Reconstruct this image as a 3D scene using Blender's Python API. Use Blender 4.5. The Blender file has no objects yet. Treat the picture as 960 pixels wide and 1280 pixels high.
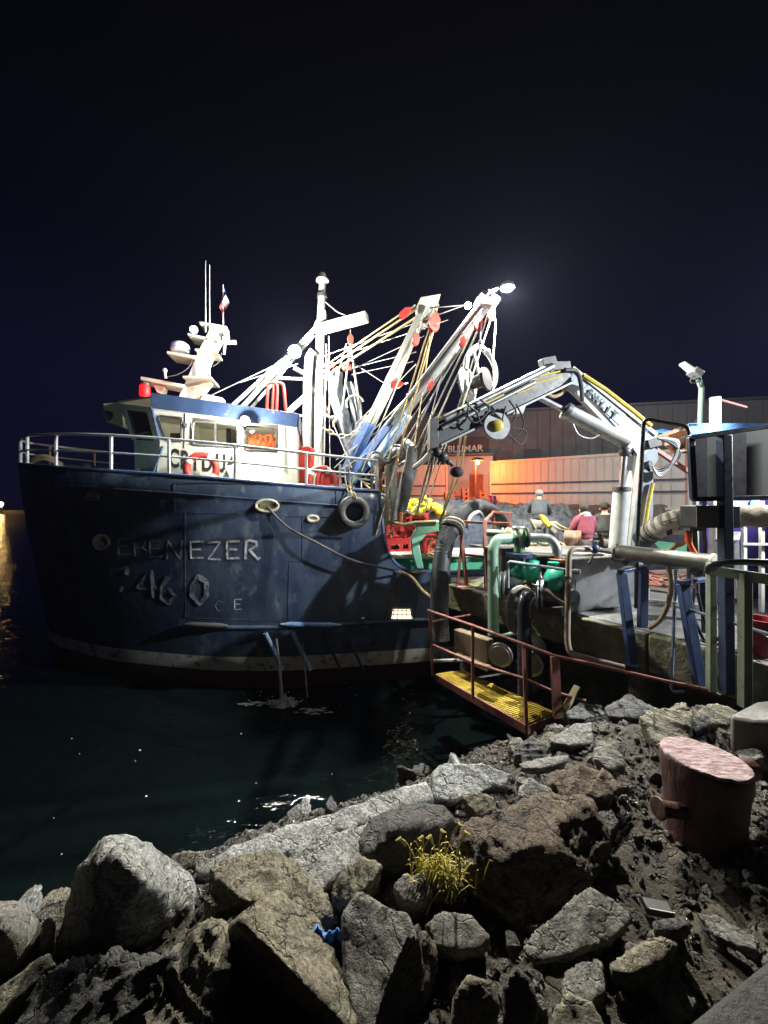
import bpy, bmesh, math, random
from mathutils import Vector, Matrix, noise
sc = bpy.context.scene
C = sc.collection
R = math.radians
rnd = random.Random(11)
V = Vector
EYE = 4.2            # eye height above the water
F = 480.0            # focal length in photo pixels
HOR = 625.0          # horizon row

# ------------------------------------------------------------------ camera
cam_d = bpy.data.cameras.new('camera'); cam = bpy.data.objects.new('camera', cam_d); C.objects.link(cam)
cam.location = (0, 0, EYE); cam.rotation_euler = (R(90), 0, 0)
cam_d.sensor_fit = 'VERTICAL'; cam_d.sensor_height = 32.0; cam_d.lens = 32.0 * F / 1280.0
cam_d.shift_y = -(640 - HOR) / 1280.0
cam_d.clip_start = 0.05; cam_d.clip_end = 3000
sc.camera = cam
# ------------------------------------------------------------------ night sky
w = bpy.data.worlds.new('World'); sc.world = w; w.use_nodes = True
nt = w.node_tree; nt.nodes.clear()
tc = nt.nodes.new('ShaderNodeTexCoord'); sp = nt.nodes.new('ShaderNodeSeparateXYZ')
cr = nt.nodes.new('ShaderNodeValToRGB'); bg = nt.nodes.new('ShaderNodeBackground'); wo = nt.nodes.new('ShaderNodeOutputWorld')
nt.links.new(tc.outputs['Generated'], sp.inputs[0]); nt.links.new(sp.outputs['Z'], cr.inputs[0])
el = cr.color_ramp.elements
el[0].position = 0.0; el[0].color = (0.0024, 0.0025, 0.0115, 1)
el[1].position = 0.85; el[1].color = (0.0001, 0.00015, 0.0003, 1)
e = el.new(0.25); e.color = (0.0022, 0.0023, 0.0115, 1)
e = el.new(0.5); e.color = (0.0003, 0.0004, 0.0030, 1)
nt.links.new(cr.outputs[0], bg.inputs[0]); bg.inputs[1].default_value = 1.0
nt.links.new(bg.outputs[0], wo.inputs[0])
sc.view_settings.view_transform = 'Standard'; sc.view_settings.look = 'None'
sc.view_settings.exposure = 0.22; sc.view_settings.gamma = 1.0
try:
    sc.cycles.use_denoising = True
    sc.cycles.sample_clamp_indirect = 4.0
    sc.cycles.max_bounces = 6
    sc.cycles.caustics_reflective = False; sc.cycles.caustics_refractive = False
except Exception: pass

def P(px, py, Y):
    """photo pixel at depth Y -> world point"""
    return V(((px - 480) / F * Y, Y, EYE + (HOR - py) / F * Y))
def G(px, py, z):
    return P(px, py, (EYE - z) * F / (py - HOR))

def lamp(name, loc, power, col=(1, .95, .85), radius=.08, spot=None, aim=None, blend=.6):
    d = bpy.data.lights.new(name, 'SPOT' if spot else 'POINT'); d.energy = power; d.color = col; d.shadow_soft_size = radius
    o = bpy.data.objects.new(name, d); C.objects.link(o); o.location = loc
    if spot:
        d.spot_size = R(spot); d.spot_blend = blend
        o.rotation_euler = (V(aim) - V(loc)).to_track_quat('-Z', 'Y').to_euler()
    return o
L1 = P(634, 356, 7.3)
lamp('boom_tip_light', L1 + V((0, -.02, -.16)), 3800, (1, .95, .82), .07)
lamp('boom_upper_light', P(585, 382, 7.8) + V((-.05, -.2, -.1)), 260, (1, .95, .84), .06)
lamp('mast_strut_light', P(367, 439, 10.6) + V((.12, -.35, -.12)), 2700, (1, .96, .86), .06)
lamp('wheelhouse_light', P(308, 526, 9.0) + V((0, -.25, -.05)), 230, (1, .96, .84), .05)
lamp('deck_light', P(511, 510, 9.6) + V((.1, -.25, -.1)), 230, (1, .95, .84), .06)
lamp('signal_mast_light', P(243, 412, 9.6) + V((0, -.15, -.05)), 30, (.9, .93, 1), .04)
lamp('nav_light', P(181, 489, 9.6) + V((0, -.1, -.04)), 14, (1, .02, .01), .04)
lamp('yard_lamp', P(597, 578, 23.3) + V((0, -.1, -.22)), 1500, (1, .155, .012), .15)
lamp('quay_floodlight', V((9.6, 3.9, 7.3)), 6200, (.90, .95, 1), .10, spot=68, aim=(-3.0, 9.2, 3.0), blend=.35)
lamp('yard_floodlight', V((16, 13, 11)), 2600, (.95, .97, 1), .2)
lamp('far_shore_lamp', V((-118, 118, 2.6)), 900, (1, .62, .2), .5)
lamp('wheelhouse_ceiling_light', V((-4.3, 11.1, 6.15)), 90, (1, .9, .7), .1)

# ------------------------------------------------------------------ materials
MATS = {}
def mat(name, c1, c2=None, scale=4.0, rough=.6, metal=0.0, bump=0.0, bscale=25.0, c3=None, amt3=.6, scale3=2.0,
        stretch=(1, 1, 1), emit=None, estr=0, detail=6, coat=0, spec=.5, bdist=.02, rvar=.12):
    if name in MATS: return MATS[name]
    m = bpy.data.materials.new(name); m.use_nodes = True; n = m.node_tree.nodes; l = m.node_tree.links
    b = n['Principled BSDF']
    c1 = tuple(c1) + (1,)
    b.inputs['Roughness'].default_value = rough; b.inputs['Metallic'].default_value = metal
    b.inputs['Base Color'].default_value = c1
    b.inputs['Specular IOR Level'].default_value = spec
    if coat: b.inputs['Coat Weight'].default_value = coat
    tcn = n.new('ShaderNodeTexCoord'); mp = n.new('ShaderNodeMapping'); mp.inputs['Scale'].default_value = stretch
    l.new(tcn.outputs['Object'], mp.inputs[0])
    def nz(s, d=detail, r=.6):
        t = n.new('ShaderNodeTexNoise'); t.inputs['Scale'].default_value = s; t.inputs['Detail'].default_value = d
        t.inputs['Roughness'].default_value = r; l.new(mp.outputs[0], t.inputs['Vector']); return t
    col = None
    if c2:
        t = nz(scale); rp = n.new('ShaderNodeValToRGB'); l.new(t.outputs['Fac'], rp.inputs[0])
        rp.color_ramp.elements[0].position = .36; rp.color_ramp.elements[0].color = c1
        rp.color_ramp.elements[1].position = .64; rp.color_ramp.elements[1].color = tuple(c2) + (1,)
        col = rp.outputs[0]
    if c3:
        t = nz(scale3, 8, .7); rp = n.new('ShaderNodeValToRGB'); l.new(t.outputs['Fac'], rp.inputs[0])
        rp.color_ramp.elements[0].position = 1 - amt3 - .06; rp.color_ramp.elements[0].color = (0, 0, 0, 1)
        rp.color_ramp.elements[1].position = 1 - amt3 + .06; rp.color_ramp.elements[1].color = (1, 1, 1, 1)
        mx = n.new('ShaderNodeMix'); mx.data_type = 'RGBA'; l.new(rp.outputs[0], mx.inputs[0])
        if col: l.new(col, mx.inputs[6])
        else: mx.inputs[6].default_value = c1
        mx.inputs[7].default_value = tuple(c3) + (1,); col = mx.outputs[2]
    if col: l.new(col, b.inputs['Base Color'])
    if rvar and not emit:
        t = nz(scale * 2.3); mr = n.new('ShaderNodeMapRange'); l.new(t.outputs['Fac'], mr.inputs[0])
        mr.inputs[1].default_value = .3; mr.inputs[2].default_value = .7
        mr.inputs[3].default_value = max(.03, rough - rvar); mr.inputs[4].default_value = min(1, rough + rvar)
        l.new(mr.outputs[0], b.inputs['Roughness'])
    if bump:
        t = nz(bscale, 8, .65); bp = n.new('ShaderNodeBump'); bp.inputs['Strength'].default_value = bump
        bp.inputs['Distance'].default_value = bdist
        l.new(t.outputs['Fac'], bp.inputs['Height']); l.new(bp.outputs[0], b.inputs['Normal'])
    if emit:
        b.inputs['Emission Color'].default_value = tuple(emit) + (1,); b.inputs['Emission Strength'].default_value = estr
    MATS[name] = m; return m

navy = mat('hull_navy', (.026, .042, .088), (.070, .100, .150), 1.6, .34, bump=.35, bscale=3.5, c3=(.13, .155, .19), amt3=.39, scale3=3.4, stretch=(1.0, 1.0, .55), bdist=.03)
navyrust = mat('hull_rust', (.09, .05, .03), (.05, .035, .03), 6, .8)
boot = mat('boot_top', (.80, .78, .72), (.60, .58, .53), 3, .7, bump=.2, bscale=20, c3=(.12, .10, .07), amt3=.42, scale3=4)
antif = mat('antifouling', (.11, .03, .022), (.06, .022, .02), 3, .8, bump=.3)
roofblue = mat('roof_navy', (.05, .09, .20), (.035, .065, .15), 3, .45, c3=(.20, .22, .26), amt3=.34, scale3=5)
white = mat('white_paint', (.66, .65, .59), (.54, .53, .48), 3, .45, bump=.1, bscale=20, c3=(.42, .30, .18), amt3=.33, scale3=3.5)
cream = mat('cream_paint', (.50, .47, .38), (.42, .39, .31), 4, .5, bump=.15, bscale=25, c3=(.36, .25, .14), amt3=.36, scale3=4)
mastw = mat('mast_grey_white', (.40, .415, .40), (.29, .305, .30), 5, .5, bump=.15, bscale=20, c3=(.25, .18, .12), amt3=.35, scale3=6)
boomblue = mat('boom_blue', (.03, .07, .20), (.05, .12, .30), 4, .45, bump=.1, c3=(.15, .17, .2), amt3=.34, scale3=6)
lblue = mat('light_blue_paint', (.16, .33, .62), (.30, .45, .66), 5, .5, c3=(.5, .5, .5), amt3=.35, scale3=6)
galv = mat('galvanised', (.36, .37, .38), (.26, .27, .28), 7, .45, .5, bump=.1)
railw = mat('rail_paint', (.50, .52, .55), (.36, .38, .41), 9, .45, c3=(.22, .13, .08), amt3=.32, scale3=9)
steel = mat('steel', (.33, .34, .35), (.24, .245, .25), 3, .38, .75, bump=.08, c3=(.18, .17, .15), amt3=.36, scale3=5)
dsteel = mat('dark_steel', (.05, .052, .055), (.09, .085, .08), 6, .5, .4, bump=.15)
red = mat('red_paint', (.55, .035, .025), (.42, .03, .025), 5, .5, c3=(.30, .12, .08), amt3=.34, scale3=6)
redpl = mat('red_plastic', (.50, .030, .035), (.40, .03, .03), 5, .5)
buoyred = mat('buoy_red', (.50, .035, .022), (.38, .03, .018), 6, .55)
oran = mat('orange_fabric', (.75, .13, .03), (.55, .08, .02), 9, .75, bump=.4, bscale=20)
pinkred = mat('faded_red_steel', (.32, .13, .11), (.24, .085, .07), 7, .6, bump=.2, c3=(.12, .06, .04), amt3=.4, scale3=8)
rope_m = mat('rope_pale', (.40, .38, .31), (.26, .25, .19), 20, .8, bump=.5, bscale=90)
ropey = mat('rope_tan', (.46, .36, .18), (.34, .26, .13), 20, .85, bump=.5, bscale=90)
wire = mat('wire_rope', (.30, .30, .30), (.20, .20, .20), 20, .5, .4)
ropeb = mat('dark_rope', (.05, .05, .055), (.09, .085, .08), 20, .8)
rubber = mat('rubber', (.022, .022, .024), (.045, .045, .047), 7, .55, bump=.3, bscale=18)
hosem = mat('ribbed_hose', (.035, .038, .042), (.065, .068, .072), 5, .5, bump=.2)
glass = None
netd = mat('net_dark', (.03, .036, .044), (.10, .11, .12), 9, .9, bump=1.0, bscale=45, bdist=.05)
netb = mat('net_blue_black', (.025, .034, .06), (.075, .09, .13), 9, .9, bump=1.0, bscale=45, bdist=.05)
yel = mat('yellow_float', (.75, .60, .03), (.62, .46, .02), 8, .5, bump=.15, c3=(.3, .24, .08), amt3=.36, scale3=10)
yelp = mat('yellow_paint', (.62, .48, .05), (.48, .36, .04), 9, .55, c3=(.22, .16, .06), amt3=.36, scale3=12)
grateY = mat('grating_yellow', (.52, .38, .035), (.36, .26, .03), 8, .6, bump=.2, c3=(.12, .09, .04), amt3=.38, scale3=6)
green = mat('green_paint', (.06, .34, .22), (.10, .42, .28), 6, .5, c3=(.30, .36, .28), amt3=.34, scale3=6)
pipeg = mat('pipe_green', (.15, .29, .20), (.22, .36, .25), 7, .45, bump=.1, c3=(.10, .08, .05), amt3=.36, scale3=7)
pumpg = mat('pump_teal', (.02, .30, .20), (.03, .40, .27), 8, .4, bump=.15, c3=(.04, .09, .06), amt3=.36, scale3=8)
olive = mat('rail_olive', (.11, .14, .10), (.17, .20, .14), 8, .6, bump=.2, c3=(.13, .07, .04), amt3=.38, scale3=8)
legblue = mat('stand_blue', (.018, .035, .095), (.03, .055, .13), 7, .45, bump=.1, c3=(.06, .05, .04), amt3=.34, scale3=9)
tarp = mat('blue_tarp', (.04, .17, .48), (.08, .26, .60), 5, .55, bump=.5, bscale=6, bdist=.06)
purple = mat('purple_paint', (.035, .022, .15), (.05, .032, .2), 4, .45)
rusty = mat('rusty_sheet', (.36, .14, .05), (.22, .08, .035), 4, .75, bump=.3)
black = mat('black_paint', (.012, .012, .014), (.022, .022, .025), 7, .5)
concrete = mat('concrete_wet', (.20, .19, .175), (.12, .115, .105), 1.6, .42, bump=.35, bscale=16, c3=(.08, .08, .075), amt3=.46, scale3=.9, rvar=.25)
mossc = mat('concrete_mossy', (.34, .31, .24), (.13, .12, .09), 3, .8, bump=.9, bscale=9, c3=(.13, .145, .045), amt3=.47, scale3=2.4, bdist=.05)
wallc = mat('dark_cladding', (.085, .088, .092), (.07, .072, .075), .6, .6)
pale = mat('pale_cladding', (.42, .42, .40), (.36, .36, .345), .8, .55, c3=(.28, .25, .20), amt3=.36, scale3=1.3, stretch=(1, 1, .3))
stripe = mat('navy_stripe', (.03, .04, .10), None, rough=.6)
rubble_m = mat('rubble', (.14, .13, .115), (.06, .055, .05), 3, .85, bump=1, bscale=8, bdist=.1)
woodm = mat('weathered_wood', (.24, .19, .12), (.13, .10, .065), 5, .8, bump=.4, stretch=(1, 1, .2), bscale=30)
letw = mat('sign_letter', (.75, .62, .55), None, rough=.5)
letb = mat('letter_black', (.02, .018, .018), None, rough=.6)
lethull = mat('letter_hull', (.50, .52, .54), (.24, .26, .29), 8, .6, c3=(.05, .07, .10), amt3=.42, scale3=10)
letfade = mat('letter_faded', (.21, .23, .25), (.10, .12, .145), 9, .7, c3=(.045, .062, .10), amt3=.47, scale3=6)
skin = mat('skin', (.38, .21, .14), (.32, .17, .11), 10, .6)
hairm = mat('hair_dark', (.02, .015, .012), (.04, .03, .025), 30, .8, bump=.6, bscale=80)
flagm = {'b': mat('flag_blue', (.02, .05, .28), rough=.8), 'w': mat('flag_white', (.75, .75, .75), rough=.8), 'r': mat('flag_red', (.6, .02, .02), rough=.8)}
bluecloth = mat('blue_rag', (.03, .16, .62), (.05, .24, .75), 8, .6, bump=.5, bscale=20)
ghostw = mat('dusty_white', (.65, .66, .68), (.5, .51, .53), 9, .5)
def emis(name, col, s):
    return mat(name, tuple(c * .35 for c in col), emit=col, estr=s, rvar=0)
bulb = emis('bulb_white', (1, .97, .88), 220)
bulbc = emis('bulb_cool', (.9, .95, 1), 40)
bulbr = emis('bulb_red', (1, .004, .006), 3.5)
bulbo = emis('bulb_orange', (1, .30, .06), 40)
bulby = emis('bulb_amber', (1, .62, .22), 45)
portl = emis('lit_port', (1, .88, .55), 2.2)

def make_glass():
    m = bpy.data.materials.new('window_glass'); m.use_nodes = True; n = m.node_tree.nodes; l = m.node_tree.links
    n.clear(); o = n.new('ShaderNodeOutputMaterial'); mx = n.new('ShaderNodeMixShader'); t = n.new('ShaderNodeBsdfTransparent'); g = n.new('ShaderNodeBsdfGlossy')
    g.inputs['Roughness'].default_value = .04; t.inputs[0].default_value = (.86, .9, .88, 1)
    fr = n.new('ShaderNodeFresnel'); fr.inputs[0].default_value = 1.5
    l.new(fr.outputs[0], mx.inputs[0]); l.new(t.outputs[0], mx.inputs[1]); l.new(g.outputs[0], mx.inputs[2]); l.new(mx.outputs[0], o.inputs[0])
    return m
glass = make_glass()

def rock_mat(name, c1, c2, c3, amt3=.45, veins=True, rough=.8, sc1=4.0):
    m = bpy.data.materials.new(name); m.use_nodes = True; n = m.node_tree.nodes; l = m.node_tree.links
    b = n['Principled BSDF']
    tcn = n.new('ShaderNodeTexCoord'); mp = n.new('ShaderNodeMapping'); mp.inputs['Rotation'].default_value = (.5, .3, .7); mp.inputs['Scale'].default_value = (1, 1, 2.0)
    l.new(tcn.outputs['Object'], mp.inputs[0])
    def nz(s, d=10, r=.65, dist=0):
        t = n.new('ShaderNodeTexNoise'); t.inputs['Scale'].default_value = s; t.inputs['Detail'].default_value = d
        t.inputs['Roughness'].default_value = r; t.inputs['Distortion'].default_value = dist; l.new(mp.outputs[0], t.inputs['Vector']); return t.outputs['Fac']
    def ramp(src, a, bb, ca, cb):
        rp = n.new('ShaderNodeValToRGB'); l.new(src, rp.inputs[0]); rp.color_ramp.elements[0].position = a; rp.color_ramp.elements[1].position = bb
        rp.color_ramp.elements[0].color = tuple(ca) + (1,); rp.color_ramp.elements[1].color = tuple(cb) + (1,); return rp.outputs[0]
    col = ramp(nz(sc1), .38, .62, c1, c2)
    k = ramp(nz(sc1 * .55, 8, .7, .4), 1 - amt3 - .05, 1 - amt3 + .08, (0, 0, 0), (1, 1, 1))
    mx = n.new('ShaderNodeMix'); mx.data_type = 'RGBA'; l.new(k, mx.inputs[0]); l.new(col, mx.inputs[6]); mx.inputs[7].default_value = tuple(c3) + (1,)
    sp_ = ramp(nz(48, 6, .85), .40, .60, (.38, .38, .38), (1.5, 1.5, 1.5))
    mu = n.new('ShaderNodeMix'); mu.data_type = 'RGBA'; mu.blend_type = 'MULTIPLY'; mu.inputs[0].default_value = 1
    l.new(mx.outputs[2], mu.inputs[6]); l.new(sp_, mu.inputs[7]); l.new(mu.outputs[2], b.inputs['Base Color'])
    vo = n.new('ShaderNodeTexVoronoi'); vo.feature = 'DISTANCE_TO_EDGE'; vo.inputs['Scale'].default_value = 3.2; vo.inputs['Randomness'].default_value = 1
    dn_ = n.new('ShaderNodeTexNoise'); dn_.inputs['Scale'].default_value = 5; dn_.inputs['Detail'].default_value = 6; l.new(mp.outputs[0], dn_.inputs['Vector'])
    va = n.new('ShaderNodeVectorMath'); va.operation = 'MULTIPLY_ADD'; l.new(dn_.outputs['Color'], va.inputs[0]); va.inputs[1].default_value = (.5, .5, .5); l.new(mp.outputs[0], va.inputs[2]); l.new(va.outputs[0], vo.inputs['Vector'])
    crk = ramp(vo.outputs['Distance'], .0, .035, (.0, .0, .0), (1, 1, 1))
    crc = ramp(vo.outputs['Distance'], .0, .022, (.35, .33, .30), (1, 1, 1))
    m2 = n.new('ShaderNodeMix'); m2.data_type = 'RGBA'; m2.blend_type = 'MULTIPLY'; m2.inputs[0].default_value = .8; l.new(mu.outputs[2], m2.inputs[6]); l.new(crc, m2.inputs[7]); l.new(m2.outputs[2], b.inputs['Base Color'])
    mr = n.new('ShaderNodeMapRange'); l.new(nz(9), mr.inputs[0]); mr.inputs[1].default_value = .35; mr.inputs[2].default_value = .65
    mr.inputs[3].default_value = rough - .3; mr.inputs[4].default_value = min(1, rough + .1); l.new(mr.outputs[0], b.inputs['Roughness'])
    h1 = nz(14, 10, .7, .3); h2 = nz(70, 6, .7)
    ad = n.new('ShaderNodeMath'); ad.operation = 'MULTIPLY_ADD'; l.new(h2, ad.inputs[0]); ad.inputs[1].default_value = .30; l.new(h1, ad.inputs[2])
    ad2 = n.new('ShaderNodeMath'); ad2.operation = 'MULTIPLY_ADD'; l.new(crk, ad2.inputs[0]); ad2.inputs[1].default_value = .35; l.new(ad.outputs[0], ad2.inputs[2]); ad = ad2
    bp = n.new('ShaderNodeBump'); bp.inputs['Strength'].default_value = 1.0; bp.inputs['Distance'].default_value = .045
    l.new(ad.outputs[0], bp.inputs['Height']); l.new(bp.outputs[0], b.inputs['Normal'])
    return m
rkA = rock_mat('rock_grey', (.27, .265, .24), (.14, .137, .12), (.38, .375, .34), .42)
rkB = rock_mat('rock_brown', (.17, .13, .09), (.07, .055, .042), (.27, .22, .17), .40)
rkC = rock_mat('rock_pale', (.42, .43, .42), (.26, .27, .265), (.52, .52, .50), .42)
rkD = rock_mat('rock_yellow', (.30, .275, .20), (.17, .155, .11), (.14, .14, .09), .42)
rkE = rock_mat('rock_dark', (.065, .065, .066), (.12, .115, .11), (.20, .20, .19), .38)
grd = rock_mat('ground_grit', (.095, .078, .052), (.04, .034, .025), (.15, .13, .09), .40, rough=.62, sc1=3)
grav = rock_mat('gravel_wet', (.16, .15, .135), (.06, .056, .05), (.30, .29, .27), .42, rough=.36, sc1=9)

# ------------------------------------------------------------------ mesh builder
ORI = {}
def ori(o): return ORI.get(o.name, V((0, 0, 0)))
def frame(d, up=V((0, 0, 1))):
    d = d.normalized()
    if abs(d.dot(up)) > .98: up = V((0, 1, 0)) if abs(d.y) < .9 else V((1, 0, 0))
    a = d.cross(up).normalized(); b = a.cross(d).normalized()
    return a, b, d
class MB:
    def __init__(s): s.v = []; s.f = []; s.m = []; s.cur = 0
    def add(s, vs, fs):
        o = len(s.v); s.v += [V(p) for p in vs]; s.f += [tuple(i + o for i in f) for f in fs]; s.m += [s.cur] * len(fs); return s
    def box(s, c, size, rz=0, rot=None):
        c = V(c); M = rot if rot else Matrix.Rotation(rz, 3, 'Z'); h = V(size) / 2
        vs = [c + M @ V((x * h.x, y * h.y, z * h.z)) for x in (-1, 1) for y in (-1, 1) for z in (-1, 1)]
        return s.add(vs, [(0, 1, 3, 2), (4, 6, 7, 5), (0, 4, 5, 1), (2, 3, 7, 6), (0, 2, 6, 4), (1, 5, 7, 3)])
    def beam(s, p, q, w, h=None, w2=None, h2=None, up=V((0, 0, 1))):
        p = V(p); q = V(q); h = h or w; w2 = w2 or w; h2 = h2 or h; a, b, d = frame(q - p, up)
        vs = [p + a * x * w / 2 + b * y * h / 2 for x, y in ((-1, -1), (1, -1), (1, 1), (-1, 1))] + [q + a * x * w2 / 2 + b * y * h2 / 2 for x, y in ((-1, -1), (1, -1), (1, 1), (-1, 1))]
        return s.add(vs, [(0, 1, 2, 3), (7, 6, 5, 4), (0, 4, 5, 1), (1, 5, 6, 2), (2, 6, 7, 3), (3, 7, 4, 0)])
    def tube(s, pts, r, n=8, closed=False):
        pts = [V(p) for p in pts]; N = len(pts); rr = r if isinstance(r, (list, tuple)) else [r] * N
        vs = []; a = None
        for i, p in enumerate(pts):
            if closed: d = pts[(i + 1) % N] - pts[i - 1]
            else: d = pts[min(i + 1, N - 1)] - pts[max(i - 1, 0)]
            if d.length < 1e-9: d = V((0, 0, 1))
            d.normalize()
            if a is None: a, b, _ = frame(d)
            else:
                a = (a - d * a.dot(d)); a = a.normalized() if a.length > 1e-6 else frame(d)[0]; b = d.cross(a)
            b = d.cross(a)
            for k in range(n):
                t = 2 * math.pi * k / n; vs.append(p + (a * math.cos(t) + b * math.sin(t)) * rr[i])
        fs = []
        for i in range(N if closed else N - 1):
            j = (i + 1) % N
            for k in range(n):
                k2 = (k + 1) % n; fs.append((i * n + k, i * n + k2, j * n + k2, j * n + k))
        if not closed: fs.append(tuple(range(n))); fs.append(tuple((N - 1) * n + k for k in range(n)))
        return s.add(vs, fs)
    def cyl(s, p, q, r, r2=None, n=16): return s.tube([p, q], [r, r if r2 is None else r2], n)
    def lathe(s, prof, c, axis=(0, 0, 1), n=24):
        c = V(c); a, b, d = frame(V(axis)); vs = []; 
        for r, z in prof:
            for k in range(n):
                t = 2 * math.pi * k / n; vs.append(c + d * z + (a * math.cos(t) + b * math.sin(t)) * max(r, 1e-4))
        fs = []
        for i in range(len(prof) - 1):
            for k in range(n):
                k2 = (k + 1) % n; fs.append((i * n + k, i * n + k2, (i + 1) * n + k2, (i + 1) * n + k))
        fs.append(tuple(range(n))); fs.append(tuple((len(prof) - 1) * n + k for k in range(n)))
        return s.add(vs, fs)
    def torus(s, c, axis, Rr, r, n=28, m=12, a0=0, a1=2 * math.pi):
        c = V(c); a, b, d = frame(V(axis)); full = abs(a1 - a0 - 2 * math.pi) < 1e-6
        pts = [c + (a * math.cos(t) + b * math.sin(t)) * Rr for t in [a0 + (a1 - a0) * k / (n if full else n - 1) for k in range(n)]]
        return s.tube(pts, r, m, closed=full)
    def prism(s, poly, ext):
        poly = [V(p) for p in poly]; ext = V(ext); n = len(poly)
        return s.add(poly + [p + ext for p in poly], [tuple(range(n)), tuple(range(2 * n - 1, n - 1, -1))] + [(i, (i + 1) % n, (i + 1) % n + n, i + n) for i in range(n)])
    def ball(s, c, r, sc_=(1, 1, 1), n=12, m=8):
        c = V(c); vs = [c + V((0, 0, r * sc_[2]))]
        for i in range(1, m):
            ph = math.pi * i / m
            for k in range(n):
                t = 2 * math.pi * k / n
                vs.append(c + V((r * sc_[0] * math.sin(ph) * math.cos(t), r * sc_[1] * math.sin(ph) * math.sin(t), r * sc_[2] * math.cos(ph))))
        vs.append(c - V((0, 0, r * sc_[2]))); fs = [(0, 1 + k, 1 + (k + 1) % n) for k in range(n)]
        for i in range(m - 2):
            for k in range(n):
                a = 1 + i * n + k; b = 1 + i * n + (k + 1) % n; fs.append((a, a + n, b + n, b))
        L = len(vs) - 1; o = 1 + (m - 2) * n; fs += [(L, o + (k + 1) % n, o + k) for k in range(n)]
        return s.add(vs, fs)
    def build(s, name, m, parent=None, base=None, bevel=0, smooth=True, recalc=True, angle=38):
        me = bpy.data.meshes.new(name)
        if parent is not None: O = ori(parent)
        elif base is not None: O = V(base)
        else:
            n = max(1, len(s.v)); O = V((sum(p.x for p in s.v) / n, sum(p.y for p in s.v) / n, min(p.z for p in s.v)))
        me.from_pydata([p - O for p in s.v], [], s.f); me.update()
        ms = m if isinstance(m, (list, tuple)) else [m]
        for x in ms: me.materials.append(x)
        if len(ms) > 1: me.polygons.foreach_set('material_index', s.m)
        if recalc:
            bm = bmesh.new(); bm.from_mesh(me); bmesh.ops.recalc_face_normals(bm, faces=bm.faces); bm.to_mesh(me); bm.free()
        if smooth:
            me.polygons.foreach_set('use_smooth', [True] * len(me.polygons)); me.set_sharp_from_angle(angle=R(angle))
        o = bpy.data.objects.new(name, me); C.objects.link(o)
        if parent is not None: o.parent = parent; ORI[o.name] = O.copy()
        else: o.location = O; ORI[o.name] = O.copy()
        if bevel:
            b = o.modifiers.new('bevel', 'BEVEL'); b.width = bevel; b.segments = 2; b.limit_method = 'ANGLE'; b.angle_limit = R(40)
        return o
def tag(o, label=None, cat=None, group=None, kind=None):
    if label: o['label'] = label
    if cat: o['category'] = cat
    if group: o['group'] = group
    if kind: o['kind'] = kind
    return o
def thing(name, loc, label, cat, group=None):
    o = bpy.data.objects.new(name, None); C.objects.link(o); o.location = V(loc); o.empty_display_size = .2; ORI[o.name] = V(loc)
    return tag(o, label, cat, group)
def copy_thing(src, loc, label=None, rz=None):
    def cp(o, par):
        c = o.copy(); C.objects.link(c); c.parent = par
        for ch in list(o.children): cp(ch, c)
        return c
    r = cp(src, None); r.location = V(loc)
    if rz is not None: r.rotation_euler = (0, 0, rz)
    if label: r['label'] = label
    ORI[r.name] = V(loc)
    return r
def sagline(p, q, sag, n=10):
    p = V(p); q = V(q); return [p.lerp(q, i / n) - V((0, 0, sag * 4 * (i / n) * (1 - i / n))) for i in range(n + 1)]
def smooth_path(pts, k=5):
    pts = [V(p) for p in pts]; out = []
    for i in range(len(pts) - 1):
        p0 = pts[max(i - 1, 0)]; p1 = pts[i]; p2 = pts[i + 1]; p3 = pts[min(i + 2, len(pts) - 1)]
        for j in range(k):
            t = j / k; out.append(.5 * ((2 * p1) + (p2 - p0) * t + (2 * p0 - 5 * p1 + 4 * p2 - p3) * t * t + (3 * p1 - p0 - 3 * p2 + p3) * t ** 3))
    out.append(pts[-1]); return out
def elbow_path(pts, r, k=5):
    """straight runs joined by rounded corners"""
    pts = [V(p) for p in pts]; out = [pts[0]]
    for i in range(1, len(pts) - 1):
        a = (pts[i - 1] - pts[i]); b = (pts[i + 1] - pts[i]); rr = min(r, a.length * .45, b.length * .45)
        A = pts[i] + a.normalized() * rr; B = pts[i] + b.normalized() * rr
        for j in range(k + 1):
            t = j / k; out.append(A * (1 - t) ** 2 + pts[i] * 2 * t * (1 - t) + B * t * t)
    out.append(pts[-1]); return out
def text_mesh(txt, size, m, parent, origin, right, up, name='lettering', extrude=.004, bold=0.0, shear=0):
    cu = bpy.data.curves.new('t', 'FONT'); cu.body = txt; cu.size = size; cu.extrude = extrude; cu.offset = bold; cu.align_x = 'CENTER'; cu.align_y = 'CENTER'; cu.shear = shear
    to = bpy.data.objects.new('t', cu); me = bpy.data.meshes.new_from_object(to)
    right = V(right).normalized(); up = V(up).normalized(); n = right.cross(up); O = ori(parent) if parent else V((0, 0, 0))
    for v in me.vertices: v.co = V(origin) + right * v.co.x + up * v.co.y + n * v.co.z - O
    me.materials.clear(); me.materials.append(m); me.name = name
    o = bpy.data.objects.new(name, me); C.objects.link(o); o.parent = parent; ORI[o.name] = O
    bpy.data.objects.remove(to); return o
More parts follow.
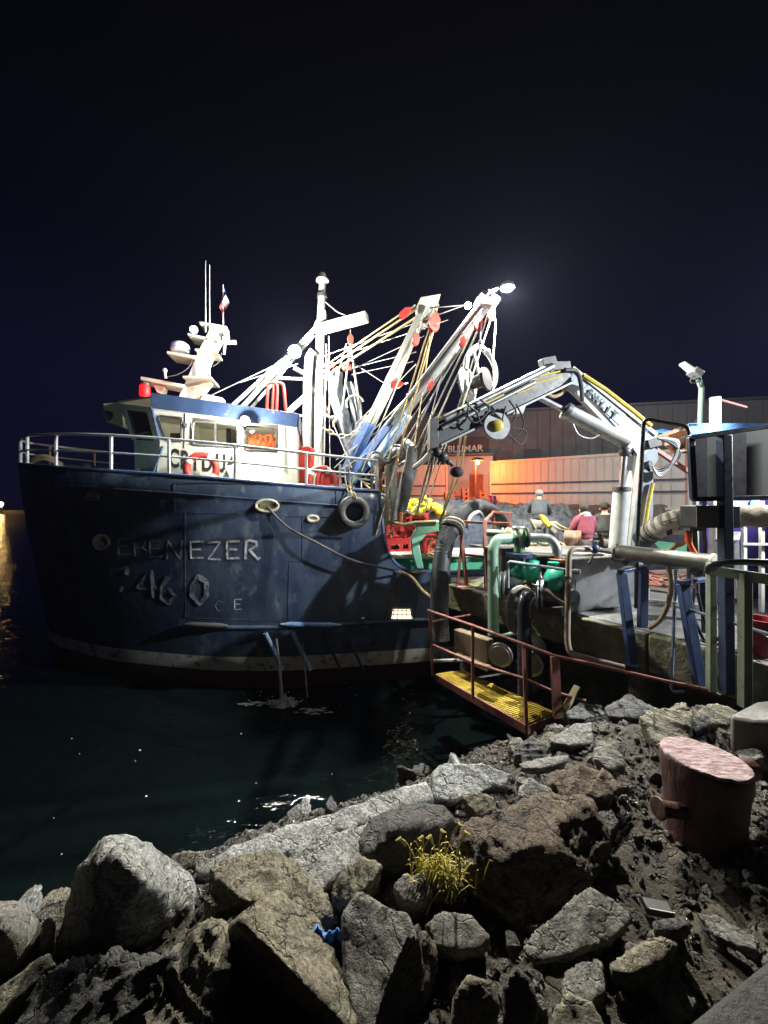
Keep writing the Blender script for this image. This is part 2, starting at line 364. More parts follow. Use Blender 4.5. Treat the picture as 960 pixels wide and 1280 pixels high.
def pchip(tab):
    xs = [t[0] for t in tab]; ys = [t[1] for t in tab]; n = len(xs)
    dl = [(ys[i + 1] - ys[i]) / (xs[i + 1] - xs[i]) for i in range(n - 1)]
    m = [dl[0]] + [0 if dl[i - 1] * dl[i] <= 0 else 2 * dl[i - 1] * dl[i] / (dl[i - 1] + dl[i]) for i in range(1, n - 1)] + [dl[-1]]
    def f(x):
        if x <= xs[0]: return ys[0]
        if x >= xs[-1]: return ys[-1]
        i = max(j for j in range(n - 1) if xs[j] <= x); h = xs[i + 1] - xs[i]; t = (x - xs[i]) / h
        return (2 * t ** 3 - 3 * t * t + 1) * ys[i] + (t ** 3 - 2 * t * t + t) * h * m[i] + (-2 * t ** 3 + 3 * t * t) * ys[i + 1] + (t ** 3 - t * t) * h * m[i + 1]
    return f
def from_eval(o):
    dg = bpy.context.evaluated_depsgraph_get(); dg.update()
    return bpy.data.meshes.new_from_object(o.evaluated_get(dg))
# ================================================================== SETTING
def water():
    m = bpy.data.materials.new('water'); m.use_nodes = True; n = m.node_tree.nodes; l = m.node_tree.links; b = n['Principled BSDF']
    b.inputs['Base Color'].default_value = (.0027, .0054, .0054, 1); b.inputs['Roughness'].default_value = .035; b.inputs['IOR'].default_value = 1.33
    t = n.new('ShaderNodeTexCoord'); mp = n.new('ShaderNodeMapping'); l.new(t.outputs['Object'], mp.inputs[0]); mp.inputs['Scale'].default_value = (1, 1.6, 1)
    a = n.new('ShaderNodeTexNoise'); a.inputs['Scale'].default_value = 1.1; a.inputs['Detail'].default_value = 3; l.new(mp.outputs[0], a.inputs[0])
    c = n.new('ShaderNodeTexNoise'); c.inputs['Scale'].default_value = 6; c.inputs['Detail'].default_value = 3; l.new(mp.outputs[0], c.inputs[0])
    ad0 = n.new('ShaderNodeMath'); ad0.operation = 'MULTIPLY_ADD'; l.new(c.outputs['Fac'], ad0.inputs[0]); ad0.inputs[1].default_value = .20; l.new(a.outputs['Fac'], ad0.inputs[2])
    f_ = n.new('ShaderNodeTexNoise'); f_.inputs['Scale'].default_value = 2.6; f_.inputs['Detail'].default_value = 1; l.new(mp.outputs[0], f_.inputs[0])
    ad = n.new('ShaderNodeMath'); ad.operation = 'MULTIPLY_ADD'; l.new(f_.outputs['Fac'], ad.inputs[0]); ad.inputs[1].default_value = .40; l.new(ad0.outputs[0], ad.inputs[2])
    bp = n.new('ShaderNodeBump'); bp.inputs['Strength'].default_value = 1.0; bp.inputs['Distance'].default_value = .075
    l.new(ad.outputs[0], bp.inputs['Height']); l.new(bp.outputs[0], b.inputs['Normal'])
    mb = MB(); mb.add([(-900, -60, 0), (900, -60, 0), (900, 1400, 0), (-900, 1400, 0)], [(0, 1, 2, 3)])
    tag(mb.build('water', m, base=(0, 0, 0), smooth=False), kind='structure')
water()

SH = V((-3.4, 3.8, 0)); SHN = V((.4078, -.9135, 0))
L2P = V((2.55, 6.2, 0)); L2N = V((-.8866, -.4626, 0))
hprof = pchip([(-3, -1.6), (-1, -.7), (0, -.12), (.9, .55), (1.5, 1.4), (2.2, 2.0), (3.0, 2.36), (5, 2.5), (12, 2.55)])
def ground_z(x, y, rough=True):
    p = V((x, y, 0)); d1 = (p - SH).dot(SHN); d2 = (p - L2P).dot(L2N)
    z = min(hprof(d1), -.25 + d2 * 3.2 if d2 < 1 else 9)
    if rough:
        z += -.07 + .12 * noise.fractal(V((x * 1.7, y * 1.7, 3.1)), 1, 2, 5) + .035 * noise.fractal(V((x * 7, y * 7, 1.1)), .8, 2, 4)
    return max(z, -1.6)
def hitground(px, py):
    a = (px - 480) / F; s = (py - HOR) / F; Y = .8
    while Y < 9:
        if EYE - s * Y <= ground_z(a * Y, Y, False): break
        Y += .02
    return Y
def terrain():
    xs = [-14, -9, -6.5] + [-5 + .045 * i for i in range(int(9.6 / .045))] + [5, 7, 10, 16]
    ys = [-14, -8, -4, -2, -1] + [-.2 + .045 * i for i in range(int(7.4 / .045))] + [8, 10]
    vs = [(x, y, ground_z(x, y)) for y in ys for x in xs]; W = len(xs)
    fs = [(j * W + i, j * W + i + 1, (j + 1) * W + i + 1, (j + 1) * W + i) for j in range(len(ys) - 1) for i in range(W - 1)]
    mb = MB(); mb.add(vs, fs); tag(mb.build('ground', grd, base=(0, 0, 0), angle=80, recalc=False), kind='structure')
terrain()

# quay
QZ = 2.4
A0 = V((1.45, 8.35, QZ)); A1 = V((4.35, 4.25, QZ)); QD = (A1 - A0).normalized(); A2 = A1 + QD * 4.5
QN = V((QD.y, -QD.x, 0));  QN = QN if QN.x < 0 else -QN    # outward (towards the rocks)
UU = V((.985, .174, 0)).normalized()
B0 = A0 + V((.12, .62, 0))
def quay():
    poly = [A0, A1, A2, A2 + V((26, 0, 0)), B0 + UU * 32, B0]
    mb = MB(); mb.prism([V((p.x, p.y, QZ - .5)) for p in poly], (0, 0, .5)); tag(mb.build('quay_deck', concrete, base=A0, bevel=.03), kind='structure')
    # fascia along the edge: mossy beam
    q = thing('quay_wall', A0 - V((0, 0, 2.4)), 'mossy concrete edge beam on piles along the quay above the rocks', 'quay wall')
    mb = MB(); k = 0; n = 5; Lq = (A2 - A0).length
    for i in range(n):
        a = A0 + QD * (Lq * i / n + .012); b = A0 + QD * (Lq * (i + 1) / n - .012)
        mb.beam(a + QN * .06 + V((0, 0, -.262)), b + QN * .06 + V((0, 0, -.262)), .16, .5)
    mb.build('edge_beam', mossc, q, bevel=.02)
    mb = MB(); mb.beam(A0 - QN * .9 + V((0, 0, -1.7)), A2 - QN * .9 + V((0, 0, -1.7)), .2, 2.3); mb.build('back_wall', mossc, q)
    for d in (.25, 1.9, 3.6, 5.3, 7.2):
        c = A0 + QD * d - QN * .25; mb = MB(); mb.cyl((c.x, c.y, -1.4), (c.x, c.y, 1.9), .17); mb.build('pile', mossc, q)
    # low kerb block at the corner where the red stand is bolted
    mb = MB(); mb.beam(A0 - QN * .22 + V((0, 0, .0)) + QD * -.0, A0 - QN * .22 + QD * 1.0, .34, .08); mb.build('kerb_block', mossc, q, bevel=.015)
quay()

# far quay: apron, rubble bank, warehouse, cladding walls
mb = MB(); mb.prism([(-.5, 31, 1.9), (0, 21.5, 1.9), (9, 16.2, 1.9), (70, 14.2, 1.9), (140, 90, 1.9), (-.5, 90, 1.9)], (0, 0, .5)); tag(mb.build('far_apron', concrete, base=(10, 30, 1.9)), kind='structure')
mb = MB(); mb.prism([(-.5, 31, -1), (0, 21.6, -1), (9, 16.3, -1), (70, 14.3, -1), (140, 90, -1), (-.5, 90, -1)], (0, 0, 2.85)); tag(mb.build('far_quay_face', mossc, base=(10, 30, -1)), kind='structure')
def rubble(p, q, h, d, name, label):
    mb = MB(); p = V(p); q = V(q); L = (q - p).length; nx = int(L / .28); nz_ = 7; dd = (q - p).normalized(); nn = V((dd.y, -dd.x, 0)); vs = []
    for j in range(nz_ + 1):
        for i in range(nx + 1):
            t = j / nz_; c = p + dd * (L * i / nx) + V((0, 0, h * min(1, t * 1.2))) - nn * (d * t)
            c = c + V((0, 0, .22)) * noise.noise(c * 1.9) + nn * .35 * noise.noise(c * 1.6 + V((9, 0, 0))); vs.append(c)
    mb.add(vs, [(j * (nx + 1) + i, j * (nx + 1) + i + 1, (j + 1) * (nx + 1) + i + 1, (j + 1) * (nx + 1) + i) for j in range(nz_) for i in range(nx)])
    tag(mb.build(name, rubble_m, base=(p.x, p.y, 2.4), angle=30), kind='structure')
rubble((.6, 25.2, 2.4), (8, 22.0, 2.4), 1.55, 1.6, 'rubble_bank', '')
rubble((7, 22.6, 2.4), (17, 15.8, 2.4), 1.55, 1.6, 'rubble_slope', '')
rubble((16, 15.9, 2.4), (40, 14.8, 2.4), 1.5, 1.6, 'rubble_terrace', '')

def warehouse():
    a = V((1.2, 31.8, 2.4)); b = V((30, 25.2, 2.4)); H = 8.72; d = (b - a).normalized(); n = V((d.y, -d.x, 0))
    w_ = thing('warehouse', a, 'long dark ribbed warehouse with lit company name behind the pale walls', 'warehouse')
    mb = MB(); mb.prism([a, b, b - n * 14, a - n * 14], (0, 0, H)); mb.build('wall', wallc, w_)
    mb = MB(); L = (b - a).length
    for i in range(int(L / .9)):
        c = a + d * (i * .9 + .2) + n * .04; mb.beam((c.x, c.y, 2.45), (c.x, c.y, 2.4 + H - .1), .07, .34, up=d)
    mb.build('cladding_rib', wallc, w_)
    mb = MB(); mb.beam(a + n * .1 + V((0, 0, H)), b + n * .1 + V((0, 0, H)), .3, .18); mb.build('roof_edge', dsteel, w_)
    s0 = P(543, 556, 29.6); 
    c0 = a + d * 1.9 + V((0, 0, 5.75)) + n * .22; c1 = a + d * 7.2 + V((0, 0, 5.75)) + n * .22
    mb = MB(); mb.beam(c0, c1, .08, 2.0); sg = mb.build('sign_panel', mat('sign_dark', (.035, .02, .018), rough=.6), w_)
    cc = c0.lerp(c1, .66) + n * .06 + V((0, 0, .08))
    text_mesh('BLUMAR', .72, letw, sg, cc, d, (0, 0, 1), 'sign_letters', .02, .012)
    for (x0, x1, z0, z1) in ((7.7, 8.9, 4.9, 5.6), (9.9, 11.1, 4.9, 5.7)):
        mb = MB(); mb.beam(a + d * x0 + n * .09 + V((0, 0, (z0 + z1) / 2)), a + d * x1 + n * .09 + V((0, 0, (z0 + z1) / 2)), .05, z1 - z0); mb.build('window', black, w_)
    mb = MB(); c = a + d * 12.8 + V((0, 0, H)); q = P(715, 507, 27.5); mb.ball(q, .10); mb.build('roof_beacon', bulbo, w_)
    mb = MB(); mb.cyl((q.x, q.y + .3, 2.4 + H), (q.x, q.y, q.z), .03); mb.build('beacon_stem', dsteel, w_)
warehouse()
lamp('roof_beacon_light', P(715, 507, 27.2), 12, (1, .15, .05), .08)

def cladwall(p, q, zt, name, label, cat, stripes, capcol=pale):
    p = V(p); q = V(q); d = (q - p).normalized(); n = V((d.y, -d.x, 0)); L = (q - p).length; z0 = 3.75
    w_ = thing(name, (p.x, p.y, z0), label, cat, 'pale long containers on the bank')
    mb = MB(); mb.prism([(p.x, p.y, z0), (q.x, q.y, z0), (q.x - n.x * 2.4, q.y - n.y * 2.4, z0), (p.x - n.x * 2.4, p.y - n.y * 2.4, z0)], (0, 0, zt - z0)); b = mb.build('body', pale, w_, bevel=.03)
    mb = MB()
    for i in range(int(L / .42)):
        c = p + d * (i * .42 + .2) + n * .012; mb.beam((c.x, c.y, z0 + .08), (c.x, c.y, zt - .06), .03, .018, up=d)
    mb.build('cladding_rib', pale, w_)
    for zz in stripes:
        mb = MB(); mb.beam(p + n * .045 + V((0, 0, zz - p.z)), q + n * .045 + V((0, 0, zz - p.z)), .03, .10); mb.build('stripe', stripe, w_)
    mb = MB()
    for c, zb in ((p, 0), (q, 0)): mb.beam((c.x, c.y, z0), (c.x, c.y, zt + .05), .14)
    mb.beam((p.x, p.y, zt + .03), (q.x, q.y, zt + .03), .14); mb.beam((p.x, p.y, z0), (q.x, q.y, z0), .14); mb.build('edge_frame', pale, w_)
    return w_
cladwall((6.95, 25.0, 4), (14.85, 18.75, 4), 6.62, 'storage_container', 'long pale container with two navy stripes, half lit orange, right of the lamp', 'container', (4.62, 5.22))
cladwall((.1, 27.6, 4), (4.45, 27.3, 4), 6.6, 'storage_container', 'orange lit container with dark stripes, left of the glowing lamp', 'container', (4.5, 5.2))
def bay():
    a = P(556, 640, 29.0); a.z = 2.4; b = P(616, 640, 28.4); b.z = 2.4
    t = thing('loading_bay', a, 'orange lit loading bay wall with dark doorway under the lamp', 'building')
    mb = MB(); mb.prism([a, b, b + V((0, 2.2, 0)), a + V((0, 2.2, 0))], (0, 0, 5.1)); mb.build('wall', pale, t)
    for k, (x0, x1) in enumerate(((.14, .40), (.52, .80))):
        p = a.lerp(b, x0); q = a.lerp(b, x1); mb = MB(); mb.prism([(p.x, p.y - .06, 2.5), (q.x, q.y - .06, 2.5), (q.x, q.y + .02, 2.5), (p.x, p.y + .02, 2.5)], (0, 0, 3.6)); mb.build('roller_door', rusty if k else pale, t)
    mb = MB(); mb.beam(a + V((0, -.3, 5.15)), b + V((0, -.3, 5.15)), .8, .12); mb.build('canopy', dsteel, t)
    q = P(597, 578, 23.3)
    lp = thing('wall_lamp', q, 'glowing orange lamp on a bracket over the loading bay', 'lamp')
    mb = MB(); mb.ball(q, .13); mb.build('globe', bulbo, lp)
    mb = MB(); mb.tube([q + V((0, 0, .12)), q + V((0, .3, .3)), q + V((0, .5, .3)), (q.x, q.y + .5, 2.4)], .05); mb.build('bracket', dsteel, lp)
    mb = MB(); mb.lathe([(.42, .10), (.30, .24), (.05, .30)], q, n=20); mb.build('added_lamp_hood', dsteel, lp)  # hood added to keep the lamp's light off the upper warehouse wall
    # clutter
    for i in range(9):
        x = 560 + i * 7; h = rnd.uniform(.5, 1.2); c = P(x, 638, 24.5 + rnd.uniform(-.4, .6)); c.z = 3.85 + h / 2
        mb = MB(); wd = rnd.uniform(.3, .5)
        for k in range(4): mb.box(c + V((0, 0, -h / 2 + h * k / 4 + .06)), (wd, .5, .08))
        for k in (-1, 1): mb.box(c + V((k * wd * .42, 0, 0)), (.07, .48, h))
        o = mb.build('pallet_stack', [rusty, pinkred, purple][i % 3], base=c - V((0, 0, h / 2)))
        tag(o, 'small stack of pallets in the orange light of the loading bay', 'pallet stack', 'pallets under the orange lamp')
bay()

# far shore light at the left edge
def farshore():
    t = thing('shore_lamp', (-118, 118, 0), 'tiny amber lamp on a far breakwater at the left edge', 'lamp')
    mb = MB(); mb.cyl((-118, 118.6, -1), (-118, 118.6, 3.2), .18); mb.build('post', dsteel, t)
    mb = MB(); mb.ball((-118, 118, 2.9), .75); mb.build('globe', bulby, t)
    mb = MB(); mb.prism([(-190, 120, -1), (-112, 120, -1), (-112, 128, -1), (-190, 128, -1)], (0, 0, 1.9)); tag(mb.build('far_breakwater', rubble_m, base=(-150, 124, -1)), kind='structure')
farshore()

# ================================================================== SHIP
BX, BY = -9.7, 10.2
U = V((.985, .174, 0)).normalized(); W = V((.174, -.985, 0)).normalized()
def S(s, t, z): return V((BX, BY, 0)) + U * s + W * t + V((0, 0, z))
def SP(px, py, t):
    a = (px - 480) / F; Y = (t + BX * W.x + BY * W.y) / (a * W.x + W.y); p = P(px, py, Y)
    return (p - V((BX, BY, 0))).dot(U), p.z
def SPP(px, py, t):
    s, z = SP(px, py, t); return S(s, t, z)
wl = pchip([(0, 0), (.5, .5), (1.3, 1.05), (2.1, 1.58), (3.6, 2.22), (5.4, 2.82), (7.2, 3.06), (9.3, 3.08), (14, 3.1), (19, 2.9), (22, 2.6)])
dk = pchip([(0, .02), (.12, .42), (.4, .85), (1, 1.5), (2, 2.15), (3.5, 2.78), (5, 3.08), (8, 3.2), (14, 3.2), (22, 2.9)])
ztop = pchip([(0, 5.11), (2.5, 4.86), (5, 4.68), (8.2, 4.43), (9.02, 4.38), (9.07, 3.3), (9.2, 2.9), (9.4, 2.67), (9.75, 2.54), (12, 2.5), (17, 2.6), (22, 2.8)])
stem = pchip([(-.6, 1.15), (0, .86), (.6, .72), (2.5, .45), (5.2, .18)])
def hb(st, z):
    f = min(1, max(0, (z - .6) / 3.7)) ** 1.15; v = wl(st) * (1 - f) + dk(st) * f
    if z < .45: v *= 1 - .10 * (.45 - z)
    return v
def hull_pt(st, z, side=1, off=0):
    s0 = stem(z); s = s0 + st * (22 - s0) / 22; return S(s, side * (hb(st, z) + off), z)
def HP(px, py, off=.012):
    """point of the near hull side seen at a photo pixel"""
    t = 3.0
    for _ in range(25):
        s, z = SP(px, py, t); s0 = stem(z); st = max(0, (s - s0) * 22 / (22 - s0)); t = .5 * t + .5 * hb(st, z)
    return S(s, t + off + .024, z)
ship = thing('fishing_boat', S(8, 0, 0), 'large navy blue steel fishing boat with white wheelhouse moored at the quay', 'fishing boat')
def hull():
    sts = [0, .06, .12, .25, .4, .65, 1, 1.4, 1.9, 2.5, 3.1, 3.8, 4.5, 5.2, 6, 6.8, 7.6, 8.3, 8.8, 9.02, 9.07, 9.13, 9.2, 9.3, 9.4, 9.55, 9.75, 10.2, 11, 12.5, 14, 16, 18, 20, 22]
    zf = [-.6, -.2, .1, .45, .76, 1.1, 1.45, 1.75, 2.05, 2.3]; K = 6
    mb = MB(); rows = len(zf) + K; n = len(sts)
    for side in (1, -1):
        vs = []
        for st in sts:
            zt_ = ztop(st); zs = zf + [2.3 + (zt_ - 2.3) * (k + 1) / K for k in range(K)]
            for z in zs:
                p = hull_pt(st, z, side)
                if 1.0 < z < 4.3 and .5 < st < 9: p = p + W * side * .012 * noise.noise(V((st * 1.4, z * 1.8, side)))
                vs.append(p)
        fs = []; ms = []
        for i in range(n - 1):
            for j in range(rows - 1):
                fs.append((i * rows + j, (i + 1) * rows + j, (i + 1) * rows + j + 1, i * rows + j + 1)); ms.append(2 if j < 3 else 1 if j == 3 else 0)
        o = len(mb.v); mb.v += vs; mb.f += [tuple(k + o for k in f) for f in fs]; mb.m += ms
    # transom
    a = (n - 1) * rows; b = n * rows + (n - 1) * rows; o = []
    for j in range(rows - 1): mb.f.append((a + j, b + j, b + j + 1, a + j + 1)); mb.m.append(0)
    h = mb.build('hull', [navy, boot, antif], ship, recalc=True, angle=40)
    so = h.modifiers.new('thick', 'SOLIDIFY'); so.thickness = .05; so.offset = 0
    # caps along the bulwark top
    mb = MB()
    for side in (1, -1):
        mb.tube([hull_pt(st, ztop(st), side) + V((0, 0, .01)) for st in sts if st <= 9.02], .045, 8)
        mb.tube([hull_pt(st, ztop(st), side) + V((0, 0, .01)) for st in sts if st >= 9.02], .045, 8)
    mb.build('bulwark_cap', roofblue, ship)
    mb = MB()
    for side in (1, -1): mb.tube([hull_pt(st, ztop(st) - .36, side, .02) for st in sts if 1.4 <= st <= 9.0], .028, 6)
    mb.build('rub_rail', navy, ship)
    # short fender bars low on the side
    for (x0, y0, x1, y1, m) in ((232, 779, 286, 781, steel), (351, 779, 426, 780, lblue)):
        mb = MB(); pts = [HP(x0 + (x1 - x0) * k / 6, y0 + (y1 - y0) * k / 6, .05) for k in range(7)]; mb.tube(pts, [.02] + [.055] * 5 + [.02], 10); mb.build('fender_bar', m, ship)
    mb = MB(); mb.tube([hull_pt(st, 1.42, 1, .02) for st in sts if 4.0 <= st <= 22], .05, 8); mb.build('belting', navy, ship)
    for x in (332, 366, 404, 432):   # slanting skid bars below the belting
        mb = MB(); mb.tube([HP(x + 22 * k / 4, 790 + 46 * k / 4, .04) for k in range(5)], .050 if x < 390 else .03, 8); mb.build('skid_bar', lblue if x < 390 else navy, ship)
    # decks
    mb = MB(); top = [hull_pt(st, ztop(st) - .62, 1, -.04) for st in sts if st <= 9.02]; bot = [hull_pt(st, ztop(st) - .62, -1, -.04) for st in sts if st <= 9.02]
    nn = len(top); mb.add(top + bot, [(i, i + 1, nn + i + 1, nn + i) for i in range(nn - 1)]); mb.build('foredeck', green, ship)
    mb = MB(); top = [hull_pt(st, 1.62, 1, -.04) for st in sts if st >= 9.02]; bot = [hull_pt(st, 1.62, -1, -.04) for st in sts if st >= 9.02]
    nn = len(top); mb.add(top + bot, [(i, i + 1, nn + i + 1, nn + i) for i in range(nn - 1)]); mb.build('main_deck', green, ship)
    mb = MB(); mb.prism([S(9.0, -3.0, 1.5), S(9.0, 3.0, 1.5), S(9.0, 3.15, 4.3), S(9.0, -3.15, 4.3)], U * -.05); mb.build('bulkhead', white, ship)
    # welded doubler plates and their seams
    def plate(pts, name='hull_plate', m=MATS['hull_navy']):
        mb = MB()
        for k in range(len(pts)):
            p, q = pts[k], pts[(k + 1) % len(pts)]; n_ = 8
            mb.tube([HP(p[0] + (q[0] - p[0]) * i / n_, p[1] + (q[1] - p[1]) * i / n_, .004) for i in range(n_ + 1)], .0045, 5)
        mb.build('weld_seam', m, ship)
    plate([(219, 603), (219, 640), (420, 646), (420, 607)]); plate([(232, 640), (232, 772), (360, 776), (362, 700), (378, 700), (378, 645)])
    plate([(430, 700), (430, 775), (520, 770), (520, 716)])
    # hawse / chocks
    for (x, y, r, nm) in ((334, 632, .17, 'fairlead'), (391, 648, .08, 'scupper_ring'), (118, 620, .09, 'fairlead')):
        p = HP(x, y, 0.0); n_ = (W + V((-.25 if x < 200 else -.03, 0, -.15))).normalized(); mb = MB(); a, b, d = frame(n_)
        mb.tube([p + n_ * .02 + a * r * math.cos(t) * 1.35 + V((0, 0, 1)) * r * .72 * math.sin(t) for t in [k * 2 * math.pi / 24 for k in range(24)]], .035, 8, True)
        fl = mb.build(nm, cream if x > 200 else galv, ship)
        mb = MB(); mb.lathe([(r * .9, 0), (r * .9, .012)], p + n_ * .012, n_, 20); mb.build('opening', mat('chock_inner', (.25, .26, .15) if x > 200 else (.05, .05, .05), rough=.6), fl)
    # hawse pipe with bright cup at the bow
    p = HP(131, 677, 0); n_ = (W + U * -.15).normalized(); mb = MB(); mb.lathe([(.14, -.10), (.16, .02), (.18, .10), (.17, .12), (.13, .10), (.10, -.02)], p, n_, 24); hp = mb.build('hawse_pipe', white, ship)
    # freeing port, lit from inside
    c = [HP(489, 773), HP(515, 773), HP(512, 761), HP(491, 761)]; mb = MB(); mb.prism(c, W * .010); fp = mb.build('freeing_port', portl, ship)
    mb = MB()
    for k in range(5): mb.beam(HP(490 + k * 6, 774, .03), HP(492 + k * 5, 760, .03), .018)
    for y in (762, 767, 773): mb.beam(HP(489, y, .035), HP(514, y, .035), .016)
    mb.build('port_grille', cream, fp)
    mb = MB(); mb.ball(HP(453, 773, .02), .05); mb.build('side_bolt', galv, ship)
hull()
# lettering painted on the hull
GL = {'E': [[(1, 1), (0, .96), (.04, 0), (1, .04)], [(.02, .52), (.8, .52)]], 'B': [[(.04, 0), (0, 1), (.7, .95), (.85, .75), (.6, .54), (.05, .52)], [(.6, .54), (1, .36), (.85, .05), (.04, 0)]],
      'N': [[(0, 0), (.05, 1), (.85, 0), (1, 1)]], 'Z': [[(0, .95), (1, 1), (.05, .02), (1, 0)]], 'R': [[(0, 0), (.08, .98)], [(0, .85), (.25, 1), (.85, .92), (.9, .7), (.3, .5), (1, 0), (1.15, .12)]],
      '7': [[(0, .95), (1, 1), (.92, .72)], [(.7, .3), (.62, .1)]], '4': [[(.95, 0), (.8, 1), (0, .38), (1.1, .40)]], '6': [[(.5, 1), (.1, .6), (.1, .2), (.5, 0), (.9, .3), (.5, .55), (.15, .35)]],
      '0': [[(.1, .6), (.4, 1), (.9, .8), (.9, .3), (.5, 0), (.1, .3), (.1, .6)]], '9': [[(.9, .3), (.9, .8), (.5, 1), (.1, .8), (.2, .5), (.9, .6)]], 'C': [[(1, .85), (.4, 1), (0, .5), (.4, 0), (1, .15)]]}
def hull_letter(ch, x, y, wd, ht, m, wid, name='name_letter', slope=0.0):
    mb = MB()
    for st in GL[ch]:
        pts = []
        for k in range(len(st) - 1):
            a, b = st[k], st[k + 1]
            for i in range(5): pts.append((a[0] + (b[0] - a[0]) * i / 5, a[1] + (b[1] - a[1]) * i / 5))
        pts.append(st[-1]); P3 = [HP(x + wd * (q[0] - .5), y - ht * (q[1] - .5) + slope * (q[0] - .5), .006) for q in pts]
        L = []; Rr = []
        for i, p in enumerate(P3):
            d = (P3[min(i + 1, len(P3) - 1)] - P3[max(i - 1, 0)]).normalized(); n_ = d.cross(W).normalized() * wid * (1 + .25 * noise.noise(p * 9)); L.append(p + n_); Rr.append(p - n_)
        n = len(P3); mb.add(L + Rr, [(i, i + 1, n + i + 1, n + i) for i in range(n - 1)])
    mb.build(name, m, ship, smooth=False)
for ch, x, y, h, m in (('E', 157, 683, 20, letfade), ('B', 177, 685, 22, letfade), ('E', 196, 686, 20, letfade), ('N', 219, 687, 23, letfade), ('E', 247, 687, 21, lethull), ('Z', 268, 688, 22, lethull), ('E', 292, 687, 22, lethull), ('R', 315, 687, 24, lethull)):
    hull_letter(ch, x, y, 16 if ch != 'N' else 19, h, m, .020 if x < 280 else .026)
for ch, x, y in (('7', 150, 726), ('4', 184, 730), ('6', 212, 737), ('0', 250, 737)):
    hull_letter(ch, x, y, 22, 34, letfade, .05, 'number_letter')
for ch, x, y in (('C', 274, 757), ('E', 298, 755)): hull_letter(ch, x, y, 9, 13, letfade if ch == 'C' else lethull, .012, 'port_letter')

# ---- rails on the forecastle
def railing():
    sts = [.02, .12, .3, .6, 1, 1.6, 2.4, 3.3, 4.3, 5.4, 6.5, 7.6, 8.5, 9.0]
    h = pchip([(0, .62), (1, .70), (3, .78), (6, .76), (9, .70)])
    for side in (1, -1):
        for k, (fr, r) in enumerate(((1, .030), (.52, .022))):
            mb = MB(); mb.tube([hull_pt(st, ztop(st), side, -.03) + V((0, 0, h(st) * fr)) for st in sts], r, 8); mb.build('rail_bar', railw, ship)
        posts = [.15, .9, 1.9, 3.3, 4.55, 5.9, 7.4, 8.98] if side == 1 else [.2, .9, 1.8, 3, 4.5, 6, 7.5, 8.9]
        for st in posts:
            mb = MB(); p = hull_pt(st, ztop(st), side, -.03); mb.beam(p, p + V((0, 0, h(st))), .055, .055); mb.build('rail_post', railw, ship, bevel=.01)
railing()
# white inner rail and mooring gear at the bow
mb = MB()
for z in (.35, .62): mb.tube([S(.9, -.3, 4.55 + z), S(1.6, -.5, 4.5 + z), S(3.0, -.4, 4.42 + z)], .03)
for s_ in (.9, 1.6, 2.3, 3.0): mb.cyl(S(s_, -.4, 4.3), S(s_, -.4, 5.1), .03)
mb.build('anchor_frame', white, ship)
mb = MB(); mb.tube(smooth_path([S(.3, .1, 5.2), S(.8, .3, 5.35), S(1.3, .2, 5.0), S(1.6, .5, 4.7)]), .05); mb.tube(smooth_path([S(.35, .2, 5.15), S(.9, .4, 5.25), S(1.4, .3, 4.9), S(1.7, .6, 4.6)]), .04); mb.build('mooring_hawser', ropey, ship)
mb = MB(); mb.cyl(S(2.0, -.3, 4.3), S(2.0, .7, 4.95), .16); mb.ball(S(2.0, .7, 4.95), .2); mb.build('windlass', dsteel, ship)

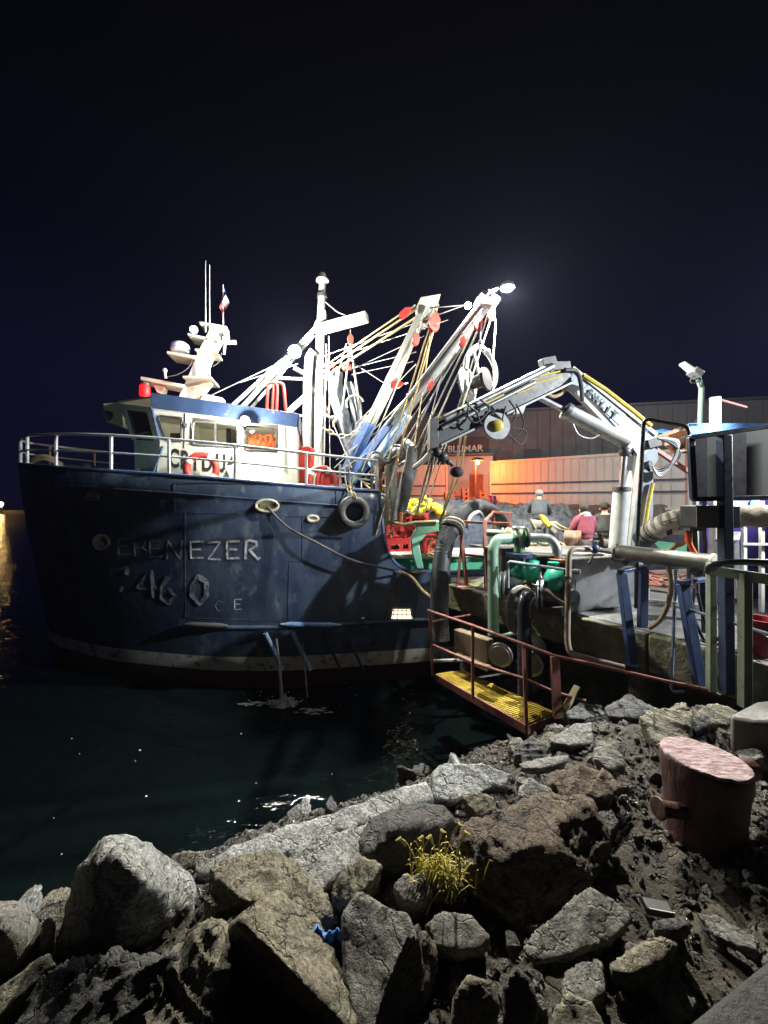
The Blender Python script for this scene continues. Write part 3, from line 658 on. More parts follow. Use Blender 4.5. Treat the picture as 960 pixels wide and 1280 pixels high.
# ---- wheelhouse
def wheelhouse():
    t1 = 1.9; wh = MB()
    zt0 = 6.58; zb = 3.95
    def side_pt(px, py): return SPP(px, py, t1)
    # near side wall as strips around the windows (photo outline: px 190..370)
    T = V((0, 0, 0)); th = W * -.06
    def quad(mb, a, b, c, d, ext=None): mb.prism([a, b, c, d], ext if ext is not None else th)
    s = lambda px, py: SPP(px, py, t1)
    rooflow = lambda x: 509 + (x - 190) * (533 - 509) / 180.0      # underside of the navy fascia
    mb = MB()
    quad(mb, s(190, rooflow(190)), s(371, rooflow(371)), s(371, 533), s(192, 518))      # above windows
    low = [(200, 551), (232, 556), (240, 557), (302, 562), (304, 566), (350, 567), (371, 569)]
    def lo(x):
        for i in range(len(low) - 1):
            if low[i][0] <= x <= low[i + 1][0]: return low[i][1] + (low[i + 1][1] - low[i][1]) * (x - low[i][0]) / (low[i + 1][0] - low[i][0])
        return low[-1][1]
    def up(x): return 518 + (x - 192) * (533 - 518) / 179.0
    for x0b, x1b, x0t, x1t in ((200, 208, 192, 197), (226, 240, 228, 239), (298, 305, 299, 306), (347, 371, 348, 371)):
        quad(mb, s(x0t, up(x0t)), s(x1t, up(x1t)), s(x1b, lo(x1b)), s(x0b, lo(x0b)))
    b1 = s(200, 551); sb = (b1 - V((BX, BY, 0))).dot(U)
    quad(mb, s(200, 551), s(371, 569), S(7.35, t1, zb), S(sb - .15, t1, zb))
    wl_ = mb.build('side_wall', white, WH, recalc=True)
    # window openings: frame, glass
    wins = [((197, 519), (228, 523), (226, 552), (208, 551)), ((241, 526), (298, 531), (298, 559), (240, 556)), ((306, 532), (346, 536), (346, 564), (305, 563))]
    for k, q in enumerate(wins):
        c = [s(*p) for p in q]; mb = MB(); mid = sum(c, V((0, 0, 0))) / 4; pts = []
        for i in range(4):
            a = c[i - 1]; b = c[i]; d = c[(i + 1) % 4]; r = .10
            A = b + (a - b).normalized() * r; B = b + (d - b).normalized() * r
            for j in range(5): t = j / 4; pts.append(A * (1 - t) ** 2 + b * 2 * t * (1 - t) + B * t * t)
        pts = [p.lerp(mid, .02) + W * .012 for p in pts]
        mb.tube(pts, .026, 6, True)
        if k == 1: mb.beam(s(269.5, 529) + W * .01, s(269.5, 558) + W * .01, .04, .03)
        fr = mb.build('window_frame', galv if k == 1 else rubber, WH)
        mb = MB(); mb.prism(pts, W * -.006); mb.build('glass', glass, fr, smooth=False)
    # front chamfer with window, raked
    f0t = S(2.97, 1.1, 6.62); f0s = S(3.25, 1.1, 5.72); s0t = s(190, 509); s0s = s(200, 551)
    mb = MB(); n_ = (f0t - s0t).cross(f0s - s0t).normalized() * .05
    def bl(u, v): return (s0t.lerp(f0t, u)).lerp(s0s.lerp(f0s, u), v)
    for (u0, u1, v0, v1) in ((0, 1, 0, .16), (0, .14, .16, 1), (.86, 1, .16, 1)): mb.prism([bl(u0, v0), bl(u1, v0), bl(u1, v1), bl(u0, v1)], n_)
    mb.build('corner_wall', white, WH)
    pts = [bl(.14, .16), bl(.86, .16), bl(.86, .98), bl(.14, .98)]; mb = MB(); mb.tube(pts, .028, 6, True); fr = mb.build('window_frame', rubber, WH); mb = MB(); mb.prism(pts, n_ * .1); mb.build('glass', glass, fr, smooth=False)
    # lower corner and lower front
    mb = MB(); lb = S(sb - .15, t1, zb); fb = S(3.3, 1.1, zb); mb.prism([s0s, f0s, fb, lb], -n_)
    mb.build('lower_corner_wall', ghostw, WH)
    g0t = S(2.97, -1.1, 6.62); g0s = S(3.25, -1.1, 5.72); gb = S(3.3, -1.1, zb)
    mb = MB(); mb.prism([f0s, g0s, gb, fb], U * .05); mb.prism([f0t, f0t.lerp(g0t, .08), f0s.lerp(g0s, .08), f0s], U * .05); mb.prism([f0t.lerp(g0t, .46), f0t.lerp(g0t, .54), f0s.lerp(g0s, .54), f0s.lerp(g0s, .46)], U * .05); mb.prism([g0t.lerp(f0t, .08), g0t, g0s, g0s.lerp(f0s, .08)], U * .05)
    mb.build('front_wall', white, WH)
    mb = MB(); mb.prism([f0t.lerp(g0t, .08), g0t.lerp(f0t, .08), g0s.lerp(f0s, .08), f0s.lerp(g0s, .08)], U * .006); mb.build('front_glass', glass, WH, smooth=False)
    # far side, back, floor
    mb = MB(); mb.prism([S(4.0, -1.9, zb), S(7.35, -1.9, zb), S(7.3, -1.9, 6.3), S(4.0, -1.9, 6.6)], W * .05); mb.prism([S(3.3, -1.1, zb), S(4.0, -1.9, zb), S(4.0, -1.9, 6.6), S(2.97, -1.1, 6.6)], U * .05)
    mb.prism([S(7.35, -1.9, zb), S(7.35, 1.84, zb), S(7.3, 1.84, 6.25), S(7.3, -1.9, 6.25)], U * -.05); mb.build('rear_wall', cream, WH)
    mb = MB(); mb.prism([S(3.6, -1.7, 4.9), S(7.2, -1.7, 4.9), S(7.2, 1.75, 4.9), S(3.6, 1.75, 4.9)], (0, 0, .05)); mb.build('cabin_floor', woodm, WH)
    # roof slab with navy fascia
    rt = lambda x: 491 + (x - 190) * (516 - 491) / 182.0
    a = s(189, 491); b = s(372, 517); a2 = s(190, 510); b2 = s(371, 534)
    roof = [a, b, b - W * 3.8, a - W * 3.8 ]; mb = MB()
    lowr = [a2, b2, b2 - W * 3.8, a2 - W * 3.8]
    mb.prism([a, b, b2, a2], W * .05); mb.prism([p + W * -3.85 for p in (a, b, b2, a2)], W * .05); mb.prism([b, b - W * 3.8, b2 - W * 3.8, b2], U * .05)
    mb.build('roof_fascia', roofblue, WH, bevel=.01)
    mb = MB(); fr_t = S(2.9, 1.1, 6.66); mb.prism([p - V((0, 0, .10)) for p in (a - W * .01, b - W * .01, b - W * 3.79, a - W * 3.79)], (0, 0, .05)); mb.prism([a - V((0, 0, .12)), S(2.9, 1.15, 6.62), S(2.9, -1.15, 6.62), a - W * 3.8 - V((0, 0, .12))], (0, 0, .05)); rf = mb.build('roof', white, WH)
    # visor ahead of the front windows
    v0 = SPP(129, 507, 1.1); v1 = SPP(152, 505, 1.1); v2 = SPP(153, 534, 1.1); v3 = SPP(133, 527, 1.1); v4 = SPP(129, 517, 1.1)
    mb = MB(); mb.prism([v0, v1, v2, v3, v4], W * -.05); mb.prism([v0, v1, v1 - W * 2.2, v0 - W * 2.2], (0, 0, .05)); mb.prism([v0, v4, v4 - W * 2.2, v0 - W * 2.2], U * .04); mb.prism([v4, v3, v3 - W * 2.2, v4 - W * 2.2], U * .04); mb.build('visor', cream, WH, bevel=.01)
    mb = MB(); q = SPP(147, 519, .9); mb.lathe([(.10, 0), (.16, .08), (.17, .25), (.14, .27)], q, V((-.6, -.6, -.3)), 16); mb.build('searchlight', black, WH)
    # trim line down the corner, door outline and small fittings
    mb = MB(); mb.tube([s0t + W * .03, s0s + W * .03], .03, 6); mb.tube([s(204, 558) + W * .02, s(192, 591) + W * .02], .025, 6); mb.build('corner_trim', roofblue, WH)
    mb = MB(); mb.tube([s(355, 534) + W * .02, s(357, 590) + W * .02], .02, 6); mb.tube([s(232, 517) + W * .01, s(231, 560) + W * .01], .012, 6); mb.build('wall_pipe', galv, WH)
    mb = MB(); mb.lathe([(.05, 0), (.06, .04), (.04, .07)], s(233, 532), W, 12); mb.build('wall_lamp', galv, WH)
    # letters of the call sign on the wall
    for ch, x, y in (('C', 218, 574), ('B', 231, 576), ('1', 244, 578), ('D', 259, 579), ('U', 276, 580), ('4', 288, 582)):
        c = s(x, y) + W * .008; o_ = text_mesh(ch, .60, letb, WH, V((0, 0, 0)), V((1, 0, 0)), (0, 0, 1), 'call_sign_letter', .003, .016); O_ = ori(WH)
        for v in o_.data.vertices: q_ = v.co + O_; v.co = c + (U - V((0, 0, .08))) * q_.x * .55 + V((0, 0, q_.z)) - W * q_.y - O_
    # wheel-house interior: console, shelf of orange life jackets
    mb = MB(); mb.prism([S(3.7, -1.3, 4.95), S(4.3, -1.3, 4.95), S(4.3, 1.3, 4.95), S(3.7, 1.3, 4.95)], (0, 0, .75)); mb.box(S(4.1, .4, 5.85), (.3, .4, .3)); mb.build('console', woodm, WH)
    mb = MB(); mb.prism([S(6.0, -1.7, 5.6), S(7.2, -1.7, 5.6), S(7.2, 1.0, 5.6), S(6.0, 1.0, 5.6)], (0, 0, .05)); mb.prism([S(4.7, -1.8, 5.4), S(5.9, -1.8, 5.4), S(5.9, -1.4, 5.4), S(4.7, -1.4, 5.4)], (0, 0, .3)); mb.build('shelf', cream, WH)
    mb = MB(); mb.box(S(5.3, .6, 5.55), (.5, .5, .15)); mb.box(S(5.5, .6, 5.85), (.12, .5, .55)); mb.build('helm_chair', dsteel, WH)
    for k in range(5):
        c = s(312 + 7.4 * k, 552 + rnd.uniform(-3, 4)) - W * .35; j = MB(); j.ball(c, .13, (1, .8, 1.1), 14, 10); j.torus(c + V((.02, -.05, .12)), (.3, 1, .2), .10, .035, 14, 8)
        tag(j.build('life_jacket', oran, base=c - V((0, 0, .14))), 'orange life jacket piled behind the aft wheelhouse window', 'life jacket', 'life jackets behind the aft window')
    mb = MB(); mb.prism([s(303, 565) - W * .06, s(352, 568) - W * .06, s(352, 568) - W * .62, s(303, 565) - W * .62], (0, 0, .03)); mb.build('window_shelf', cream, WH)
    # box vent leaning at the side
    mb = MB(); mb.prism([s(284, 584), s(303, 581), s(314, 600), s(292, 604)], W * .3); mb.build('deck_locker', ghostw, WH, bevel=.02)
WH = bpy.data.objects.new('wheelhouse', None)
# the wheelhouse is a part (mesh) of the boat: its cabin base carries the walls, windows and roof
mb = MB(); mb.prism([S(3.5, -1.7, 3.9), S(7.3, -1.85, 3.9), S(7.3, 1.84, 3.9), S(4.3, 1.84, 3.9), S(3.5, 1.1, 3.9)], (0, 0, .06))
bpy.data.objects.remove(WH); WH = mb.build('wheelhouse', white, ship)
wheelhouse()
# ---- signal mast on the wheelhouse roof
def signal_mast():
    t0 = .3; q = lambda x, y, t=t0: SPP(x, y, t)
    mb = MB(); pts = [(222, 498), (246, 498), (252, 470), (262, 445), (283, 407), (264, 407), (247, 440), (235, 470)]
    mb.prism([q(*p) for p in pts], W * -.42); M_ = mb.build('signal_mast', white, ship, bevel=.015)
    def plat(x0, y0, x1, y1, w, nm, th=.05, m=cream):
        mb = MB(); a = q(x0, y0, t0); b = q(x1, y1, t0); mb.prism([a + W * w, b + W * w, b - W * (w + .4), a - W * (w + .4)], (0, 0, -th)); return mb.build(nm, m, M_, bevel=.01)
    plat(178, 472, 232, 482, .12, 'platform', .10); plat(232, 473, 267, 474, .25, 'platform', .06); plat(211, 441, 246, 447, .15, 'platform', .08); plat(246, 439, 272, 440, .2, 'platform', .05)
    plat(236, 418, 262, 424, .12, 'platform', .07); plat(249, 402, 282, 408, .05, 'platform', .06)
    mb = MB(); mb.prism([q(233, 480), q(266, 474), q(248, 497), q(233, 497)], W * -.3); mb.build('bracket', mat('rusty_white', (.5, .45, .36), (.4, .2, .08), 9, .6), M_)
    mb = MB(); mb.prism([q(192, 481), q(205, 483), q(202, 492), q(196, 490)], W * -.3); mb.build('light_bracket', cream, M_)
    c = q(225, 440); mb = MB(); mb.lathe([(.22, 0), (.25, .05), (.25, .14), (.245, .15)], c, n=24); rd = mb.build('radome', ghostw, M_)
    mb = MB(); mb.lathe([(.247, .145), (.22, .21), (.14, .26), (.01, .28)], c, n=24); mb.build('radome_cap', ghostw, rd)
    mb = MB(); mb.lathe([(.252, .045), (.254, .11)], c, n=24); mb.build('radome_band', lblue, rd)
    mb = MB(); mb.cyl(q(207, 473), q(206, 464), .035); mb.ball(q(206, 463), .06); mb.build('gps_antenna', white, M_)
    for x, y0, y1, r in ((257, 415, 326, .013), (262, 470, 331, .014)):
        mb = MB(); a = q(x, y0, .45); b = q(x, y1, .45); mb.tube([a, a.lerp(b, .3), b], [r * 1.6, r, r * .6], 6); mb.build('whip_antenna', ghostw, M_)
    mb = MB(); a = q(279, 406, .3); mb.cyl(a, q(279, 356, .3), .013); fp = mb.build('flag_pole', ghostw, M_)
    # flag (blue canton, white, red) hanging in folds
    top = q(279, 360, .3); hts = .75; vs = {}; N = 10
    for key, c0, c1, r0, r1 in (('b', 0, .45, 0, .5), ('w', .45, 1, 0, .5), ('r', 0, 1, .5, 1)):
        mb = MB(); g = []
        for i in range(N + 1):
            for j in range(N + 1):
                u = c0 + (c1 - c0) * i / N; v = r0 + (r1 - r0) * j / N
                # drooping: fly end falls
                x = .02 + u * .18; z = -v * .42 - u * .42; yy = .05 * math.sin(u * 9 + v * 2) 
                g.append(top + V((x * (.8 - .5 * v), yy, z)) + V((-.10 * v, 0, 0)))
        mb.add(g, [(i * (N + 1) + j, (i + 1) * (N + 1) + j, (i + 1) * (N + 1) + j + 1, i * (N + 1) + j + 1) for i in range(N) for j in range(N)]); mb.build('flag_panel', flagm[key], fp)
    mb = MB(); p = q(243, 413, .45); mb.lathe([(.05, 0), (.10, .06), (.11, .12)], p - W * .05, W, 14); fl = mb.build('floodlight', ghostw, M_); mb = MB(); mb.lathe([(.085, 0), (.085, .012)], p + W * .072, W, 14); mb.build('lens', bulbc, fl)
    mb = MB(); mb.lathe([(.10, -.16), (.125, -.11), (.125, .11), (.10, .16)], q(181, 489, .5), (0, 0, 1), 14); nl = mb.build('navigation_light', bulbr, M_)
    mb = MB(); mb.lathe([(.13, .16), (.13, .20)], q(181, 489, .5), n=14); mb.lathe([(.12, -.20), (.12, -.16)], q(181, 489, .5), n=14); mb.build('light_housing', black, nl)
    mb = MB(); mb.beam(q(272, 428), q(295, 428), .09, .09); mb.build('horn_bar', cream, M_)
    mb = MB(); mb.ball(q(283, 421), .09); mb.build('horn', white, M_)
    mb = MB(); mb.cyl(q(281, 430), q(280, 443), .035); mb.build('horn_stem', white, M_)
    mb = MB(); mb.ball(q(283, 416), .035); mb.build('red_lens', red, M_)
    mb = MB(); mb.tube(smooth_path([q(242, 448), q(235, 460), q(222, 468), q(209, 471)]), .012, 6); mb.build('cable', ropeb, M_)
    mb = MB(); mb.tube(smooth_path([q(277, 440), q(274, 452), q(266, 458)]), .010, 6); mb.build('cable', ropeb, M_)
    mb = MB(); mb.prism([q(255, 492), q(278, 497), q(278, 503), q(250, 500)], W * -.4); mb.build('roof_box', ghostw, M_)
signal_mast()

# ---- main mast
YM = 11.45
def mast():
    q = lambda x, y, d=0: P(x, y, YM + d)
    mb = MB(); base = q(396, 640); base.z = 1.6
    mb.tube([base, q(396, 600), q(398, 500), q(401, 400), q(403, 352)], [.20, .19, .17, .12, .10], 14); M_ = mb.build('main_mast', mastw, ship)
    mb = MB(); mb.lathe([(.08, 0), (.19, .06), (.19, .10), (.10, .12), (.10, .26), (.07, .30)], q(403, 354), n=14); mb.build('mast_cap', cream, M_)
    mb = MB(); mb.lathe([(.15, 0), (.15, .10)], q(402.5, 372), n=14); mb.build('collar', dsteel, M_)
    mb = MB(); mb.prism([q(403, 390, -.1), q(407, 388, -.1), q(407, 415, -.1), q(391, 412, -.1), q(394, 402, -.1)], (0, .25, 0)); mb.build('gusset', cream, M_)
    mb = MB(); mb.beam(q(402, 411, -.1), q(459, 396, -.5), .26, .26); ar = mb.build('outrigger_arm', cream, M_, bevel=.02)
    mb = MB(); mb.tube([q(374, 560), q(386, 450) + V((0, 0, 0))], .001, 4)
    mb = MB(); mb.tube([q(383, 600, -.3), q(385, 470, -.3), q(387, 446, -.3), q(390, 440, -.3), q(393, 444, -.3)], [.14, .13, .13, .12, .10], 12); mb.build('exhaust_pipe', mastw, M_)
    # A-frame struts down to the wheelhouse
    mb = MB(); mb.beam(q(400, 404, -.1), q(300, 512, -1.2), .12, .12); mb.build('strut', mastw, M_)
    mb = MB(); mb.beam(q(397, 410, .3), q(291, 507, -.6), .10, .10); mb.build('strut', mastw, M_)
    mb = MB(); mb.beam(q(392, 420, .1), q(306, 519, -1.0), .07, .07); mb.build('strut', mastw, M_)
    for a, b, w_ in (((349, 473), (386, 474), .07), ((368, 460), (386, 471), .09), ((357, 518), (392, 486), .16), ((350, 519), (388, 520), .06)):
        mb = MB(); mb.beam(q(*a, -.5), q(*b, -.1), w_, w_); mb.build('strut', mastw, M_)
    mb = MB(); mb.lathe([(.10, 0), (.17, .10), (.18, .2)], q(367, 439, -.75) + V((0, .12, .08)), (.2, -.8, -.55), 18); fl = mb.build('floodlight', dsteel, M_)
    mb = MB(); mb.ball(q(367, 439, -.75), .085); mb.build('lens', bulb, fl)
    mb = MB(); mb.lathe([(.08, 0), (.12, .1)], P(308, 526, 9.1) , (0, -1, -.2), 16); fl = mb.build('wheelhouse_floodlight', dsteel, ship)
    mb = MB(); mb.ball(P(308, 526, 8.98), .06); mb.build('lens', bulb, fl)
    # red ladder hoops and red casing aft of the wheelhouse
    for x0, xt, x1 in ((333, 338, 345), (340, 345, 358)):
        mb = MB(); mb.tube(elbow_path([q(x0, 521, -1), q(xt - 3, 478, -1), q(xt + 9, 479, -1), q(x1, 521, -1)], .25), .045, 8); mb.build('ladder_hoop', red, ship)
    mb = MB(); mb.prism([q(362, 536, -1.5), q(367, 537, -1.5), q(367, 590, -1.5), q(361, 590, -1.5)], (0, .12, 0)); mb.build('fire_pipe', red, ship)
    mb = MB(); mb.prism([q(372, 560, -1.2), q(384, 556, -1.2), q(391, 560, -1.2), q(387, 603, -1.2), q(369, 603, -1.2)], (0, .4, 0)); mb.build('red_casing', red, ship, bevel=.03)
    mb = MB(); mb.tube([q(404, 375), q(412, 382), q(422, 390, -.2), q(433, 395, -.4)], .02, 6); mb.build('stay_cable', wire, ship)
mast()

# ---- booms
def boom(name, p, q, w0, w1, split, mlow, mup, label=None):
    p = V(p); q = V(q); c = p.lerp(q, split)
    mb = MB(); ws = w0 + (w1 - w0) * split; mb.beam(p, c, w0, w0, ws, ws); b = mb.build(name, mlow, ship, bevel=.02)
    mb = MB(); mb.beam(c, q, ws * .97, ws * .97, w1, w1); u = mb.build('upper_section', mup, b, bevel=.02)
    d = (q - p).normalized(); a, bb, _ = frame(d)
    mb = MB()
    for sx in (-1, 1): mb.beam(p.lerp(q, .02) + a * sx * w0 * .42 + bb * w0 * .52, c + a * sx * ws * .42 + bb * ws * .52, .03, .03)
    mb.build('edge_flange', mlow, b)
    return b
b1p = P(434, 590, 10.6); b1q = P(533, 383, 8.7)
bm1 = boom('derrick_boom', b1p, b1q, .25, .19, .34, boomblue, mat('boom_grey', (.20, .215, .185), (.15, .16, .145), 5, .5, c3=(.28, .28, .25), amt3=.35, scale3=5))
mb = MB(); q = lambda x, y: P(x, y, 8.75); mb.prism([q(520, 384), q(526, 371), q(551, 367), q(548, 377), q(533, 405), q(524, 403)], (0, .3, 0)); mb.build('boom_head', cream, bm1, bevel=.015)
b2p = P(438, 600, 10.6); b2q = P(617, 366, 7.45)
bm2 = boom('power_block_boom', b2p, b2q, .26, .20, .38, boomblue, mastw)
d_ = (b2q - b2p).normalized(); a_, bb_, _ = frame(d_)
for sg in (-1, 1):
    mb = MB(); mb.tube([b2p.lerp(b2q, .36) + a_ * .16 * sg + bb_ * .02, b2q + a_ * .13 * sg], .035, 8); mb.build('side_tube', mastw, bm2)
mb = MB(); mb.beam(b2p.lerp(b2q, .16) - bb_ * .28, b2p.lerp(b2q, .46) - bb_ * .17, .22, .18); mb.build('hydraulic_cylinder', lblue, bm2, bevel=.02)
mb = MB()
for k in range(14): 
    p = b2p.lerp(b2q, .42 + k * .04); mb.beam(p - a_ * .15, p + a_ * .15 + d_ * .1, .03, .03)
mb.build('lattice', mastw, bm2)
q = lambda x, y, Y=7.4: P(x, y, Y)
mb = MB(); mb.prism([q(596, 372), q(604, 362), q(612, 364), q(626, 372), q(622, 380), q(600, 379)], (0, .34, 0)); mb.build('boom_head', mastw, bm2, bevel=.015)
mb = MB(); mb.tube([q(612, 366), q(622, 360), q(634, 355)], .03, 8); la = mb.build('lamp_arm', mastw, bm2)
mb = MB(); mb.lathe([(.05, 0), (.12, .05), (.14, .12), (.12, .14)], L1 + V((0, 0, .06)), (0, 0, -1), 18); mb.build('lamp_housing', dsteel, la)
mb = MB(); mb.ball(L1 + V((0, 0, -.05)), .085); mb.build('lamp_lens', bulb, la)
mb = MB(); mb.ball(P(585, 382, 7.7), .065); lb_ = mb.build('boom_lamp', bulb, bm2)
mb = MB(); mb.ball(P(511, 510, 9.5), .07); mb.build('deck_lamp', bulb, ship)
mb = MB(); mb.tube([P(511, 510, 9.55), P(516, 500, 9.6), P(508, 492, 9.6)], .03, 6); mb.build('deck_lamp_bracket', dsteel, ship)

# hoisting tackles (twin stays from mast to boom heads) and the many wires: parts of the boat
def line(x0, y0, Y0, x1, y1, Y1, m=rope_m, r=.016, sag=0.0, nm='rigging_line'):
    mb = MB(); mb.tube(sagline(P(x0, y0, Y0), P(x1, y1, Y1), sag, 8 if sag else 1), r, 6); mb.build(nm, m, ship)
for a in ((404, 465, 11.3, 522, 385, 8.8, ropey, .03), (404, 472, 11.3, 526, 393, 8.8, ropey, .03), (404, 459, 11.3, 505, 390, 8.9, ropey, .022),
          (402, 446, 11.3, 585, 380, 8, wire, .012), (440, 460, 11, 520, 440, 9, wire, .011), (440, 468, 11, 516, 452, 9, wire, .010), (440, 462, 11, 530, 420, 9, wire, .010),
          (443, 455, 11, 482, 480, 10, wire, .012), (440, 440, 11, 560, 400, 8.2, wire, .010),
          (546, 378, 8.8, 478, 600, 8.9, ropey, .022), (548, 380, 8.8, 502, 545, 8.8, ropey, .020), (548, 392, 8.6, 470, 668, 8.6, ropey, .022),
          (527, 405, 8.7, 452, 590, 9.8, rope_m, .016), (540, 410, 8.7, 508, 620, 8.9, ropey, .016), (600, 395, 7.6, 496, 610, 8.8, rope_m, .018), (603, 400, 7.6, 504, 618, 8.8, rope_m, .018),
          (592, 410, 7.7, 486, 585, 9.4, wire, .015), (580, 430, 7.8, 478, 560, 10, wire, .015), (570, 440, 7.8, 470, 590, 10, rope_m, .013), (560, 455, 8, 510, 560, 9, wire, .015), (552, 470, 8, 520, 590, 8.6, wire, .013),
          (420, 575, 10.5, 500, 520, 9.5, rope_m, .014), (418, 585, 10.5, 505, 500, 9.5, rope_m, .014), (430, 560, 10.4, 498, 470, 9.5, wire, .014), (405, 600, 10.6, 470, 560, 9.8, rope_m, .014), (440, 545, 10.4, 505, 470, 9.4, rope_m, .012),
          (445, 530, 10.4, 520, 455, 9.2, rope_m, .012), (455, 600, 9.8, 540, 470, 8.8, rope_m, .013), (520, 640, 8.4, 590, 470, 7.6, rope_m, .012),
          (395, 600, 11, 412, 440, 11.2, rope_m, .022), (404, 640, 11, 408, 430, 11.2, rope_m, .020), (413, 620, 10.7, 411, 420, 11.2, rope_m, .014),
          (300, 478, 9.6, 372, 455, 10.8, wire, .014), (262, 495, 9.5, 362, 448, 10.8, wire, .013), (404, 500, 11.2, 440, 585, 10, wire, .013),
          (538, 385, 8.7, 585, 381, 8, wire, .012), (620, 378, 7.5, 566, 545, 7.0, rope_m, .016), (609, 395, 7.5, 531, 640, 8.1, rope_m, .014)):
    line(*a)
# the pulleys: red blocks
def pulley(loc, tilt, size, label):
    size *= .78
    t = thing('pulley_block', loc, label, 'pulley', 'red pulley blocks in the rigging'); c = V(loc); ax = V((math.cos(tilt), .5, math.sin(tilt))).normalized()
    mb = MB()
    for sgn in (-1, 1):
        n_ = V((.15, -1, 0)).normalized(); o = c + n_ * sgn * .045 * size; up = V((math.sin(tilt), 0, math.cos(tilt))); rt = n_.cross(up)
        mb.prism([o + up * .20 * size, o + rt * .10 * size + up * .05 * size, o + rt * .09 * size - up * .14 * size, o - up * .20 * size, o - rt * .09 * size - up * .14 * size, o - rt * .10 * size + up * .05 * size], n_ * .018 * size)
    mb.build('cheek', buoyred, t, bevel=.006)
    mb = MB(); mb.cyl(c - n_ * .035 * size, c + n_ * .035 * size, .10 * size, n=16); mb.build('sheave', steel, t)
    mb = MB(); mb.torus(c + up * .26 * size, n_.cross(up), .05 * size, .014 * size, 14, 6); mb.build('shackle', steel, t)
    return t
for x, y, Y, tl, sz, lab in ((507, 391, 8.8, .9, 1.15, 'red pulley block left of the first boom head'), (543, 403, 8.6, .1, 1.5, 'largest red pulley, hanging under the first boom head'),
                             (520, 424, 8.7, .15, 1.0, 'thin red pulley beside the grey upper part of the first boom'), (438, 424, 11.1, 0, 1.1, 'red pulley hanging from the outrigger arm of the mast'),
                             (414, 457, 11.2, 1.2, 1.1, 'red pulley where the twin stays meet the mast'), (436, 459, 11.0, 1.5, 1.3, 'red pulley right of the mast above the grey tarpaulin'),
                             (496, 481, 9.4, 1.4, 1.15, 'red pulley behind the middle of the first boom'), (598, 404, 7.55, .15, 1.0, 'red pulley above the hanging power block'),
                             (614, 393, 7.45, .1, .9, 'red pulley under the tip of the lamp boom'), (578, 427, 7.7, .1, .8, 'slim red pulley under the middle of the lamp boom'), (538, 482, 8.4, .3, .8, 'small dark red pulley low on the lamp boom')):
    pulley(P(x, y, Y), tl, sz, lab)
# power block (net hauler) hanging from the lamp boom
def power_block():
    c = P(594, 478, 7.5); t = thing('power_block', c, 'grey net hauling block hanging from the lamp boom', 'power block')
    q = lambda x, y, d=0: P(x, y, 7.5 + d)
    mb = MB(); mb.tube([q(601, 408), q(600, 428)], .018, 6); mb.torus(q(600, 430), (1, .3, 0), .07, .018, 14, 6); mb.build('shackle', steel, t)
    mb = MB(); mb.tube(smooth_path([q(582, 470, -.1), q(584, 446, -.1), q(596, 434), q(608, 440, .1), q(618, 458, .1), q(619, 476, .1), q(614, 488, .1)]), [.05] * 31, 10); mb.build('yoke', galv, t)
    mb = MB(); ax = V((.75, -.62, .1)).normalized(); cc = q(588, 480, -.1); mb.lathe([(.30, -.05), (.34, -.08), (.34, -.04), (.24, -.01), (.22, .03)], cc, ax, 26); w_ = mb.build('sheave_wheel', ghostw, t)
    mb = MB()
    for k in range(6):
        an = k * math.pi / 3; a, b, d = frame(ax); v = a * math.cos(an) + b * math.sin(an); mb.beam(cc + v * .05 - ax * .09, cc + v * .30 - ax * .09, .07, .03)
    mb.cyl(cc - ax * .12, cc + ax * .05, .07); mb.build('wheel_spokes', galv, w_)
    mb = MB(); mb.lathe([(.12, 0), (.13, .18), (.17, .26), (.22, .28), (.21, .33)], cc + ax * .02, ax, 24); mb.build('drum', rubber, t)
    mb = MB(); mb.tube([q(592, 440, -.15), q(600, 474, -.2)], .03, 8); mb.build('link_bar', ghostw, t)
    mb = MB(); mb.tube([q(598, 432), q(585, 446, -.12), q(582, 462, -.15)], .05, 8); mb.ball(q(609, 440), .07); mb.build('hydraulic_motor', galv, t)
    mb = MB(); mb.tube(smooth_path([q(615, 392), q(619, 402), q(618, 425), q(616, 455), q(619, 465)]), .02, 6); tag(mb.build('hanging_hose', rope_m, base=q(617, 430)), 'pale rope hanging from the boom tip beside the net hauling block', 'rope')
power_block()
# grey tarpaulin / folded sail hanging by the mast
def folded():
    for pts, w_, nm in ((((421, 465), (419, 490), (428, 520), (436, 560), (440, 585)), .34, 'furled_net'), (((436, 478), (443, 500), (446, 530), (438, 560)), .26, 'furled_net')):
        P3 = smooth_path([P(x, y, 10.9) for x, y in pts], 6); mb = MB(); n = len(P3); N = 18; vs = []
        for i, p in enumerate(P3):
            rr = w_ * .5 * (.55 + .55 * math.sin(math.pi * min(1, .15 + i / n)))
            for k in range(N):
                a = 2 * math.pi * k / N; r = rr * (1 + .28 * math.sin(5 * a + i * .25)) ; vs.append(p + V((math.cos(a) * r, math.sin(a) * r, 0)))
        mb.add(vs, [(i * N + k, i * N + (k + 1) % N, (i + 1) * N + (k + 1) % N, (i + 1) * N + k) for i in range(n - 1) for k in range(N)])
        tag(mb.build(nm, mat('grey_canvas', (.15, .17, .19), (.09, .10, .115), 8, .85, bump=.5, bscale=25), base=P3[-1], angle=70), 'grey net bundle furled beside the white mast, ' + ('longer left fold' if w_ > .3 else 'shorter right fold'), 'net bundle')
folded()
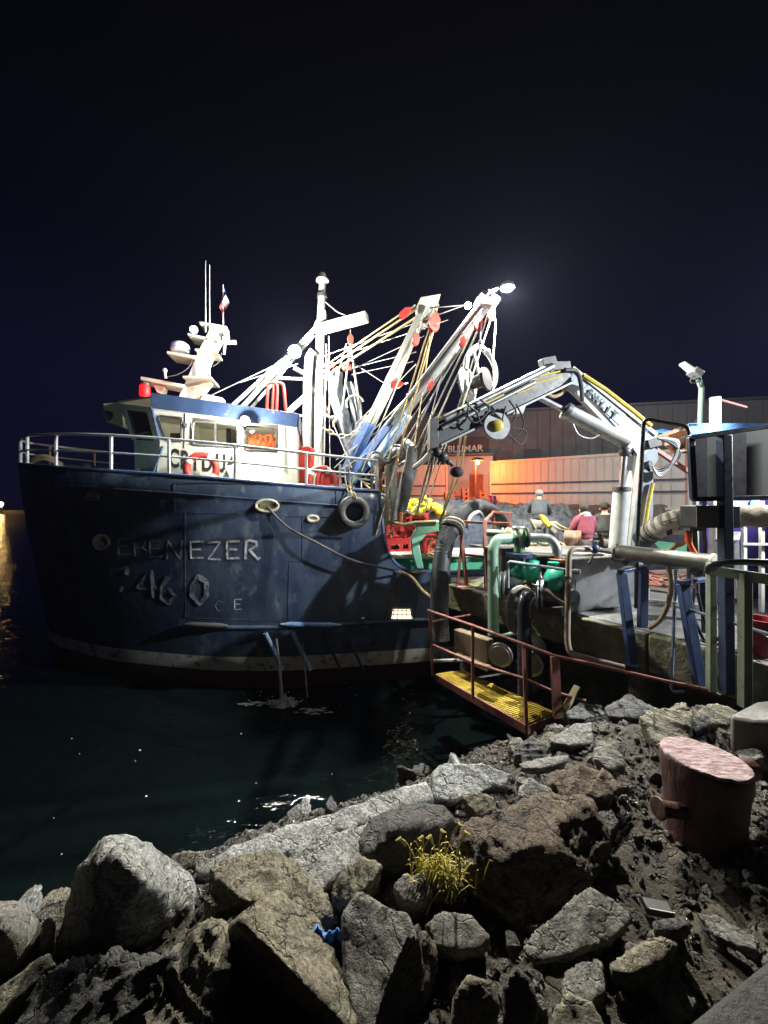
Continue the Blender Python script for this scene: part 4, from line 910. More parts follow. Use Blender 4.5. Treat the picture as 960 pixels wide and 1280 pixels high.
def chain(pts, name, label, m, r=.03, L=.11, cat='chain'):
    pts = smooth_path(pts, 8); mb = MB(); acc = 0; k = 0
    for i in range(len(pts) - 1):
        acc += (pts[i + 1] - pts[i]).length
        if acc > L * .8:
            acc = 0; k += 1; d = (pts[i + 1] - pts[i]).normalized(); a, b, _ = frame(d); s_ = a if k % 2 else b; c = pts[i]
            mb.tube([c + d * L * .62 * math.cos(t) + s_ * L * .33 * math.sin(t) for t in [j * math.pi / 5 for j in range(10)]], r * .5, 6, True)
    tag(mb.build(name, m, base=pts[0]), label, cat)
chain([P(404, 535, 10.7), P(425, 545, 10.6), P(445, 540, 10.5), P(462, 515, 10.3)], 'chain', 'pale chain slung between mast and blue boom', rope_m, .05, .16)
chain([P(406, 505, 10.8), P(410, 520, 10.8), P(418, 525, 10.8), P(416, 535, 10.8)], 'chain', 'short knotted chain bundle beside the mast', rope_m, .06, .15)
line(438, 430, 11, 428, 512, 10.6, rope_m, .03); line(438, 430, 11, 452, 525, 10.6, rope_m, .035); line(433, 430, 11, 408, 520, 10.8, rope_m, .02)
mb = MB(); mb.torus(P(444, 505, 10.6), (.2, -1, .1), .24, .03, 24, 8, -.5, 2.8); tag(mb.build('rope_loop', rope_m), 'pale rope loop hanging right of the mast', 'rope')

# ---- gear between forecastle and hatch: gate rail, hydraulic posts, hose
def gear():
    q = lambda x, y, Y=8.75: P(x, y, Y)
    mb = MB(); mb.beam(q(465, 578), q(465, 645), .06); mb.beam(q(425, 580), q(425, 625), .05); mb.build('gate_post', railw, ship)
    for y in (600, 616, 632):
        mb = MB(); mb.beam(q(438, y - 3), q(465, y), .04); mb.build('gate_bar', white, ship)
    for x0, y0, x1, y1, r, m in ((474, 640, 473, 580, .09, rusty), (484, 650, 486, 575, .06, steel), (492, 650, 493, 572, .10, galv), (480, 655, 480, 625, .16, cream), (500, 655, 502, 590, .07, rusty), (468, 600, 520, 570, .05, galv)):
        mb = MB(); mb.cyl(q(x0, y0, 9.3), q(x1, y1, 9.2), r, n=14); mb.build('hydraulic_post', m, ship)
    for x, y, r in ((470, 573, .14), (496, 564, .13), (510, 558, .16), (485, 575, .10), (477, 625, .13)):
        mb = MB(); c = q(x, y, 9.1); mb.ball(c, r, (1, 1, .8)); mb.torus(c, (rnd.uniform(-1, 1), -1, rnd.uniform(-.5, .5)), r * 1.1, .03, 16, 6); mb.build('winch_head', galv, ship)
    mb = MB(); mb.tube(smooth_path([q(473, 572, 9), q(484, 578, 8.9), q(497, 570, 8.9), q(503, 558, 9)]), .05, 8); mb.build('hydraulic_hose', rubber, ship)
    P3 = smooth_path([q(515, 558, 8.6), q(514, 580, 8.6), q(508, 605, 8.6), q(501, 640, 8.6)]); mb = MB(); mb.tube(P3, [.10 + .06 * math.sin(math.pi * i / len(P3)) for i in range(len(P3))], 14); mb.build('hanging_fender_bag', mat('grey_rubber', (.06, .065, .07), (.09, .095, .10), 6, .7, bump=.4), ship)
    for k in range(26):
        x = rnd.uniform(418, 510); y = rnd.uniform(588, 650); Y = rnd.uniform(9.3, 10.6); a = P(x, y, Y); b = a + V((rnd.uniform(-.5, .5), rnd.uniform(-.3, .3), rnd.uniform(-.35, .45)))
        mb = MB(); mb.tube(sagline(a, b, rnd.uniform(.02, .15)), rnd.choice((.02, .03, .045)), 6); mb.build('deck_gear_pipe', rnd.choice((rope_m, cream, galv, dsteel, yelp, rusty)), ship)
    mb = MB(); mb.prism([q(396, 590, 9.6), q(412, 588, 9.6), q(414, 612, 9.6), q(396, 612, 9.6)], (0, .4, 0)); mb.build('winch_guard', red, ship, bevel=.02)
    for k in range(3):
        mb = MB(); mb.torus(q(404 + k * 5, 604, 9.3 + .1 * k), (1, -.4, 0), .30, .04, 22, 8); mb.build('hose_reel_rim', red, ship)
    mb = MB(); mb.cyl(P(485, 640, 10.2), P(560, 640, 10.8), .35, n=18); mb.build('winch_drum', dsteel, ship)
    # orange rope coils
gear()
# hatch, gallows
def hatch():
    q = lambda s_, t, z: S(s_, t, z)
    mb = MB(); mb.box(S(11.0, 1.55, 2.2), (3.3, 1.9, 1.1), math.atan2(.174, .985)); h = mb.build('fish_hatch', green, ship, bevel=.03)
    mb = MB(); mb.box(S(11.0, 1.55, 2.82), (3.45, 2.05, .14), math.atan2(.174, .985)); mb.build('hatch_lid', white, h, bevel=.03)
    g = lambda x, y, d=0: P(x, y, 9.0 + d); mb = MB()
    mb.prism([g(518, 653), g(550, 651), g(551, 664), g(533, 668), g(524, 680), g(527, 698), g(530, 711), g(521, 711), g(515, 690), g(514, 674), g(521, 662)], (0, .35, 0)); mb.build('gallows_frame', mat('frame_green', (.20, .52, .34), (.28, .58, .42), 6, .5, c3=(.45, .5, .4), amt3=.34, scale3=7), ship, bevel=.02)
    mb = MB()
    for k in range(9): mb.torus(g(540 + rnd.uniform(-5, 5), 683 + k * 1.2 - 5, .2), (rnd.uniform(-.4, .4), -1, rnd.uniform(-.4, .4)), .16 + .02 * (k % 4), .02, 18, 6)
    mb.build('hose_coil', mat('orange_hose', (.55, .28, .10), (.62, .5, .32), 12, .7), ship)
    mb = MB(); mb.cyl(g(530, 692, .1), g(530, 672, .1), .09, n=14); mb.build('fire_extinguisher', red, ship)
    mb = MB(); mb.tube([g(484, 652), g(505, 656), g(520, 653), g(545, 652)], .04, 8); mb.build('guard_rope', ropey, ship)
hatch()
# top-level things on board ----------------------------------------------------
def crate(c, rz, sz, label, m):
    t = thing('fish_crate', c, label, 'crate', 'red crates stacked on the hatch'); w_, d, h = sz; c = V(c); M = Matrix.Rotation(rz, 3, 'Z'); mb = MB()
    for z in (.02, h - .04): 
        for k, (x, y, sx, sy) in enumerate(((0, -d / 2, w_, .035), (0, d / 2, w_, .035), (-w_ / 2, 0, .035, d), (w_ / 2, 0, .035, d))): mb.box(c + M @ V((x, y, z + .0)), (sx + .02, sy + .02, .06), rz)
    for x in (-w_ / 2, -w_ / 5, w_ / 5, w_ / 2):
        for y in (-d / 2, d / 2): mb.box(c + M @ V((x, y, h / 2)), (.09, .03, h), rz)
    for y in (-d / 4, d / 4):
        for x in (-w_ / 2, w_ / 2): mb.box(c + M @ V((x, y, h / 2)), (.03, .09, h), rz)
    mb.box(c + V((0, 0, .02)), (w_, d, .03), rz); mb.build('shell', m, t)
    mb = MB()
    for y in (-d / 2 - .018, d / 2 + .018): mb.box(c + M @ V((0, y, h * .66)), (w_ * .96, .012, h * .36), rz)
    mb.build('side_panel', m, t)
crate(S(9.75, 1.9, 2.90), .2, (.78, .5, .34), 'red fish crate at the bottom left of the stack on the hatch', redpl)
crate(S(10.55, 1.85, 2.90), .12, (.76, .5, .34), 'red fish crate at the bottom right of the stack beside the green frame', redpl)
crate(S(9.85, 1.85, 3.26), .3, (.74, .5, .30), 'red fish crate on the upper left of the stack on the hatch', redpl)
crate(S(10.5, 1.8, 3.26), .1, (.72, .5, .30), 'red fish crate on the upper right of the stack', redpl)
crate(S(10.3, 1.75, 3.58), .35, (.66, .45, .28), 'topmost red fish crate of the stack on the hatch', redpl)
def lifebuoy(c, n_, Rr, label):
    c = V(c); n_ = V(n_); t = thing('lifebuoy', c, label, 'lifebuoy'); mb = MB(); mb.torus(c, n_, Rr, Rr * .26, 36, 12); mb.build('ring', buoyred, t)
    a, b, d = frame(n_)
    for k in range(4):
        an = k * math.pi / 2 + .6; mb = MB(); mb.torus(c, n_, Rr, Rr * .275, 5, 12, an - .17, an + .17); mb.build('band', white, t)
    mb = MB(); mb.tube([c + (a * math.cos(x) + b * math.sin(x)) * Rr * (1.32 if (i % 2) else 1.22) for i, x in enumerate([k * math.pi / 8 for k in range(16)])], .012, 6, True); mb.build('grab_line', rope_m, t)
lifebuoy(SPP(252, 586, 2.25), W + V((.2, 0, .1)), .31, 'red and white lifebuoy behind the rail below the wheelhouse letters')
lifebuoy(SPP(402, 601, 2.5), W + V((.3, 0, .2)), .30, 'red lifebuoy on the rail right of the white mast')
def tyre():
    p = HP(441, 640, .16); t = thing('tyre_fender', p, 'black tyre hung as a fender from the forecastle rail', 'tyre'); n_ = (W + V((.12, 0, .05))).normalized()
    prof = [(.20, -.10), (.23, -.12), (.30, -.125), (.345, -.10), (.36, -.05), (.36, .05), (.345, .10), (.30, .125), (.23, .12), (.20, .10), (.205, .085), (.31, .09), (.325, 0), (.31, -.09), (.205, -.085), (.20, -.10)]
    mb = MB(); a, b, d = frame(n_); N = 40; vs = []
    for r, z in prof:
        for k in range(N):
            an = 2 * math.pi * k / N; rr = r * 1.0 + (.006 if (k % 2 and r > .34) else 0); vs.append(p + d * z + (a * math.cos(an) + b * math.sin(an)) * rr)
    mb.add(vs, [(i * N + k, i * N + (k + 1) % N, (i + 1) * N + (k + 1) % N, (i + 1) * N + k) for i in range(len(prof) - 1) for k in range(N)]); mb.build('tread', rubber, t, angle=50)
    for sx in (-1, 1):
        mb = MB(); mb.tube(smooth_path([p + V((sx * .06, -.10, .3)), p + V((sx * .03, -.12, .42)), HP(436 + sx * 2, 612, .06), P(434 + sx * 3, 590, 8.55), P(435 + sx, 576, 8.55)]), .016, 6); mb.build('hanging_rope', ropey, t)
tyre()
def mooring(pts, r, m, label, nm='mooring_line', cat='rope'):
    mb = MB(); mb.tube(smooth_path(pts, 6), r, 8); tag(mb.build(nm, m, base=pts[0]), label, cat)
mooring([HP(335, 634, .03), HP(360, 658, .12), P(395, 678, 8.1), P(440, 700, 8.2), P(487, 712, 8.4), P(500, 716, 8.65)], .025, ropeb, 'dark mooring line from the oval fairlead along the hull')
mooring([P(499, 714, 8.7), P(515, 722, 8.5), P(528, 738, 8.3), P(541, 748, 8.1)], .035, ropey, 'pale thick mooring line from the low bulwark to the quay corner')
mooring([P(505, 712, 8.8), P(520, 716, 8.8), P(532, 714, 8.75)], .02, ropey, 'short pale line lying on the low bulwark')
# nets and floats on deck
def mound(c, sx, sy, h, m, name, label, seed, cat='net pile'):
    c = V(c); N = 56; vs = []
    for j in range(N + 1):
        for i in range(N + 1):
            u = i / N * 2 - 1; v = j / N * 2 - 1; r = math.sqrt(u * u + v * v)
            hh = max(0, 1 - r ** 2.6) ** .6 if r < 1 else 0
            p = V((c.x + u * sx, c.y + v * sy, 0)); nn = noise.fractal(V((p.x * 1.8, p.y * 1.8, seed)), 1, 2, 5); rg = 1 - abs(noise.noise(V((p.x * 4 + nn * 2, p.y * 4, seed + 5)))) * 2
            vs.append(V((p.x + .05 * nn, p.y, c.z + h * hh * (1 + .22 * nn) + (.07 * rg + .04 * noise.noise(p * 14)) * (1 if hh > .03 else 0) - (.1 if hh == 0 else 0))))
    mb = MB(); mb.add(vs, [(j * (N + 1) + i, j * (N + 1) + i + 1, (j + 1) * (N + 1) + i + 1, (j + 1) * (N + 1) + i) for j in range(N) for i in range(N)])
    tag(mb.build(name, m, base=c, angle=60), label, cat)
# ship afterdeck (raised net platform)
mb = MB(); mb.prism([S(12.9, -3.0, 1.7), S(21, -2.8, 1.7), S(21, 2.7, 1.7), S(12.9, 2.9, 1.7)], (0, 0, .9)); mb.build('net_platform', green, ship, bevel=.02)
mound(S(12.3, .6, 2.7), 1.7, 1.3, 1.35, netb, 'net_pile', 'dark blue net heap behind the red crates under yellow floats', 2)
mound(S(14.2, .9, 2.4), 2.0, 1.7, 1.55, netd, 'net_pile', 'large black net heap behind the red stand and the hose', 5)
mound(S(15.9, 1.5, 2.4), 1.9, 1.4, 1.0, netb, 'net_pile', 'blue black net heap beside the seated man', 9)
mound(S(16.4, .2, 2.4), 2.0, 1.5, 1.15, netd, 'net_pile', 'dark net heap under the seated man', 14)
for i in range(34):
    x = rnd.uniform(498, 556); y = 641 - 18 * math.sin((x - 498) / 58 * math.pi) * rnd.uniform(.2, 1.0) + rnd.uniform(-2, 5); Y = rnd.uniform(9.6, 10.6); c = P(x, y, Y); r = rnd.uniform(.075, .115)
    t = thing('net_float', c, 'yellow net float in the heap on the dark blue net', 'float', 'yellow floats on the net heap')
    mb = MB(); ax = V((rnd.uniform(-1, 1), rnd.uniform(-1, 1), rnd.uniform(-.6, .6))); mb.lathe([(r * .28, -r), (r * .75, -r * .75), (r, -r * .2), (r, r * .2), (r * .75, r * .75), (r * .28, r), (r * .22, r * .7), (r * .22, -r * .7)], c, ax, 14); mb.build('float_body', yel, t)
mooring([P(497, 640, 9.6), P(505, 632, 9.5), P(515, 640, 9.5), P(522, 632, 9.5), P(530, 627, 9.6)], .02, rope_m, 'pale float line twisting among the yellow floats')
mooring([P(492, 655, 9.1), P(487, 664, 9.0), P(485, 670, 9.0), P(490, 672, 9.0), P(492, 660, 9.0)], .018, ropey, 'small tan rope loop hanging over the red crates')
# discharge: a jet of water and its splash
def splash():
    m = bpy.data.materials.new('foam_water'); m.use_nodes = True; b = m.node_tree.nodes['Principled BSDF']; b.inputs['Base Color'].default_value = (.45, .48, .5, 1); b.inputs['Roughness'].default_value = .4; b.inputs['Alpha'].default_value = .5
    p = HP(346, 797, .05); e_ = p + W * .35 + V((.15, 0, 0)); e_.z = .02; mb = MB(); pts = [p.lerp(e_, k / 8) + V((0, 0, .25 * 4 * (k / 8) * (1 - k / 8) * .5)) for k in range(9)]; mb.tube(pts, [.025 + .012 * k / 8 + .008 * math.sin(k * 3) for k in range(9)], 8)
    tag(mb.build('water_jet', m, base=e_), kind='stuff')
    N = 60
    for (cx_, cy_, sx, sy, hh, sd_) in ((e_.x + .05, e_.y - .05, .42, .26, .12, 1), (e_.x - .55, e_.y - .1, .5, .14, .03, 4), (e_.x + .75, e_.y - .35, .55, .2, .03, 7)):
        vs = []
        for j in range(N + 1):
            for i in range(N + 1):
                u = i / N * 2 - 1; v = j / N * 2 - 1; r = math.hypot(u, v); x = cx_ + u * sx; y = cy_ + v * sy
                nn = noise.fractal(V((x * 7, y * 16, sd_)), .8, 2.2, 6); vs.append(V((x, y, -.012 + max(0, 1 - r) ** 1.3 * hh * (.6 + 1.6 * nn) + .02 * nn * (1 - r))))
        mb = MB(); mb.add(vs, [(j * (N + 1) + i, j * (N + 1) + i + 1, (j + 1) * (N + 1) + i + 1, (j + 1) * (N + 1) + i) for j in range(N) for i in range(N)]); tag(mb.build('foam', m, base=(cx_, cy_, 0), angle=80), kind='stuff')
    p = HP(378, 800, .05); e2 = p + W * .25 + V((.12, 0, 0)); e2.z = .02; mb = MB(); mb.tube([p.lerp(e2, k / 8) for k in range(9)], [.014 + .006 * math.sin(k * 2.3) for k in range(9)], 8); tag(mb.build('water_trickle', m, base=e2), kind='stuff')
    mb = MB()
    for i in range(46):
        x, y = rnd.choice(((rnd.gauss(372, 40), rnd.gauss(872, 9)), (rnd.uniform(20, 520), rnd.uniform(880, 1090)), (rnd.gauss(510, 12), rnd.gauss(905, 28))))
        if x < 0 or y < 850: continue
        if y > 1010 and x > 240: continue
        c = G(x, y, .004); c.z = .0; r = rnd.uniform(.006, .022); mb.lathe([(r, .0), (r * .9, .006), (r * .4, .011)], c, n=7)
    tag(mb.build('foam_flecks', ghostw, base=(0, 5, 0)), kind='stuff')
splash()
# ================================================================== QUAY EQUIPMENT
def part(t, name, m, fn, bevel=0, **k):
    mb = MB(); fn(mb); return mb.build(name, m, t, bevel=bevel, **k)
# walkway with yellow grating and its railing
def walkway():
    a = G(545, 843, 1.2); b = G(578, 838, 1.2); c = G(694, 892, 1.2); d = G(658, 907, 1.2)
    t = thing('gangway', (a + c) / 2, 'narrow walkway of yellow grating below the quay with rusty red railing', 'walkway')
    n = 46; mb = MB()
    for k in range(n):
        f = (k + .5) / n; mb.beam(a.lerp(d, f), b.lerp(c, f), .022, .03)
    for f in (.04, .35, .65, .96): mb.beam(a.lerp(b, f) + V((0, 0, -.012)), d.lerp(c, f) + V((0, 0, -.012)), .018, .03)
    mb.build('grating', grateY, t)
    for p, q_ in ((a, d), (b, c)):
        part(t, 'side_channel', pinkred, lambda mb: mb.beam(p + V((0, 0, -.05)), q_ + V((0, 0, -.05)), .04, .12), bevel=.006)
    part(t, 'end_bar', pinkred, lambda mb: mb.beam(d + V((0, 0, -.05)), c + V((0, 0, -.05)), .05, .1))
    for f in (.1, .6):
        p = a.lerp(d, f); q_ = b.lerp(c, f); part(t, 'bearer', dsteel, lambda mb: mb.beam(p + V((0, 0, -.14)), q_ + (q_ - p).normalized() * .9 + V((0, 0, -.14)), .07, .1))
    YS = {'p1': 6.62, 'p2': 5.75, 'p3': 5.14, 'p4': 4.95}
    R0 = P(535, 763, 6.75); R1 = P(591, 782, 5.85); R2 = P(654, 805, 5.14); R3 = P(693, 820, 4.85); R4 = P(740, 830, 4.7); R5 = P(830, 851, 4.3); R6 = P(889, 863, 4.1)
    part(t, 'top_rail', pinkred, lambda mb: mb.tube([R0, R1, R2, R3, R4, R5, R6], .022, 8))
    M0 = P(541, 806, 6.7); M1 = P(596, 830, 5.8); M2 = P(655, 848, 5.14); M3 = P(693, 865, 4.9); M4 = P(732, 876, 4.8)
    part(t, 'mid_rail', pinkred, lambda mb: mb.tube([M0, M1, M2, M3, M4], .02, 8))
    for p, q_ in ((P(537, 763, 6.7), P(541, 845, 6.6)), (R1, P(591, 873, 5.75)), (R2, P(658, 909, 5.12))):
        part(t, 'rail_post', pinkred, lambda mb: mb.beam(p, q_, .04, .04))
    part(t, 'rail_post', pinkred, lambda mb: mb.beam(R3, P(697, 897, 4.85), .10, .06))
    part(t, 'cross_brace', pinkred, lambda mb: mb.tube([P(540, 777, 6.8), P(590, 768, 7.6)], .016, 6))
    part(t, 'lower_pipe', galv, lambda mb: mb.tube([G(545, 838, 1.1) + V((0, .4, 0)), G(640, 838, 1.1) + V((0, .5, 0))], .04, 8))
    part(t, 'outer_edge', galv, lambda mb: mb.tube([P(655, 915, 5.3), P(680, 930, 5.0)], .02, 6))
walkway()
mb = MB(); mb.beam(P(722, 858, 4.9), P(700, 897, 4.75), .085, .03); tag(mb.build('plank', mat('plank_yellow', (.40, .36, .20), (.28, .25, .14), 8, .8, bump=.3), bevel=.004), 'pale yellowish plank leaning between walkway and rocks', 'plank')
# red stand at the quay corner
def stand():
    t = thing('pipe_stand', P(580, 732, 8.0), 'faded red steel stand at the quay corner behind the thick black hose', 'stand')
    for a, b, w_ in ((P(575, 651, 7.8), P(583, 731, 7.7), .07), (P(606, 652, 7.5), P(608, 736, 7.3), .07), (P(578, 670, 7.8), P(572, 729, 7.7), .05), (P(617, 638, 8.6), P(618, 690, 8.6), .05), (P(636, 640, 8.3), P(637, 700, 8.3), .06)):
        part(t, 'post', pinkred, lambda mb: mb.beam(a, b, w_, w_), bevel=.006)
    for a, b in ((P(574, 652, 7.8), P(638, 655, 7.3)), (P(606, 652, 7.5), P(617, 640, 8.6)), (P(617, 640, 8.6), P(640, 642, 8.3)), (P(580, 693, 7.75), P(606, 696, 7.4)), (P(606, 697, 7.4), P(637, 690, 8.3))):
        part(t, 'cross_bar', pinkred, lambda mb: mb.beam(a, b, .05, .05), bevel=.005)
    part(t, 'foot_plate', pinkred, lambda mb: mb.box(P(580, 733, 7.7), (.3, .25, .02)))
stand()
def bighose():
    pts = smooth_path([P(550, 800, 7.1), P(549, 761, 7.2), P(551, 713, 7.4), P(557, 676, 7.6), P(567, 653, 7.8), P(582, 638, 8.1), P(598, 634, 8.5), P(615, 640, 9.0), P(630, 655, 9.6)], 9)
    t = thing('suction_hose', pts[0], 'thick black ribbed hose arching over the quay corner to the boat', 'hose'); n = len(pts)
    P2 = []; rr = []
    for i in range(n - 1):
        for k in range(4):
            P2.append(pts[i].lerp(pts[i + 1], k / 4)); rr.append(.172 + (.007 if (len(P2) % 2) else -.003))
    part(t, 'hose_wall', hosem, lambda mb: mb.tube(P2, rr, 20), angle=60)
    part(t, 'clamp', dsteel, lambda mb: mb.tube([P(560, 666, 7.7), P(565, 656, 7.8)], .20, 20), bevel=.01)
    for k in range(3): part(t, 'lashing', rope_m if k else rubber, lambda mb: mb.torus(P(563 + 2 * k, 661 - 3 * k, 7.72), (.3, .6, .8), .21, .025, 20, 6))
    part(t, 'hose_sling', mat('dirty_white_strap', (.35, .34, .31), (.2, .2, .19), 9, .8), lambda mb: mb.tube(smooth_path([P(583, 660, 7.75), P(588, 646, 7.8), P(598, 640, 7.95), P(603, 646, 8.0)]), .04, 10))
bighose()
# pipework and pumps
def pipes():
    t = thing('green_pipe', P(617, 790, 6.2), 'pale green discharge pipe with elbow and flanged valve on the quay edge', 'pipe')
    part(t, 'pipe_run', pipeg, lambda mb: mb.tube(elbow_path([P(617, 795, 5.95), P(616, 686, 6.3), P(621, 674, 6.35), P(652, 673, 6.55)], .25, 8), .085, 16))
    part(t, 'valve_body', mat('valve_green', (.16, .30, .14), (.10, .2, .1), 8, .5, bump=.2), lambda mb: (mb.ball(P(650, 672, 6.55), .15), mb.cyl(P(650, 672, 6.5), P(649, 690, 6.5), .09)))
    for x in (645, 657): part(t, 'flange', dsteel, lambda mb: mb.cyl(P(x, 672, 6.5), P(x + 2, 672, 6.5), .17))
    part(t, 'valve_wheel', galv, lambda mb: (mb.torus(P(648, 659, 6.5), (0, 0, 1), .09, .015, 16, 6), mb.cyl(P(648, 670, 6.5), P(648, 658, 6.5), .015)))
    part(t, 'blue_flange', legblue, lambda mb: mb.cyl(P(649, 696, 6.45), P(649, 691, 6.45), .22, n=18))
    t = thing('steel_pipe', P(697, 715, 6.3), 'bare steel pipe bending down into the pump behind the green valve', 'pipe')
    part(t, 'pipe_run', steel, lambda mb: mb.tube(elbow_path([P(658, 672, 6.55), P(688, 673, 6.5), P(696, 684, 6.45), P(697, 708, 6.4)], .22, 8), .078, 16))
    part(t, 'flange', rusty, lambda mb: mb.cyl(P(697, 703, 6.4), P(697, 698, 6.4), .17))
    part(t, 'riser', rusty, lambda mb: mb.cyl(P(697, 703, 6.4), P(697, 725, 6.4), .08))
    t = thing('upper_pipe', P(630, 667, 7.0), 'grey green pipe lashed with rope above the elbow pipe', 'pipe')
    part(t, 'pipe_run', pipeg, lambda mb: mb.tube([P(609, 666, 7.2), P(655, 669, 6.9)], .07, 14))
    part(t, 'rope_wrap', ropey, lambda mb: [mb.torus(P(628 + 3 * k, 667, 7.05), (1, -.2, rnd.uniform(-.3, .3)), .095, .018, 14, 6) for k in range(5)])
    t = thing('pump', P(672, 760, 6.2), 'teal centrifugal pumps with black flanges on the quay edge', 'pump')
    for x, y, Y in ((648, 718, 6.6), (664, 714, 6.5), (692, 726, 6.2)):
        part(t, 'volute', pumpg, lambda mb: (mb.lathe([(.10, -.14), (.20, -.10), (.25, 0), (.20, .10), (.10, .14)], P(x, y, Y), (.75, -.6, -.15), 24), mb.cyl(P(x, y, Y), P(x, y, Y) + V((0, 0, .3)), .09)), angle=60)
    part(t, 'pump_base', dsteel, lambda mb: mb.beam(P(640, 752, 6.7), P(712, 762, 5.9), .5, .12))
    for x, y, Y in ((627, 731, 6.4), (632, 730, 6.4), (673, 743, 5.95), (679, 742, 6.0)): part(t, 'flange', steel, lambda mb: mb.lathe([(.22, -.02), (.22, .02)], P(x, y, Y), (.8, -.45, .0), 22), bevel=.006)
    part(t, 'pump_shaft', dsteel, lambda mb: (mb.cyl(P(629, 730, 6.4), P(652, 736, 6.3), .15), mb.cyl(P(676, 743, 6.0), P(700, 750, 6.1), .12)))
    part(t, 'motor', dsteel, lambda mb: mb.cyl(P(700, 745, 6.2), P(716, 752, 6.0), .18))
    part(t, 'bearing_frame', dsteel, lambda mb: mb.box(P(634, 702, 6.7), (.3, .3, .5))); part(t, 'bearing_frame', dsteel, lambda mb: mb.box(P(680, 705, 6.9), (.5, .3, .2)))
    part(t, 'brown_bar', woodm, lambda mb: mb.tube([P(655, 727, 5.9), P(680, 738, 5.85), P(707, 757, 5.8)], .03, 8))
    t = thing('black_elbow_pipe', P(656, 820, 5.7), 'glossy black elbow pipe dropping over the quay edge', 'pipe')
    part(t, 'pipe_run', mat('black_pipe', (.02, .022, .03), (.035, .038, .05), 5, .25, rvar=.08), lambda mb: mb.tube(elbow_path([P(674, 744, 5.95), P(655, 745, 5.75), P(656, 870, 5.4)], .24, 8), .098, 18))
    for y in (765, 770, 803): part(t, 'collar', rubber, lambda mb: mb.cyl(P(656, y, 5.7), P(656, y + 3, 5.7), .112, n=18))
    t = thing('hose_ring', P(645, 790, 5.9), 'pale ribbed hose looping behind the black elbow pipe', 'hose')
    for k in range(3): part(t, 'hose_turn', mat('hose_cream', (.36, .36, .30), (.22, .22, .18), 8, .6), lambda mb: mb.tube(smooth_path([P(668 - k * 2, 740, 6.1), P(655 - k * 2, 735 - k, 6.05), P(644 - k * 3, 742, 6.0), P(640 - k * 3, 765, 5.95), P(642 - k * 3, 785, 5.9), P(650 - k, 793, 5.85)]), .022, 8))
    t = thing('thin_handrail', P(660, 735, 6.0), 'thin white handrail in front of the teal pumps', 'handrail')
    part(t, 'rail_bar', railw, lambda mb: mb.tube([P(635, 735, 6.05), P(635, 704, 6.1), P(637, 702, 6.1), P(725, 715, 5.55)], .022, 8))
    part(t, 'post', railw, lambda mb: mb.tube([P(675, 708, 5.85), P(675, 738, 5.8)], .018, 8)); part(t, 'coupling', galv, lambda mb: (mb.ball(P(675, 722, 5.83), .035), mb.cyl(P(718, 714, 5.6), P(725, 715, 5.55), .04)))
    t = thing('gas_pipe', P(711, 800, 5.4), 'rust brown pipe with blue valve rising up the quay and bending away', 'pipe')
    part(t, 'pipe_run', mat('brown_pipe', (.22, .17, .12), (.34, .30, .25), 8, .5), lambda mb: mb.tube(elbow_path([P(742, 687, 5.5), P(711, 686, 5.35), P(709, 800, 5.15), P(712, 817, 5.1), P(781, 835, 4.75)], .14, 6), .038, 10))
    part(t, 'valve', legblue, lambda mb: (mb.ball(P(743, 686, 5.5), .07), mb.box(P(743, 682, 5.5), (.05, .05, .12))))
    part(t, 'outlet', galv, lambda mb: mb.tube([P(747, 688, 5.5), P(770, 692, 5.4)], .022, 8))
    part(t, 'drain_handle', steel, lambda mb: mb.tube(elbow_path([P(711, 723, 5.3), P(719, 723, 5.3), P(719, 738, 5.3), P(711, 741, 5.3)], .05), .012, 6))
    for y in (720, 740): part(t, 'union', dsteel, lambda mb: mb.cyl(P(710, y, 5.3), P(710, y + 5, 5.3), .055))
    # pipes and planking under the quay edge
    for x, y, Y, lab in ((626, 818, 6.1, 'flanged pipe end under the quay left of the black pipe'), (663, 829, 5.8, 'flanged pipe end under the quay right of the black pipe'), (668, 808, 6.3, 'dark round pipe end high under the quay edge')):
        t = thing('under_pipe', P(x, y, Y), lab, 'pipe'); part(t, 'pipe_run', dsteel, lambda mb: mb.cyl(P(x, y, Y), P(x + 15, y - 3, Y + 1.2), .13)); part(t, 'flange', steel, lambda mb: mb.lathe([(.19, 0), (.19, .04), (.15, .045), (.15, .06)], P(x, y, Y), (-.5, -.85, 0), 22), bevel=.004)
    t = thing('timber_box', P(594, 812, 7.0), 'old timber baulk fixed under the quay corner', 'timber')
    part(t, 'baulk', woodm, lambda mb: mb.beam(P(571, 800, 6.9), P(613, 815, 6.3), .16, .42), bevel=.02); part(t, 'ledge', woodm, lambda mb: mb.beam(P(571, 818, 6.7), P(612, 836, 6.1), .14, .05))
    t = thing('green_brace', P(650, 790, 5.9), 'pale green brace running behind the black elbow pipe', 'brace'); part(t, 'bar', pipeg, lambda mb: mb.tube([P(628, 795, 6.1), P(650, 790, 5.9)], .03, 8))
pipes()
